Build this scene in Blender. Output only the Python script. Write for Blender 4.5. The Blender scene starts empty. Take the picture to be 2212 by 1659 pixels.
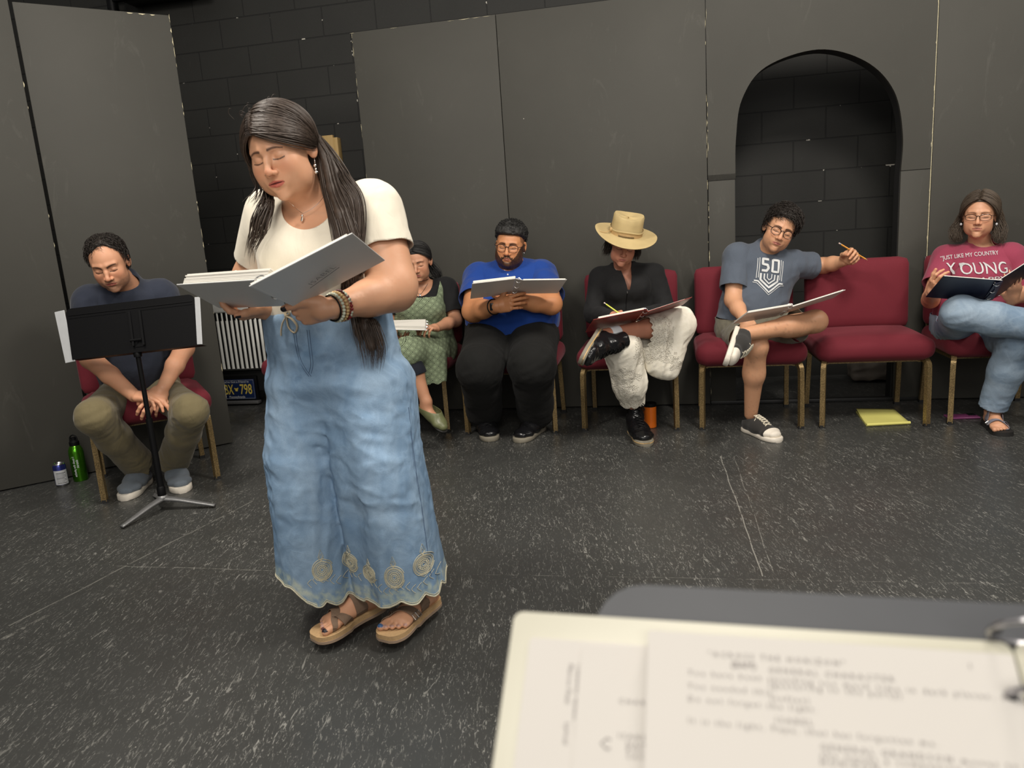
import bpy, bmesh, math, random
import numpy as np
from mathutils import Vector, Matrix, Euler
random.seed(7); np.random.seed(7)
scene = bpy.context.scene
COL = scene.collection
R = math.radians

# ---------------------------------------------------------------- camera
W, H = 2212, 1659
FPX = 1600.0
CAM_H = 1.16
CAM = np.array([0.0, 0.0, CAM_H])
_vp = np.array([1635.0 - W/2, 8490.0 - H/2])          # where plumb lines meet below the frame
_up = -np.array([_vp[0], -_vp[1], -FPX]); _up /= np.linalg.norm(_up)
_fw = np.array([0, 0, -1.0]); _fw -= _up*_fw.dot(_up); _fw /= np.linalg.norm(_fw)
CR = np.array([np.cross(_fw, _up), _fw, _up])          # camera axes -> world axes
cam_data = bpy.data.cameras.new('camera')
cam_data.sensor_fit = 'HORIZONTAL'; cam_data.sensor_width = 36.0
cam_data.lens = 36.0*FPX/W
cam_data.dof.use_dof = True
cam_data.dof.focus_distance = 2.9
cam_data.dof.aperture_fstop = 5.6
cam_data.clip_start = 0.02
cam = bpy.data.objects.new('camera', cam_data); COL.objects.link(cam)
M4 = Matrix([[*CR[i], 0] for i in range(3)] + [[0, 0, 0, 1]])
M4.translation = Vector((0, 0, CAM_H))
cam.matrix_world = M4
scene.camera = cam

# ---------------------------------------------------------------- world, lights, exposure
world = bpy.data.worlds.new('world'); scene.world = world; world.use_nodes = True
world.node_tree.nodes['Background'].inputs[0].default_value = (1.0, 0.96, 0.91, 1)
world.node_tree.nodes['Background'].inputs[1].default_value = 0.30
scene.view_settings.view_transform = 'Standard'
scene.view_settings.look = 'None'
scene.view_settings.gamma = 1.0
scene.view_settings.use_curve_mapping = False
scene.view_settings.exposure = 0.12

def area(name, x, y, z, sx, sy, power, tx, ty, tz, col=(1.0, 0.935, 0.845)):
    l = bpy.data.lights.new(name, 'AREA'); l.shape = 'RECTANGLE'; l.size = sx; l.size_y = sy
    l.energy = power; l.color = col
    o = bpy.data.objects.new(name, l); COL.objects.link(o); o.location = (x, y, z)
    d = Vector((tx - x, ty - y, tz - z)); o.rotation_euler = d.to_track_quat('-Z', 'Y').to_euler()
    return o
area('work_or_fill_light', -1.5, 1.9, 3.45, 0.6, 0.6, 60, -1.3, 3.4, 0.2)
area('work_or_fill_light', 1.3, 1.8, 3.45, 0.6, 0.6, 72, 1.1, 3.8, 0.2)
area('work_or_fill_light', 3.9, 1.9, 3.45, 0.6, 0.6, 38, 2.8, 3.6, 0.2)
area('work_or_fill_light', -0.3, -0.9, 3.45, 1.2, 0.8, 54, 0.0, 2.4, 0.7)
area('work_or_fill_light', 0.0, -3.4, 2.8, 4.0, 1.2, 66, 0.0, 3.0, 0.9, (1.0, 0.955, 0.90))  # unseen fill light added behind the camera to brighten what faces it

# ---------------------------------------------------------------- pixel -> place helpers (real positions on planes of the room)
def ray(px, py):
    return CR @ np.array([px - W/2, -(py - H/2), -FPX])
def atY(px, py, Y):
    r = ray(px, py); return CAM + r*(Y/r[1])
def atZ(px, py, Z=0.0):
    r = ray(px, py); return CAM + r*((Z - CAM_H)/r[2])
def proj(p):
    c = CR.T @ (np.array(p, float) - CAM); return W/2 + FPX*c[0]/-c[2], H/2 - FPX*c[1]/-c[2]

# ---------------------------------------------------------------- object helpers
def tag(o, label=None, cat=None, group=None, kind=None):
    if label: o['label'] = label
    if cat: o['category'] = cat
    if group: o['group'] = group
    if kind: o['kind'] = kind
    return o
def empty(name, loc=(0, 0, 0), rotz=0.0, label=None, cat=None, group=None):
    o = bpy.data.objects.new(name, None); COL.objects.link(o); o.location = loc; o.rotation_euler = (0, 0, rotz)
    o.empty_display_size = 0.1
    bpy.context.view_layer.update()
    return tag(o, label, cat, group)
def link_mesh(name, me, m=None, parent=None, world=False):
    o = bpy.data.objects.new(name, me); COL.objects.link(o)
    if m is not None: me.materials.append(m)
    if parent is not None:
        o.parent = parent
        if parent.get('at_world'): o.matrix_parent_inverse = Matrix.Translation(parent.location).inverted()
        if world:
            bpy.context.view_layer.update()
            o.matrix_parent_inverse = parent.matrix_world.inverted()
    return o
def np_mesh(name, V, F, m=None, parent=None, world=False, smooth=True, cols=None):
    me = bpy.data.meshes.new(name)
    V = np.asarray(V, dtype=np.float32)
    if isinstance(F, np.ndarray):
        n = F.shape[1]
        me.vertices.add(len(V)); me.vertices.foreach_set('co', V.ravel())
        me.loops.add(F.size); me.loops.foreach_set('vertex_index', F.ravel().astype(np.int32))
        me.polygons.add(len(F)); me.polygons.foreach_set('loop_start', np.arange(0, F.size, n, dtype=np.int32))
        me.polygons.foreach_set('loop_total', np.full(len(F), n, dtype=np.int32))
        me.update(calc_edges=True); me.validate()
    else:
        me.from_pydata([tuple(v) for v in V], [], F); me.update()
    if smooth: me.polygons.foreach_set('use_smooth', np.ones(len(me.polygons), dtype=bool))
    if cols is not None:
        a = me.color_attributes.new('Col', 'FLOAT_COLOR', 'POINT')
        c = np.ones((len(V), 4), dtype=np.float32); c[:, :3] = cols
        a.data.foreach_set('color', c.ravel())
    return link_mesh(name, me, m, parent, world)
def bm_obj(name, bm, m=None, parent=None, world=False, smooth=False):
    me = bpy.data.meshes.new(name)
    bmesh.ops.recalc_face_normals(bm, faces=bm.faces[:])
    bm.to_mesh(me); bm.free()
    if smooth:
        me.polygons.foreach_set('use_smooth', np.ones(len(me.polygons), dtype=bool))
        if smooth == 'auto':
            try: me.set_sharp_from_angle(angle=R(38))
            except Exception: pass
    return link_mesh(name, me, m, parent, world)
def bm_box(bm, c, s, r=0.0, seg=2, mat=None):
    t = bmesh.new()
    bmesh.ops.create_cube(t, size=1.0)
    bmesh.ops.scale(t, vec=Vector(s), verts=t.verts)
    if r > 0: bmesh.ops.bevel(t, geom=t.edges[:], offset=r, segments=seg, profile=0.5, affect='EDGES')
    bmesh.ops.translate(t, vec=Vector(c), verts=t.verts)
    if mat is not None: bmesh.ops.transform(t, matrix=mat, verts=t.verts)
    me = bpy.data.meshes.new('t'); t.to_mesh(me); t.free(); bm.from_mesh(me); bpy.data.meshes.remove(me)
    return bm
def box(name, c, s, m, parent=None, r=0.0, seg=2, mat=None, world=False):
    bm = bmesh.new(); bm_box(bm, c, s, r, seg, mat)
    return bm_obj(name, bm, m, parent, world, smooth='auto' if r > 0 else False)
def sweep_arrays(path, rad, n=8, square=False, caps=True, flat=None, up=None):
    """tube along a polyline; rad scalar or per point; flat = (a, b) section half sizes multipliers"""
    P = np.asarray(path, float); m = len(P)
    rad = np.full(m, rad) if np.isscalar(rad) else np.asarray(rad, float)
    T = np.gradient(P, axis=0); T /= np.linalg.norm(T, axis=1)[:, None] + 1e-12
    u = np.array(up, float) if up is not None else (np.array([0, 0, 1.0]) if abs(T[0][2]) < 0.9 else np.array([1.0, 0, 0]))
    V = []; 
    a0 = np.cross(u, T[0]); a0 /= np.linalg.norm(a0) + 1e-12
    for i in range(m):
        a0 = a0 - T[i]*a0.dot(T[i]); a0 /= np.linalg.norm(a0) + 1e-12
        b0 = np.cross(T[i], a0)
        if square:
            offs = [(-1, -1), (1, -1), (1, 1), (-1, 1)]
        else:
            offs = [(math.cos(2*math.pi*k/n), math.sin(2*math.pi*k/n)) for k in range(n)]
        fa, fb = flat if flat else (1, 1)
        for ca, cb in offs: V.append(P[i] + rad[i]*(fa*ca*a0 + fb*cb*b0))
    n = 4 if square else n
    F = []
    for i in range(m-1):
        for k in range(n):
            F.append((i*n+k, i*n+(k+1) % n, (i+1)*n+(k+1) % n, (i+1)*n+k))
    if caps:
        F.append(tuple(range(n-1, -1, -1))); F.append(tuple((m-1)*n+k for k in range(n)))
    return V, F
class MB:
    def __init__(s): s.V = []; s.F = []
    def add(s, V, F):
        o = len(s.V); s.V.extend([tuple(v) for v in V]); s.F.extend([tuple(i+o for i in f) for f in F]); return s
    def tube(s, path, rad, **k): return s.add(*sweep_arrays(path, rad, **k))
    def lathe(s, prof, n=32, c=(0, 0, 0)):
        V = []; F = []
        for r_, z_ in prof:
            for k in range(n):
                a = 2*math.pi*k/n; V.append((c[0]+r_*math.cos(a), c[1]+r_*math.sin(a), c[2]+z_))
        for i in range(len(prof)-1):
            for k in range(n):
                F.append((i*n+k, i*n+(k+1) % n, (i+1)*n+(k+1) % n, (i+1)*n+k))
        return s.add(V, F)
    def ball(s, c, r, n=10, sc=(1, 1, 1)):
        V = []; F = []
        m = n//2+1
        for i in range(m):
            t = math.pi*i/(m-1)
            for k in range(n):
                a = 2*math.pi*k/n
                V.append((c[0]+r*sc[0]*math.sin(t)*math.cos(a), c[1]+r*sc[1]*math.sin(t)*math.sin(a), c[2]+r*sc[2]*math.cos(t)))
        for i in range(m-1):
            for k in range(n): F.append((i*n+k, (i+1)*n+k, (i+1)*n+(k+1) % n, i*n+(k+1) % n))
        return s.add(V, F)
    def quad(s, a, b, c, d): return s.add([a, b, c, d], [(0, 1, 2, 3)])
    def build(s, name, m, parent=None, world=False, smooth=True, sharp=40):
        me = bpy.data.meshes.new(name); me.from_pydata(s.V, [], s.F); me.update(); 
        bm = bmesh.new(); bm.from_mesh(me); bmesh.ops.recalc_face_normals(bm, faces=bm.faces[:]); bm.to_mesh(me); bm.free()
        if smooth:
            me.polygons.foreach_set('use_smooth', np.ones(len(me.polygons), dtype=bool))
            if sharp: me.set_sharp_from_angle(angle=R(sharp))
        return link_mesh(name, me, m, parent, world)
def smooth_path(pts, n=8):
    """Catmull-Rom through the points"""
    P = [np.array(p, float) for p in pts]; P = [2*P[0]-P[1]] + P + [2*P[-1]-P[-2]]
    out = []
    for i in range(1, len(P)-2):
        for k in range(n):
            t = k/n
            out.append(0.5*((2*P[i]) + (-P[i-1]+P[i+1])*t + (2*P[i-1]-5*P[i]+4*P[i+1]-P[i+2])*t*t + (-P[i-1]+3*P[i]-3*P[i+1]+P[i+2])*t**3))
    out.append(P[-2]); return np.array(out)
def frame_mat(o, x, y=None, z=None):
    """matrix from an origin, an x direction and a rough y (or z) direction"""
    x = Vector(x).normalized()
    if y is not None:
        y = Vector(y); z = x.cross(y).normalized(); y = z.cross(x)
    else:
        z = Vector(z); y = z.cross(x).normalized(); z = x.cross(y)
    M = Matrix.Identity(4)
    for i in range(3): M[i][0] = x[i]; M[i][1] = y[i]; M[i][2] = z[i]; M[i][3] = o[i]
    return M
def flat_quad(px, Y):
    """a true flat parallelogram (TL TR BR BL) through four sight lines at the given depths"""
    p = [atY(*q, y) for q, y in zip(px, Y)]; c = sum(p)/4; e = ((p[1]-p[0])+(p[2]-p[3]))/4; f = ((p[3]-p[0])+(p[2]-p[1]))/4
    return [c-e-f, c+e-f, c+e+f, c-e+f]
def text_obj(name, body, size, m, parent, mat, align='LEFT', extrude=0.0002, spacing=1.0, line=1.0, shear=0.0, fn=None, offset=0.0, res=3, fine=0.0):
    cu = bpy.data.curves.new(name, 'FONT'); cu.body = body; cu.size = size; cu.align_x = align
    cu.extrude = extrude; cu.space_character = spacing; cu.space_line = line; cu.shear = shear; cu.resolution_u = res; cu.offset = offset
    t = bpy.data.objects.new(name, cu); COL.objects.link(t)
    dg = bpy.context.evaluated_depsgraph_get(); dg.update()
    me = bpy.data.meshes.new_from_object(t.evaluated_get(dg)); 
    COL.objects.unlink(t); bpy.data.objects.remove(t); bpy.data.curves.remove(cu)
    me.name = name
    if fine:
        bm = bmesh.new(); bm.from_mesh(me); bmesh.ops.triangulate(bm, faces=bm.faces[:])
        for _ in range(5):
            ed = [e for e in bm.edges if e.calc_length() > fine]
            if not ed: break
            bmesh.ops.subdivide_edges(bm, edges=ed, cuts=1); bmesh.ops.triangulate(bm, faces=bm.faces[:])
        bm.to_mesh(me); bm.free()
    if fn is None: me.transform(mat)
    else:
        n = len(me.vertices); a = np.empty(n*3, np.float32); me.vertices.foreach_get('co', a); a = a.reshape(-1, 3)
        me.vertices.foreach_set('co', np.asarray(fn(a), np.float32).ravel()); me.update()
    me.materials.clear()
    return link_mesh(name, me, m, parent, world=False)

# ---------------------------------------------------------------- materials
def srgb(r, g, b):
    f = lambda c: (c/255/12.92 if c/255 <= 0.04045 else ((c/255+0.055)/1.055)**2.4)
    return (f(r), f(g), f(b))
class NT:
    def __init__(s, name):
        s.m = bpy.data.materials.new(name); s.m.use_nodes = True; s.t = s.m.node_tree; s.N = s.t.nodes; s.L = s.t.links
        s.b = s.N['Principled BSDF']; s._tc = None
    def n(s, ty, **kw):
        o = s.N.new(ty)
        for k, v in kw.items(): setattr(o, k, v)
        return o
    def ln(s, a, b): s.L.new(a, b)
    def set(s, sock, v):
        if hasattr(v, 'is_linked') or hasattr(v, 'links'): s.ln(v, sock)
        elif isinstance(v, (tuple, list)) and len(v) == 3 and sock.type == 'RGBA': sock.default_value = (*v, 1)
        else: sock.default_value = v
    def coord(s, kind='Object', scale=(1, 1, 1), loc=(0, 0, 0), rot=(0, 0, 0)):
        tc = s.n('ShaderNodeTexCoord'); mp = s.n('ShaderNodeMapping')
        s.ln(tc.outputs[kind], mp.inputs[0]); mp.inputs['Scale'].default_value = scale; mp.inputs['Location'].default_value = loc; mp.inputs['Rotation'].default_value = rot
        return mp.outputs[0]
    def noise(s, vec=None, scale=5, detail=3, rough=0.5, dist=0.0):
        o = s.n('ShaderNodeTexNoise'); o.inputs['Scale'].default_value = scale; o.inputs['Detail'].default_value = detail
        o.inputs['Roughness'].default_value = rough; o.inputs['Distortion'].default_value = dist
        if vec is not None: s.ln(vec, o.inputs['Vector'])
        return o.outputs[0]
    def vor(s, vec=None, scale=5, feature='F1', out=0, rand=1.0):
        o = s.n('ShaderNodeTexVoronoi', feature=feature); o.inputs['Scale'].default_value = scale; o.inputs['Randomness'].default_value = rand
        if vec is not None: s.ln(vec, o.inputs['Vector'])
        return o.outputs[out]
    def ramp(s, v, stops):
        o = s.n('ShaderNodeValToRGB'); e = o.color_ramp.elements
        while len(e) < len(stops): e.new(0.5)
        for k, (p, c) in enumerate(stops):
            e[k].position = p; e[k].color = (c, c, c, 1) if isinstance(c, (int, float)) else (*c, 1)
        s.ln(v, o.inputs[0]); return o.outputs[0]
    def mix(s, f, a, b, blend='MIX'):
        o = s.n('ShaderNodeMix', data_type='RGBA', blend_type=blend)
        s.set(o.inputs[0], f); s.set(o.inputs[6], a); s.set(o.inputs[7], b); return o.outputs[2]
    def math(s, op, a, b=0.0, c=None, clamp=False):
        o = s.n('ShaderNodeMath', operation=op); o.use_clamp = clamp; s.set(o.inputs[0], a); s.set(o.inputs[1], b)
        if c is not None: s.set(o.inputs[2], c)
        return o.outputs[0]
    def sep(s, v):
        o = s.n('ShaderNodeSeparateXYZ'); s.ln(v, o.inputs[0]); return o.outputs
    def comb(s, x, y, z=0.0):
        o = s.n('ShaderNodeCombineXYZ'); s.set(o.inputs[0], x); s.set(o.inputs[1], y); s.set(o.inputs[2], z); return o.outputs[0]
    def bump(s, h, strength=0.3, dist=0.01, normal=None):
        o = s.n('ShaderNodeBump'); o.inputs['Strength'].default_value = strength; o.inputs['Distance'].default_value = dist
        s.ln(h, o.inputs['Height'])
        if normal is not None: s.ln(normal, o.inputs['Normal'])
        return o.outputs[0]
    def attr(s, name='Col'):
        o = s.n('ShaderNodeVertexColor'); o.layer_name = name; return o.outputs[0]
    def out(s, col=None, rough=0.6, metal=0.0, normal=None, spec=None, **kw):
        if col is not None: s.set(s.b.inputs['Base Color'], col)
        s.set(s.b.inputs['Roughness'], rough); s.set(s.b.inputs['Metallic'], metal)
        if normal is not None: s.ln(normal, s.b.inputs['Normal'])
        if spec is not None: s.b.inputs['Specular IOR Level'].default_value = spec
        for k, v in kw.items(): s.set(s.b.inputs[k], v)
        return s.m
def plain(name, col, rough=0.6, metal=0.0, nscale=40, var=0.12, bump=0.1, spec=None, **kw):
    t = NT(name); c = t.coord()
    n = t.noise(c, nscale, 4)
    colr = t.mix(n, tuple(x*(1-var) for x in col), tuple(min(1, x*(1+var)) for x in col))
    return t.out(colr, rough, metal, t.bump(n, bump, 0.002), spec, **kw)
def fabric(name, col, scale=420, var=0.18, bump=0.35, rough=0.9, fold=0.0, sheen=0.15):
    t = NT(name); c = t.coord()
    w = t.noise(c, scale, 2, 0.7); big = t.noise(c, 9, 3)
    colr = t.mix(w, tuple(x*(1-var) for x in col), tuple(min(1, x*(1+var)) for x in col))
    nrm = t.bump(w, bump, 0.001)
    if fold > 0:
        nrm = t.bump(t.noise(t.coord(scale=(1, 1, 0.5)), 14, 3, 0.5, 0.8), fold, 0.02, nrm)
    m = t.out(colr, rough, 0, nrm, 0.25); t.b.inputs['Sheen Weight'].default_value = sheen; t.b.inputs['Sheen Roughness'].default_value = 0.5
    return m
M = {}
# ================================================================ materials of the room
def flat_material():
    t = NT('black_flat_paint'); c = t.coord()
    n = t.noise(c, 1.6, 4, 0.6); n2 = t.noise(c, 160, 3, 0.7)
    col = t.mix(n, (0.043, 0.0415, 0.0355), (0.062, 0.060, 0.051))
    # scuffs of grey dust and rubbed paint
    sc = t.noise(t.coord(scale=(1.0, 1, 0.35), rot=(0, R(28), 0)), 7, 6, 0.75, 1.2)
    scm = t.ramp(sc, [(0.60, 0.0), (0.80, 0.35)])
    col = t.mix(scm, col, (0.13, 0.125, 0.11))
    sp = t.vor(c, 9, out=0)
    spm = t.ramp(sp, [(0.022, 1.0), (0.034, 0.0)])
    msk = t.ramp(t.noise(c, 3.1, 2), [(0.55, 0), (0.6, 1)])
    col = t.mix(t.math('MULTIPLY', spm, msk), col, (0.55, 0.53, 0.45))
    return t.out(col, 0.62, 0, t.bump(n2, 0.25, 0.0012), 0.28)
def block_material():
    t = NT('black_block_paint'); c = t.coord(); x, y, z = t.sep(c)
    v = t.comb(x, t.math('ADD', z, 0.01), 0)
    br = t.n('ShaderNodeTexBrick'); t.ln(v, br.inputs['Vector'])
    br.inputs['Scale'].default_value = 1.0; br.inputs['Mortar Size'].default_value = 0.0045; br.inputs['Mortar Smooth'].default_value = 0.35
    br.inputs['Brick Width'].default_value = 0.406; br.inputs['Row Height'].default_value = 0.2025; br.offset = 0.5
    br.inputs['Color1'].default_value = (0.0, 0.0, 0.0, 1); br.inputs['Color2'].default_value = (1, 1, 1, 1); br.inputs['Mortar'].default_value = (0.5, 0.5, 0.5, 1)
    n = t.noise(c, 2.5, 4); col = t.mix(n, (0.019, 0.019, 0.0175), (0.028, 0.028, 0.0255))
    col = t.mix(t.math('MULTIPLY', br.outputs['Fac'], 0.75), col, (0.010, 0.010, 0.010))
    dust = t.ramp(t.noise(c, 11, 7, 0.8, 2.0), [(0.66, 0.0), (0.76, 0.6)])
    col = t.mix(dust, col, (0.16, 0.155, 0.14))
    chip = t.math('MULTIPLY', t.ramp(t.noise(c, 16, 2), [(0.68, 0), (0.70, 1)]), br.outputs['Fac'])
    col = t.mix(chip, col, (0.6, 0.57, 0.5))
    h = t.math('ADD', t.math('MULTIPLY', br.outputs['Fac'], -1.0), t.math('MULTIPLY', t.noise(c, 180, 4, 0.7), 0.22))
    return t.out(col, 0.62, 0, t.bump(h, 0.7, 0.006), 0.3)
def floor_material():
    t = NT('black_vinyl_floor'); c = t.coord()
    big = t.noise(c, 1.1, 4, 0.55)
    col = t.mix(big, (0.034, 0.0345, 0.033), (0.058, 0.059, 0.055))
    fib = None
    for k, (rt, sc, th) in enumerate([(0, (60, 14, 1), 0.60), (R(63), (64, 15, 1), 0.605), (R(118), (58, 14, 1), 0.60), (R(30), (100, 26, 1), 0.60)]):
        f = t.ramp(t.noise(t.coord(scale=sc, rot=(0, 0, rt), loc=(k*3.1, k, 0)), 1.0, 5, 0.72, 1.6), [(th, 0.0), (th+0.06, 1.0)])
        fib = f if fib is None else t.math('MAXIMUM', fib, f)
    msk = t.ramp(t.noise(c, 2.3, 5, 0.65), [(0.34, 0.22), (0.62, 0.85)])
    col = t.mix(t.math('MULTIPLY', fib, msk), col, (0.30, 0.295, 0.27))
    sp = t.ramp(t.vor(c, 26), [(0.030, 1.0), (0.050, 0.0)])
    spm = t.ramp(t.noise(c, 5, 3), [(0.56, 0), (0.62, 1)])
    col = t.mix(t.math('MULTIPLY', sp, spm), col, (0.42, 0.40, 0.35))
    # long scrapes and the joins of the sheets: distance to a few lines on the floor
    x, y, z = t.sep(c)
    wob = t.math('MULTIPLY', t.math('SUBTRACT', t.noise(c, 3, 4), 0.5), 0.02)
    def line(p, q, w, strength, brk=0.45):
        nonlocal col
        p = np.array(p[:2]); q = np.array(q[:2]); L = np.linalg.norm(q-p); d = (q-p)/L; nn = np.array([-d[1], d[0]])
        s_ = t.math('ADD', t.math('MULTIPLY', x, float(d[0])), t.math('MULTIPLY', y, float(d[1])))
        s_ = t.math('SUBTRACT', s_, float(p @ d))
        a = t.math('ADD', t.math('MULTIPLY', x, float(nn[0])), t.math('MULTIPLY', y, float(nn[1])))
        a = t.math('ABSOLUTE', t.math('ADD', t.math('SUBTRACT', a, float(p @ nn)), wob))
        on = t.math('LESS_THAN', a, w)
        ins = t.math('MULTIPLY', t.math('GREATER_THAN', s_, 0.0), t.math('LESS_THAN', s_, float(L)))
        br = t.ramp(t.noise(c, 14, 5, 0.8), [(brk, 0), (brk+0.12, 1)])
        f = t.math('MULTIPLY', t.math('MULTIPLY', on, ins), t.math('MULTIPLY', br, strength))
        col = t.mix(f, col, (0.38, 0.37, 0.33))
    line(atZ(1556, 985), atZ(1648, 1245), 0.0022, 0.55, 0.35)
    line(atZ(1585, 985), atZ(1674, 1245), 0.0018, 0.4)
    line(atZ(560, 1075), atZ(20, 1352), 0.0035, 0.35, 0.4)
    line(atZ(250, 1222), atZ(625, 1234), 0.0016, 0.5, 0.4)
    line(atZ(0, 1383), atZ(110, 1325), 0.010, 0.5, 0.48)
    line(atZ(1000, 1240), atZ(2212, 1262), 0.0016, 0.25, 0.45)
    rg = t.ramp(t.noise(c, 6, 5, 0.6), [(0.3, 0.30), (0.7, 0.46)])
    nb = t.math('ADD', t.noise(c, 70, 4, 0.6), t.math('MULTIPLY', fib, 0.25))
    return t.out(col, rg, 0, t.bump(nb, 0.16, 0.0012), 0.55)
M['flat'] = flat_material(); M['block'] = block_material(); M['floor'] = floor_material()
M['black_paint'] = plain('black_satin_paint', (0.018, 0.018, 0.018), 0.45)
M['black_metal'] = plain('black_powder_coat', (0.0035, 0.0035, 0.004), 0.5, 0.0, 300, 0.2, 0.1, 0.18)
M['raw_wood'] = None
def wood_material():
    t = NT('raw_pine'); c = t.coord(scale=(14, 14, 1.2)); n = t.noise(c, 3, 4, 0.6, 2.5)
    return t.out(t.mix(n, srgb(208, 178, 118), srgb(172, 136, 80)), 0.6, 0, t.bump(n, 0.2, 0.002))
M['raw_wood'] = wood_material()
M['chip'] = plain('chipped_cream_edge', srgb(215, 205, 170), 0.7, 0, 60, 0.3)

# ================================================================ the room
B1 = np.array([0.2456, 4.7034]); DU = np.array([0.98048, -0.19661]); DN = np.array([0.19661, 0.98048])
YAW = math.atan2(DU[1], DU[0])
L1 = np.array([-2.7224, 3.7337]); DL = np.array([0.84426, 0.53594]); YAWL = math.atan2(DL[1], DL[0])
fl = box('floor', (0, 3.0, -0.05), (12, 12, 0.1), M['floor']); tag(fl, kind='structure')
GAP = 0.80
wb = bpy.data.objects  # noqa
def local_box(name, org, yaw, c, s, m, r=0.0, parent=None):
    o = box(name, c, s, m, parent, r)
    if parent is None:
        o.location = (org[0], org[1], 0); o.rotation_euler = (0, 0, yaw)
    return o
w = local_box('wall_back', B1, YAW, (0, GAP+0.1, 1.8), (9.4, 0.2, 3.6), M['block']); tag(w, kind='structure')
w = box('wall_left', (-4.75, 2.2, 1.8), (0.2, 9.0, 3.6), M['block']); tag(w, kind='structure')
w = box('wall_right', (5.15, 1.6, 1.8), (0.2, 7.8, 3.6), M['block']); tag(w, kind='structure')
def ragged_edge(u0, z0, u1, z1, y, parent, n=26, wmax=0.006, seed=1, dens=0.5):
    """small chips where paint has come off a corner"""
    rn = random.Random(seed); mb = MB()
    L = math.hypot(u1-u0, z1-z0); dx, dz = (u1-u0)/L, (z1-z0)/L; px, pz = -dz, dx
    s = 0.0
    while s < L:
        ln = rn.uniform(0.01, 0.07)
        if rn.random() < dens:
            wd = rn.uniform(0.2, 1.0)**2*wmax+0.0012
            pts = []
            k = 5
            for i in range(k+1):
                f = i/k; pts.append((s+ln*f, wd*math.sin(math.pi*min(1, max(0.05, f)))*rn.uniform(0.5, 1.1)))
            V = [(u0+dx*a, y, z0+dz*a) for a, b in pts] + [(u0+dx*a+px*b, y-0.0006, z0+dz*a+pz*b) for a, b in pts]
            F = [(i, i+1, k+2+i, k+1+i) for i in range(k)]
            mb.add(V, F)
        s += ln + rn.uniform(0.0, 0.03)
    o = mb.build('chipped_edge', M['chip'], parent, smooth=False); o['kind'] = 'stuff'; return o
def stage_flat(org, yaw, u0, u1, h, label, y0=0.0, th=0.045, r=0.002):
    e = empty('stage_flat', (org[0], org[1], 0), yaw, label, 'stage flat', 'black plywood stage flats')
    box('panel', ((u0+u1)/2, y0+th/2, h/2+0.004), (u1-u0, th, h-0.008), M['flat'], e, r)
    box('bottom_rail', ((u0+u1)/2, y0+th+0.02, 0.05), (u1-u0-0.02, 0.038, 0.088), M['black_paint'], e)
    return e
f1 = stage_flat(L1, YAWL, -1.6, 0.452, 2.43, 'black plywood stage flat cut off by the left side of the picture', y0=-0.03)
ragged_edge(0.452, 2.40, 0.452, 1.0, -0.031, f1, seed=3, wmax=0.003, dens=0.35)
f2 = stage_flat(L1, YAWL, 0.470, 1.188, 2.42, 'black plywood stage flat right behind the man at the music stand')
ragged_edge(1.188, 1.9, 1.188, 2.415, -0.001, f2, seed=4, wmax=0.008, dens=0.55)
ragged_edge(1.188, 0.02, 1.188, 1.8, -0.001, f2, seed=5, wmax=0.003, dens=0.3)
ragged_edge(1.188, 2.416, 0.95, 2.416, -0.001, f2, seed=6, wmax=0.008, dens=0.6)
f3 = stage_flat(B1, YAW, -1.105, -0.199, 2.41, 'black plywood stage flat behind the woman in green, left of the long seam')
ragged_edge(-1.105, 2.405, -1.105, 0.7, -0.001, f3, seed=7, wmax=0.0028, dens=0.35)
ragged_edge(-0.2, 2.406, -1.1, 2.406, -0.001, f3, seed=8, wmax=0.003, dens=0.3)
f4 = stage_flat(B1, YAW, -0.195, 1.006, 2.41, 'wide black plywood stage flat behind the woman in the tan hat')
ragged_edge(1.006, 2.3, 1.006, 0.2, -0.001, f4, seed=9, wmax=0.0018, dens=0.25)
f5 = stage_flat(B1, YAW, 2.223, 3.6, 2.41, 'black plywood stage flat behind the woman in the maroon shirt')
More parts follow.
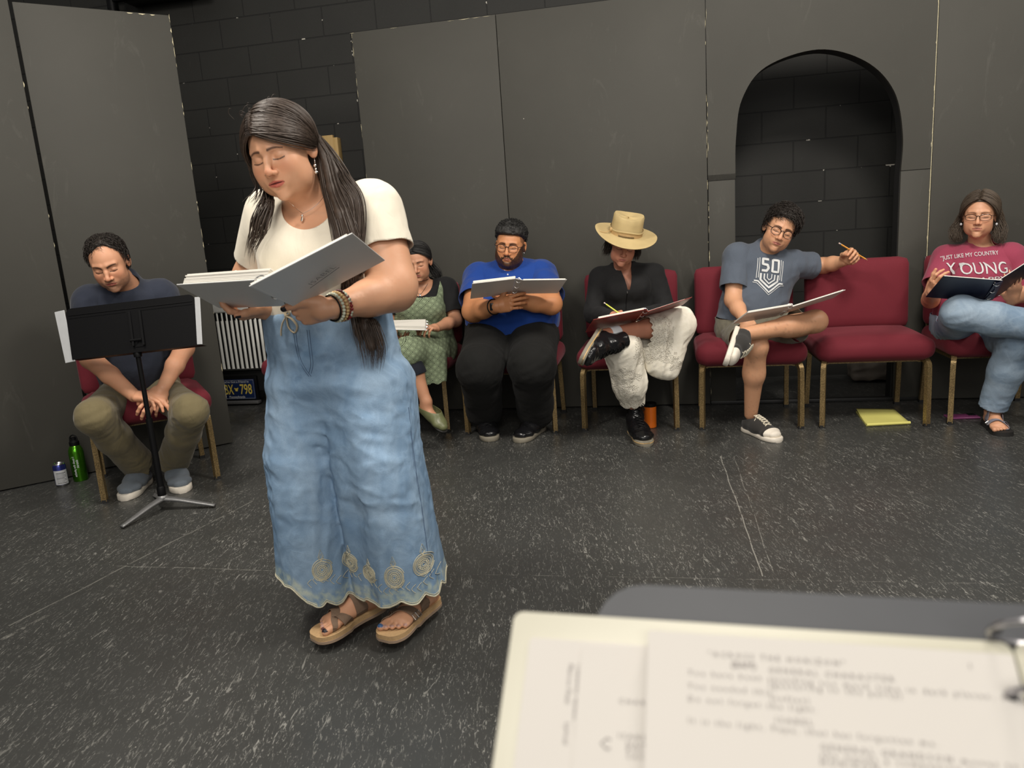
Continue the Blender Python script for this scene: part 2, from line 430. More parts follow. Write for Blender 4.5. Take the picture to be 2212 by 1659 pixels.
# arch flat: one outline with the opening cut from the bottom
ae = empty('arch_flat', (B1[0], B1[1], 0), YAW, 'black stage flat with a tall arched opening', 'stage flat', 'black plywood stage flats')
arch = smooth_path([(1.166, 1.36), (1.170, 1.585), (1.205, 1.80), (1.335, 1.96), (1.615, 2.022), (1.86, 1.935), (2.012, 1.765), (2.066, 1.53), (2.062, 1.30)], 8)
def prism(bm, pts, y0, y1):
    a = [bm.verts.new((p[0], y0, p[1])) for p in pts]; b = [bm.verts.new((p[0], y1, p[1])) for p in pts]
    bm.faces.new(a); bm.faces.new(b[::-1])
    for i in range(len(pts)):
        j = (i+1) % len(pts); bm.faces.new((a[i], b[i], b[j], a[j]))
def arch_piece(name, y0, y1, m):
    bm = bmesh.new(); top = 2.41
    C_ = [tuple(p) for p in arch if p[1] > 1.34]
    C_ = [(1.166, 1.340)] + C_ + [(2.064, 1.335)]
    n = len(C_)
    O = [(1.010, z) for u, z in C_ if z < 1.7 and u < 1.5]; k = len(O)
    O = []
    for i, (u, z) in enumerate(C_):
        if u < 1.22 and z < 1.83: O.append((1.010, z if i else 1.392))
        elif u > 2.00 and z < 1.79: O.append((2.217, z))
        else: O.append((1.010+(u-1.19)/(2.01-1.19)*1.207, top))
    C_[0] = (1.166, 1.392)
    a = [[bm.verts.new((p[0], y, p[1])) for p in C_] for y in (y0, y1)]; b = [[bm.verts.new((p[0], y, p[1])) for p in O] for y in (y0, y1)]
    for i in range(n-1):
        for q in (0, 1):
            try: bm.faces.new((a[q][i], a[q][i+1], b[q][i+1], b[q][i]))
            except ValueError: pass
        bm.faces.new((a[0][i], a[0][i+1], a[1][i+1], a[1][i])); bm.faces.new((b[0][i], b[0][i+1], b[1][i+1], b[1][i]))
    # corner fillers
    def tri(pts):
        for y in (y0, y1): bm.faces.new([bm.verts.new((p[0], y, p[1])) for p in pts])
    for i in range(n-1):
        if O[i][0] == 1.010 and O[i+1][1] == top and O[i][1] != top: tri([O[i], O[i+1], (1.010, top)])
        if O[i][1] == top and O[i+1][0] == 2.217 and O[i+1][1] != top: tri([O[i], O[i+1], (2.217, top)])
    return bm_obj(name, bm, m, ae)
arch_piece('upper_panel', 0.0, 0.02, M['flat'])
box('lower_panel', ((1.012+1.163)/2, 0.014, 0.695), (0.151, 0.02, 1.388), M['flat'], ae, 0.001)
box('lower_panel', ((2.064+2.216)/2, 0.013, 0.667), (0.152, 0.02, 1.330), M['flat'], ae, 0.001)
# reveal lining of the opening
mb = MB(); A = np.array([(1.166, 0.0), (1.166, 0.7)] + [tuple(p) for p in arch] + [(2.062, 0.65), (2.056, 0.0)])
cen = np.array([1.615, 1.2])
V = []; F = []
for k, (u, z) in enumerate(A):
    t0 = A[min(k+1, len(A)-1)]-A[max(k-1, 0)]; nrm = np.array([-t0[1], t0[0]]); nrm /= np.linalg.norm(nrm)
    o = np.array([u, z]) + nrm*0.012
    V += [(u, 0.0205, z), (u, 0.115, z), (o[0], 0.115, o[1]), (o[0], 0.0205, o[1])]
for k in range(len(A)-1):
    for j in range(4): F.append((k*4+j, k*4+(j+1) % 4, k*4+4+(j+1) % 4, k*4+4+j))
mb.add(V, F); mb.build('arch_reveal', M['black_paint'], ae)
box('sill_bar', ((1.01+2.217)/2, 0.02, 0.012), (1.205, 0.04, 0.022), M['black_paint'], ae, 0.003)
box('edge_strip', (2.2185, 0.012, 1.45), (0.0028, 0.022, 1.80), M['chip'], ae)
ragged_edge(1.0115, 1.3, 1.0115, 0.05, 0.0035, ae, seed=12, wmax=0.002, dens=0.25)
ragged_edge(1.0115, 0.955, 1.0115, 0.83, 0.003, ae, seed=15, wmax=0.004, dens=0.9)
ragged_edge(1.0115, 2.35, 1.0115, 1.5, -0.001, ae, seed=13, wmax=0.002, dens=0.25)
ragged_edge(2.215, 0.4, 2.215, 2.3, -0.001, ae, seed=14, wmax=0.002, dens=0.4)
# brackets seen on the wall above the left flat
v = empty('wall_vent', (B1[0], B1[1], 0), YAW, 'black vent housing high on the block wall above the left flats', 'vent')
box('housing', (-2.78, GAP-0.09, 3.12), (0.66, 0.18, 0.26), M['black_paint'], v, 0.01)
for k in range(3): box('rail', (-2.76, GAP-0.21, 2.985+0.07*k), (0.74, 0.05, 0.03), M['black_metal'], v, 0.01)
p = empty('wall_pipe', (B1[0], B1[1], 0), YAW, 'black vertical pipe on the block wall left of the vent', 'pipe')
MB().tube([(-3.26, GAP-0.05, 2.2), (-3.26, GAP-0.05, 3.58)], 0.038, n=16).build('tube', M['black_metal'], p)
box('clamp', (-3.26, GAP-0.05, 2.9), (0.11, 0.10, 0.05), M['black_metal'], p, 0.006)
# raw timber standing behind the woman
tb = empty('timber_board', (B1[0], B1[1], 0), YAW, 'raw pine board standing upright against the block wall behind the standing woman', 'board')
box('board', (-1.66, GAP-0.05, 0.965), (0.085, 0.028, 1.93), M['raw_wood'], tb, 0.002)
box('batten', (-1.60, GAP-0.035, 0.955), (0.036, 0.065, 1.91), M['raw_wood'], tb, 0.002)
# black case glimpsed under the empty chair, behind the arch
M['dusty'] = plain('dusty_brown_leather', (0.34, 0.29, 0.24), 0.7, 0, 12, 0.6, 0.4)
# ================================================================ chairs
def maroon():
    t = NT('maroon_chair_fabric'); c = t.coord()
    w = t.noise(c, 520, 2, 0.7); b = t.noise(c, 12, 3)
    col = t.mix(w, srgb(84, 22, 33), srgb(122, 40, 51)); col = t.mix(t.math('MULTIPLY', b, 0.25), col, srgb(120, 40, 52))
    m = t.out(col, 0.85, 0, t.bump(w, 0.4, 0.001), 0.3); t.b.inputs['Sheen Weight'].default_value = 0.12; t.b.inputs['Sheen Roughness'].default_value = 0.4
    t.b.inputs['Sheen Tint'].default_value = (1, 0.5, 0.55, 1)
    return m
def gold_vein():
    t = NT('gold_vein_frame'); c = t.coord(); n = t.noise(c, 190, 5, 0.75, 0.8)
    f = t.ramp(n, [(0.44, 0.0), (0.60, 1.0)])
    return t.out(t.mix(f, srgb(116, 98, 66), srgb(176, 150, 104)), 0.38, 0.6, t.bump(n, 0.2, 0.001))
M['maroon'] = maroon(); M['gold'] = gold_vein(); M['rubber'] = plain('black_rubber', (0.01, 0.01, 0.01), 0.7)
def cushion(name, c, s, r, dome, m, parent, front=0.0):
    bm = bmesh.new(); bmesh.ops.create_cube(bm, size=1.0)
    bmesh.ops.subdivide_edges(bm, edges=bm.edges[:], cuts=9, use_grid_fill=True)
    h = np.array(s)/2
    for v in bm.verts:
        p = np.array(v.co)*2  # -1..1
        q = p*h; inner = np.clip(q, -(h-r), h-r); d = q-inner; L = np.linalg.norm(d)
        if L > 1e-9: q = inner + d/L*r
        k = (1-abs(p[0])**2.5)*(1-abs(p[1])**2.5) if dome[2] else 0
        q[2] += dome[2]*k*(p[2] > 0)
        k2 = (1-abs(p[0])**2.5)*(1-abs(p[2])**2.5) if dome[1] else 0
        if dome[1]: q[1] += dome[1]*k2*(-1 if p[1] < 0 else 0.3)
        if front: q[2] -= front*max(0, p[1]*0.5+0.5)*(p[2] < 0)*-1*0 
        v.co = q + np.array(c)
    return bm_obj(name, bm, m, parent, smooth=True)
def make_chair(label):
    """church chair: 0.575 wide, origin on the floor under the seat centre, back towards +y"""
    e = empty('banquet_chair', (0, 0, 0), 0, label, 'chair', 'maroon banquet chairs along the wall')
    st = cushion('seat', (0, -0.01, 0.415), (0.580, 0.50, 0.125), 0.058, (0, 0.004, 0.020), M['maroon'], e)
    bm = bmesh.new()
    bk = cushion('backrest', (0, 0.206, 0.665), (0.555, 0.085, 0.400), 0.040, (0, 0.018, 0), M['maroon'], e)
    lb = box('lower_back', (0, 0.232, 0.455), (0.475, 0.05, 0.10), M['maroon'], e, 0.02, 4)
    for o in (bk,):
        for v in o.data.vertices:
            z = v.co.z; v.co.y += 0.07*(z-0.47)
    x = 0.255; q = 0.0125
    mb = MB(); mb.tube([(-x+0.02, -0.165, 0.346), (x-0.02, -0.165, 0.346)], q*0.55, square=True); mb.tube([(-x+0.01, 0.19, 0.345), (x-0.01, 0.19, 0.345)], q*0.8, square=True)
    for s in (-1, 1): mb.tube([(s*(x-0.022), -0.17, 0.347), (s*(x-0.014), 0.23, 0.347)], q*0.9, square=True)
    mb.build('seat_frame', M['gold'], e, smooth=False)
    for s in (-1, 1):
        path = smooth_path([(s*(x-0.030), -0.130, 0.358), (s*(x-0.014), -0.185, 0.360), (s*(x-0.003), -0.216, 0.340), (s*(x+0.001), -0.224, 0.29), (s*(x+0.003), -0.228, 0.008)], 5)
        lg = MB().tube(path, q, square=True).build('leg', M['gold'], e, sharp=30)
        box('foot_cap', (s*(x+0.003), -0.228, 0.008), (0.029, 0.029, 0.016), M['rubber'], lg)
        path = smooth_path([(s*(x-0.004), 0.262, 0.008), (s*(x-0.008), 0.236, 0.22), (s*(x-0.012), 0.222, 0.37), (s*(x-0.014), 0.228, 0.50), (s*(x-0.016), 0.252, 0.82)], 5)
        lg = MB().tube(path, q, square=True).build('leg', M['gold'], e, sharp=30)
        box('foot_cap', (s*(x-0.004), 0.262, 0.008), (0.029, 0.029, 0.016), M['rubber'], lg)
    # back shell behind the cushion
    bsh = box('back_shell', (0, 0.250, 0.665), (0.53, 0.012, 0.37), M['black_paint'], e, 0.004)
    for v in bsh.data.vertices: v.co.y += 0.07*(v.co.z-0.47)
    return e
def copy_tree(o, parent=None):
    c = o.copy(); COL.objects.link(c)
    if parent is not None: c.parent = parent; c.matrix_parent_inverse = o.matrix_parent_inverse.copy()
    for ch in list(o.children): copy_tree(ch, c)
    return c
CH_PROTO = make_chair('x')
_first = [True]
CHAIRS = {}
def place_chair(key, FL, FR, label):
    """front left and front right feet (as seen from the camera)"""
    FL = np.array(FL[:2]); FR = np.array(FR[:2]); d = FR-FL; d /= np.linalg.norm(d); n = np.array([-d[1], d[0]])
    mid = (FL+FR)/2; o = CH_PROTO if _first[0] else copy_tree(CH_PROTO); _first[0] = False
    pos = mid + n*0.228
    o.location = (pos[0], pos[1], 0); o.rotation_euler = (0, 0, math.atan2(d[1], d[0])); o['label'] = label
    CHAIRS[key] = (np.array([pos[0], pos[1], 0]), math.atan2(d[1], d[0]))
    return o
def _ft(px, py, hw=0.258, yaw=None):
    return atZ(px, py)
place_chair('empty', atZ(1777, 924), atZ(2000, 921), 'empty maroon banquet chair between the grey-shirted man and the woman in maroon')
place_chair('grey', atZ(1518, 928), atZ(1730, 926), 'maroon banquet chair the man in the grey shirt and shorts sits on')
def from_left(p, yaw): return p, p + np.array([math.cos(yaw)*0.516, math.sin(yaw)*0.516, 0])
place_chair('hat', *from_left(atZ(1264, 930), YAW-0.03), 'maroon banquet chair under the woman in the tan hat')
place_chair('right', *from_left(atZ(2052, 916), YAW-0.02), 'maroon banquet chair under the woman in the maroon shirt')
place_chair('blue', *from_left(atZ(1012, 938), YAW), 'maroon banquet chair under the bearded man in the blue polo')
def to_left(p, yaw): return p - np.array([math.cos(yaw)*0.516, math.sin(yaw)*0.516, 0]), p
place_chair('green', *to_left(atZ(968, 932), YAW), 'maroon banquet chair under the woman in the green patterned dress')
place_chair('spare', *to_left(atZ(968, 932) - np.array([0.615, -0.135, 0]), YAW), 'maroon banquet chair mostly hidden behind the standing woman, near the chrome grille')
place_chair('man', atZ(230, 1085), atZ(468, 1035), 'maroon banquet chair under the man behind the music stand')
# ================================================================ smooth solid modelling: distance fields -> meshes
f32 = np.float32
def _v(a): return np.asarray(a, dtype=f32)
def hashnoise(P, scale=1.0, seed=0):
    """smooth value noise in [-1, 1] at points P (.., 3)"""
    Q = P*f32(scale) + f32(seed*17.31+100.0)
    I = np.floor(Q).astype(np.int32); Fr = Q - I; Fr = Fr*Fr*(3-2*Fr)
    def h(i, j, k):
        n = (i*73856093) ^ (j*19349663) ^ (k*83492791) ^ (seed*2654435 + 12345)
        n = (n ^ (n >> 13))*1274126177
        n = (n ^ (n >> 16)) & 0xffff
        return n.astype(f32)/f32(32767.5) - 1
    i, j, k = I[..., 0], I[..., 1], I[..., 2]; a, b, c = Fr[..., 0], Fr[..., 1], Fr[..., 2]
    x00 = h(i, j, k)*(1-a)+h(i+1, j, k)*a; x10 = h(i, j+1, k)*(1-a)+h(i+1, j+1, k)*a
    x01 = h(i, j, k+1)*(1-a)+h(i+1, j, k+1)*a; x11 = h(i, j+1, k+1)*(1-a)+h(i+1, j+1, k+1)*a
    return (x00*(1-b)+x10*b)*(1-c) + (x01*(1-b)+x11*b)*c
def smin(a, b, k):
    if k <= 0: return np.minimum(a, b)
    h = np.maximum(k-np.abs(a-b), 0)/k
    return np.minimum(a, b) - h*h*(k*f32(0.25))
def smax(a, b, k): return -smin(-a, -b, k)
def sstep(a, b, x):
    t = np.clip((x-a)/(b-a), 0, 1); return t*t*(3-2*t)
class Field:
    """a list of solids; each op: fn(points)->distance, bounding ball, blend radius, mode"""
    def __init__(s): s.ops = []; s.disp = None; s.pad = 0.012
    def op(s, fn, c, r, k=0.01, mode='+'): s.ops.append((fn, _v(c), float(r), f32(k), mode)); return s
    def cone(s, a, b, r1, r2, k=0.01, mode='+', off=0.0):
        a = _v(a); b = _v(b); ba = b-a; L2 = f32(ba@ba)+f32(1e-9)
        def fn(P):
            q = P-a; t = np.clip((q@ba)/L2, 0, 1); q = q-t[..., None]*ba
            return np.sqrt((q*q).sum(-1)) - (r1+(r2-r1)*t) - off
        return s.op(fn, (a+b)/2, math.sqrt(L2)/2+max(r1, r2)+off, k, mode)
    def chain(s, pts, rads, k=0.01, mode='+', off=0.0):
        for i in range(len(pts)-1): s.cone(pts[i], pts[i+1], rads[i], rads[i+1], k, mode, off)
        return s
    def ell(s, c, r, rot=None, k=0.01, mode='+', off=0.0):
        c = _v(c); r = _v(r)+f32(off); Rm = None if rot is None else _v(rot)
        def fn(P):
            q = P-c
            if Rm is not None: q = q@Rm
            k0 = np.sqrt(((q/r)**2).sum(-1)); k1 = np.sqrt(((q/(r*r))**2).sum(-1))+f32(1e-9)
            return k0*(k0-1)/k1
        return s.op(fn, c, float(max(r)), k, mode)
    def slab(s, a, b, side, w1, d1, w2, d2, k=0.03, mode='+', off=0.0, end=1.0, pw=2.0):
        """elliptic segment a->b: half widths w along side, d across; rounded ends"""
        a = _v(a); b = _v(b); ax = b-a; L = float(np.linalg.norm(ax)); ax = ax/L
        sd = _v(side); sd = sd-ax*(sd@ax); sd = sd/np.linalg.norm(sd); nn = np.cross(ax, sd)
        def fn(P):
            q = P-a; z = q@ax; t = np.clip(z/L, 0, 1); w = w1+(w2-w1)*t+off; d = d1+(d2-d1)*t+off
            ze = z-t*L; m = np.minimum(w, d)
            if pw == 2.0:
                g = np.sqrt(((q@sd)/w)**2+((q@nn)/d)**2+(ze/(m*end))**2)
            else:
                g = (np.abs((q@sd)/w)**pw+np.abs((q@nn)/d)**pw+np.abs(ze/(m*end))**pw)**(1/pw)
            return (g-1)*m
        return s.op(fn, (a+b)/2, L/2+max(w1, w2, d1, d2)+off, k, mode)
    def rbox(s, Mx, h, r=0.01, k=0.005, mode='+'):
        Mx = np.array(Mx, dtype=float); Rm = _v(Mx[:3, :3]); c = _v(Mx[:3, 3]); h = _v(h)
        def fn(P):
            q = np.abs((P-c)@Rm)-(h-f32(r))
            return np.sqrt((np.maximum(q, 0)**2).sum(-1))+np.minimum(q.max(-1), 0)-f32(r)
        return s.op(fn, c, float(np.linalg.norm(h)), k, mode)
    def add(s, other, k=None):
        s.ops += other.ops; return s
    def eval(s, P, bc=None, br=0.0):
        """P (B, n, 3) with block centres bc and radius br for culling, or plain (n, 3)"""
        if bc is None:
            D = np.full(P.shape[:-1], 9.0, f32)
            for fn, c, r, k, md in s.ops:
                d = fn(P)
                D = smin(D, d, k) if md == '+' else smax(D, -d, k)
        else:
            D = np.full(P.shape[:-1], 9.0, f32)
            for fn, c, r, k, md in s.ops:
                m = np.sqrt(((bc-c)**2).sum(-1)) - r < 2.6*br + k + s.pad
                if not m.any(): continue
                d = fn(P[m])
                D[m] = smin(D[m], d, k) if md == '+' else smax(D[m], -d, k)
        if s.disp is not None: D = D + s.disp(P)
        return D
    def bounds(s, m=0.012):
        a = [(c-r, c+r) for fn, c, r, k, md in s.ops if md == '+']
        return np.min([q[0] for q in a], 0)-m, np.max([q[1] for q in a], 0)+m
    def grad(s, P, e=0.0015):
        g = np.stack([s.eval(P+_v(v)*f32(e)) - s.eval(P-_v(v)*f32(e)) for v in ((1, 0, 0), (0, 1, 0), (0, 0, 1))], -1)
        return g/(np.linalg.norm(g, axis=-1, keepdims=True)+1e-9)
def surface(field, lo, hi, h, B=8):
    """naive surface nets on a narrow band; returns V (n,3), F (m,4)"""
    lo = np.asarray(lo, float); hi = np.asarray(hi, float)
    nb = np.maximum(1, np.ceil((hi-lo)/(h*B)).astype(int)); n = nb*B+1
    bi = np.stack(np.meshgrid(*[np.arange(k) for k in nb], indexing='ij'), -1).reshape(-1, 3)
    bc = (lo + (bi+0.5)*h*B).astype(f32); br = h*B*math.sqrt(3)/2
    dc = np.concatenate([field.eval(c) for c in np.array_split(bc, max(1, len(bc)//20000))])
    keep = np.abs(dc) < br*1.55+field.pad
    G = np.full(n, 1.0, f32)
    ins = ~keep & (dc < 0)
    for b in bi[ins]:
        G[b[0]*B:b[0]*B+B+1, b[1]*B:b[1]*B+B+1, b[2]*B:b[2]*B+B+1] = -1.0
    loc = np.stack(np.meshgrid(*[np.arange(B+1)]*3, indexing='ij'), -1).reshape(-1, 3)
    K = bi[keep]; KC = bc[keep]
    for s0 in range(0, len(K), 400):
        kk = K[s0:s0+400]
        idx = kk[:, None, :]*B + loc[None]
        P = (lo + idx*h).astype(f32)
        D = field.eval(P, KC[s0:s0+400], br)
        G[idx[..., 0], idx[..., 1], idx[..., 2]] = D
    S = G < 0
    a = S[:-1, :-1, :-1]; cnt = np.zeros(a.shape, np.int8)
    C8 = [(i, j, k) for i in (0, 1) for j in (0, 1) for k in (0, 1)]
    sl = lambda o, m: slice(o, m-1+o)
    for o in C8: cnt += S[sl(o[0], n[0]), sl(o[1], n[1]), sl(o[2], n[2])]
    act = (cnt > 0) & (cnt < 8); ci = np.argwhere(act)
    if len(ci) == 0: return np.zeros((0, 3)), np.zeros((0, 4), int)
    vals = np.stack([G[ci[:, 0]+o[0], ci[:, 1]+o[1], ci[:, 2]+o[2]] for o in C8], 1)
    acc = np.zeros((len(ci), 3)); num = np.zeros(len(ci))
    for p in range(8):
        for q in range(p+1, 8):
            A = np.array(C8[p]); Bq = np.array(C8[q])
            if np.abs(A-Bq).sum() != 1: continue
            va, vb = vals[:, p], vals[:, q]; m = (va < 0) != (vb < 0)
            t = np.where(m, va/(va-vb+1e-12), 0)
            acc += np.where(m[:, None], A+(Bq-A)*t[:, None], 0); num += m
    V = lo + (ci + acc/num[:, None])*h
    ix = np.full(act.shape, -1, np.int64); ix[act] = np.arange(len(ci))
    F = []
    for ax in range(3):
        u, v = [(1, 2), (2, 0), (0, 1)][ax]
        s0 = [slice(1, -1)]*3; s0[ax] = slice(0, -1); s1 = [slice(1, -1)]*3; s1[ax] = slice(1, None)
        A = S[tuple(s0)]; Bq = S[tuple(s1)]
        for flip, mm in ((False, A & ~Bq), (True, ~A & Bq)):
            e = np.argwhere(mm)
            if len(e) == 0: continue
            e = e + 1; e[:, ax] -= 1
            def g(du, dv):
                t = e.copy(); t[:, u] -= du; t[:, v] -= dv; return ix[t[:, 0], t[:, 1], t[:, 2]]
            q = np.stack([g(1, 1), g(0, 1), g(0, 0), g(1, 0)], 1)
            F.append(q[:, ::-1] if flip else q)
    F = np.concatenate(F); F = F[(F >= 0).all(1)]
    return V, F
def clip_mesh(V, F, g):
    """keep g < 0; quads or tris in, tris out, cut exactly along g = 0"""
    if F.shape[1] == 4: F = np.concatenate([F[:, [0, 1, 2]], F[:, [0, 2, 3]]])
    gi = g[F] < 0; c = gi.sum(1)
    out = [F[c == 3]]; newV = [V]; base = len(V)
    for want in (1, 2):
        T = F[c == want]; I = gi[c == want]
        if len(T) == 0: continue
        odd = np.argmax(I if want == 1 else ~I, axis=1)
        r = np.arange(len(T)); a = T[r, odd]; b = T[r, (odd+1) % 3]; d = T[r, (odd+2) % 3]
        def cut(p, q):
            t = g[p]/(g[p]-g[q]+1e-12); return V[p]+(V[q]-V[p])*t[:, None]
        e1 = cut(a, b); e2 = cut(a, d)
        newV += [e1, e2]; n = len(T); i1 = base+np.arange(n); i2 = i1+n; base += 2*n
        if want == 1: out.append(np.stack([a, i1, i2], 1))
        else: out.append(np.stack([b, d, i2], 1)); out.append(np.stack([b, i2, i1], 1))
    V2 = np.concatenate(newV); F2 = np.concatenate(out)
    # weld equal cut points and drop unused
    key = np.round(V2*50000).astype(np.int64); _, inv, first = None, None, None
    u, first, inv = np.unique(key, axis=0, return_index=True, return_inverse=True)
    inv = inv.reshape(-1)
    F2 = inv[F2]; V3 = V2[first]
    ok = (F2[:, 0] != F2[:, 1]) & (F2[:, 1] != F2[:, 2]) & (F2[:, 0] != F2[:, 2]); F2 = F2[ok]
    used = np.unique(F2); mp = np.full(len(V3), -1); mp[used] = np.arange(len(used))
    return V3[used], mp[F2]
def merge(parts):
    Vs, Fs, o = [], [], 0
    for V, F in parts:
        if F.shape[1] == 4: F = np.concatenate([F[:, [0, 1, 2]], F[:, [0, 2, 3]]])
        Vs.append(V); Fs.append(F+o); o += len(V)
    return np.concatenate(Vs), np.concatenate(Fs)
def drop_inside(V, F, boxes, margin):
    """remove faces whose centre lies inside any of the finer boxes (lo, hi)"""
    c = V[F].mean(1); k = np.ones(len(F), bool)
    for lo, hi in boxes: k &= ~((c > np.array(lo)+margin).all(1) & (c < np.array(hi)-margin).all(1))
    return V, F[k]
def Rm(y, p, r):
    cy, sy, cp, sp, cr, sr = math.cos(R(y)), math.sin(R(y)), math.cos(R(p)), math.sin(R(p)), math.cos(R(r)), math.sin(R(r))
    return np.array([[cy, -sy, 0], [sy, cy, 0], [0, 0, 1.]]) @ np.array([[1, 0, 0], [0, cp, -sp], [0, sp, cp]]) @ np.array([[cr, 0, sr], [0, 1, 0], [-sr, 0, cr]])
def solidify(o, th, offset=-1.0):
    md = o.modifiers.new('thickness', 'SOLIDIFY'); md.thickness = th; md.offset = offset; md.use_rim = True; return o
# ================================================================ heads, hands, bodies
class Head:
    def __init__(s, c, ypr, sc=1.0, jaw=1.0, cheek=0.0, nose=1.0, width=1.0, chin=1.0, lips=1.0, mouth_open=0.0, brow=0.0):
        s.c = np.array(c, float); s.R = Rm(*ypr); s.s = sc
        s.__dict__.update(jaw=jaw, cheek=cheek, nose=nose, width=width, chin=chin, lips=lips, mo=mouth_open, brow=brow)
    def w(s, p): return s.c + s.R @ (np.array(p, float)*s.s)
    def wv(s, P): return s.c + (np.asarray(P)*s.s) @ s.R.T
    def loc(s, P): return ((P - _v(s.c)) @ _v(s.R))/f32(s.s)
    def _local(s):
        F = Field(); w = s.width; j = s.jaw; ch = s.cheek
        F.ell((0, 0.012, 0.036), (0.074*w, 0.094, 0.080), k=0.0)
        F.ell((0, -0.028, 0.004), (0.064*w, 0.062, 0.068), k=0.03)
        F.ell((0, -0.028, -0.035), (0.059*w*j, 0.060, 0.062), k=0.025)
        F.ell((0, -0.040, -0.080), (0.042*w*j, 0.044, 0.032), k=0.028)
        F.ell((0, -0.077, -0.103*s.chin), (0.018, 0.015, 0.013), k=0.02)
        for sx in (-1, 1):
            F.ell((sx*0.037*w, -0.062, -0.034), (0.024+ch, 0.021+ch*0.6, 0.028+ch), k=0.026)   # cheek
            F.ell((sx*0.042*w*j, -0.034, -0.066), (0.019+ch, 0.032, 0.026+ch), k=0.024)
            F.cone((sx*0.012, -0.087, 0.021), (sx*0.043*w, -0.073, 0.021), 0.0075+s.brow, 0.006+s.brow, k=0.014)
            F.ell((sx*0.0315, -0.094, 0.001), (0.0165, 0.0105, 0.0105), k=0.014, mode='-')
            F.ell((sx*0.0315, -0.0745, -0.001), (0.0150, 0.0140, 0.0125), k=0.004)              # closed lid over the ball
        n = s.nose
        F.chain([(0, -0.086, 0.012), (0, -0.096, -0.008), (0, -0.109*(0.93+0.07*n), -0.029)], [0.0075, 0.0080*n, 0.0095*n], k=0.009)
        F.ell((0, -0.110*(0.93+0.07*n), -0.035), (0.0115*n, 0.0105*n, 0.0085*n), k=0.006)
        for sx in (-1, 1):
            F.ell((sx*0.0125*n, -0.099, -0.038), (0.0078*n, 0.0095, 0.0068), k=0.005)
            F.ell((sx*0.0065*n, -0.108, -0.0445), (0.0034, 0.0045, 0.0035), k=0.002, mode='-')
        # lips
        l = s.lips; o = s.mo
        F.ell((0, -0.0820, -0.064), (0.030, 0.0120, 0.0200), k=0.018)
        F.cone((-0.021, -0.0880, -0.0636+o*0.3), (-0.004, -0.0935, -0.0612+o*0.3), 0.0024*l, 0.0040*l, k=0.005)
        F.cone((0.021, -0.0880, -0.0636+o*0.3), (0.004, -0.0935, -0.0612+o*0.3), 0.0024*l, 0.0040*l, k=0.005)
        F.chain([(-0.019, -0.0872, -0.0672-o*0.7), (0, -0.0920, -0.0694-o), (0.019, -0.0872, -0.0672-o*0.7)], [0.0030*l, 0.0050*l, 0.0030*l], k=0.005)
        F.chain([(-0.023, -0.0905, -0.0650-o*0.3), (0, -0.0970, -0.0648-o*0.3), (0.023, -0.0905, -0.0650-o*0.3)], [0.0008, 0.0012+o*0.6, 0.0008], k=0.003, mode='-')
        F.ell((0, -0.0945, -0.082), (0.020, 0.006, 0.004), k=0.008, mode='-')
        for sx in (-1, 1):                                                                       # ears
            rt = Rm(sx*-22, -8, 0)
            F.ell((sx*0.0775*w, 0.012, -0.008), (0.0075, 0.0185, 0.0310), rot=rt, k=0.006)
            F.ell((sx*0.0835*w, 0.008, -0.004), (0.0050, 0.0105, 0.0190), rot=rt, k=0.004, mode='-')
            F.ell((sx*0.0735*w, 0.000, -0.012), (0.007, 0.007, 0.008), k=0.004)
        return F
    def field(s):
        L = s._local(); Rw = _v(s.R); c = _v(s.c); sc = f32(s.s); F = Field()
        for fn, cc, r, k, md in L.ops:
            F.op((lambda P, fn=fn: fn(((P-c)@Rw)/sc)*sc), s.w(cc), r*s.s, k*s.s, md)
        return F
    def skull(s, off=0.0, width=1.0):
        F = Field(); w = s.width
        F.ell((0, 0.012, 0.036), (0.074*w, 0.094, 0.080), k=0.0, off=off)
        F.ell((0, -0.026, 0.004), (0.064*w, 0.062, 0.068), k=0.03, off=off)
        F.ell((0, 0.035, -0.025), (0.060*w, 0.062, 0.050), k=0.03, off=off)
        Rw = _v(s.R); c = _v(s.c); sc = f32(s.s); G = Field()
        for fn, cc, r, k, md in F.ops:
            G.op((lambda P, fn=fn: fn(((P-c)@Rw)/sc)*sc), s.w(cc), r*s.s, k*s.s, md)
        return G
    def paint(s, P, C, skin, lip=(0.42, 0.15, 0.12), browc=(0.03, 0.022, 0.018), blush=0.25, brow_w=1.0, beard=None, stubble=None, lash=1.0, look=0.0, brow_tilt=0.0, inner=(0.12, 0.02, 0.02)):
        """real colour marks of a face: lips, brows, lashes, beard; painted shade in nostrils and lid creases"""
        Q = s.loc(P.astype(f32)); x, y, z = Q[:, 0], Q[:, 1], Q[:, 2]; ax = np.abs(x)
        near = (np.abs(z) < 0.16) & (ax < 0.12) & (y > -0.15) & (y < 0.14)
        front = near & (y < -0.045)
        def mixc(m, col):
            m = (m*near)[:, None]; C[:] = C*(1-m) + np.array(col)*m
        rosy = np.array([skin[0]*1.02, skin[1]*0.72, skin[2]*0.68])
        mixc(blush*np.exp(-(((ax-0.042)/0.020)**2+((z+0.030)/0.020)**2))*front, rosy)
        mixc(blush*1.2*np.exp(-((ax/0.014)**2+((z+0.036)/0.014)**2))*(y < -0.092), rosy)
        mixc(0.5*blush*(ax > 0.074*s.width)*(np.abs(z+0.008) < 0.035), rosy)
        if stubble is not None:
            col, a = stubble
            m = sstep(-0.050, -0.062, z)*sstep(0.02, -0.01, y)*sstep(-0.14, -0.125, z) + 0.8*np.exp(-((ax/0.024)**2+((z+0.050)/0.006)**2))*(y < -0.08)
            m = np.clip(m, 0, 1)*(0.75+0.35*hashnoise(P.astype(f32), 260, 3)); mixc(np.clip(m*a, 0, 1), col)
        # lips
        o = s.mo
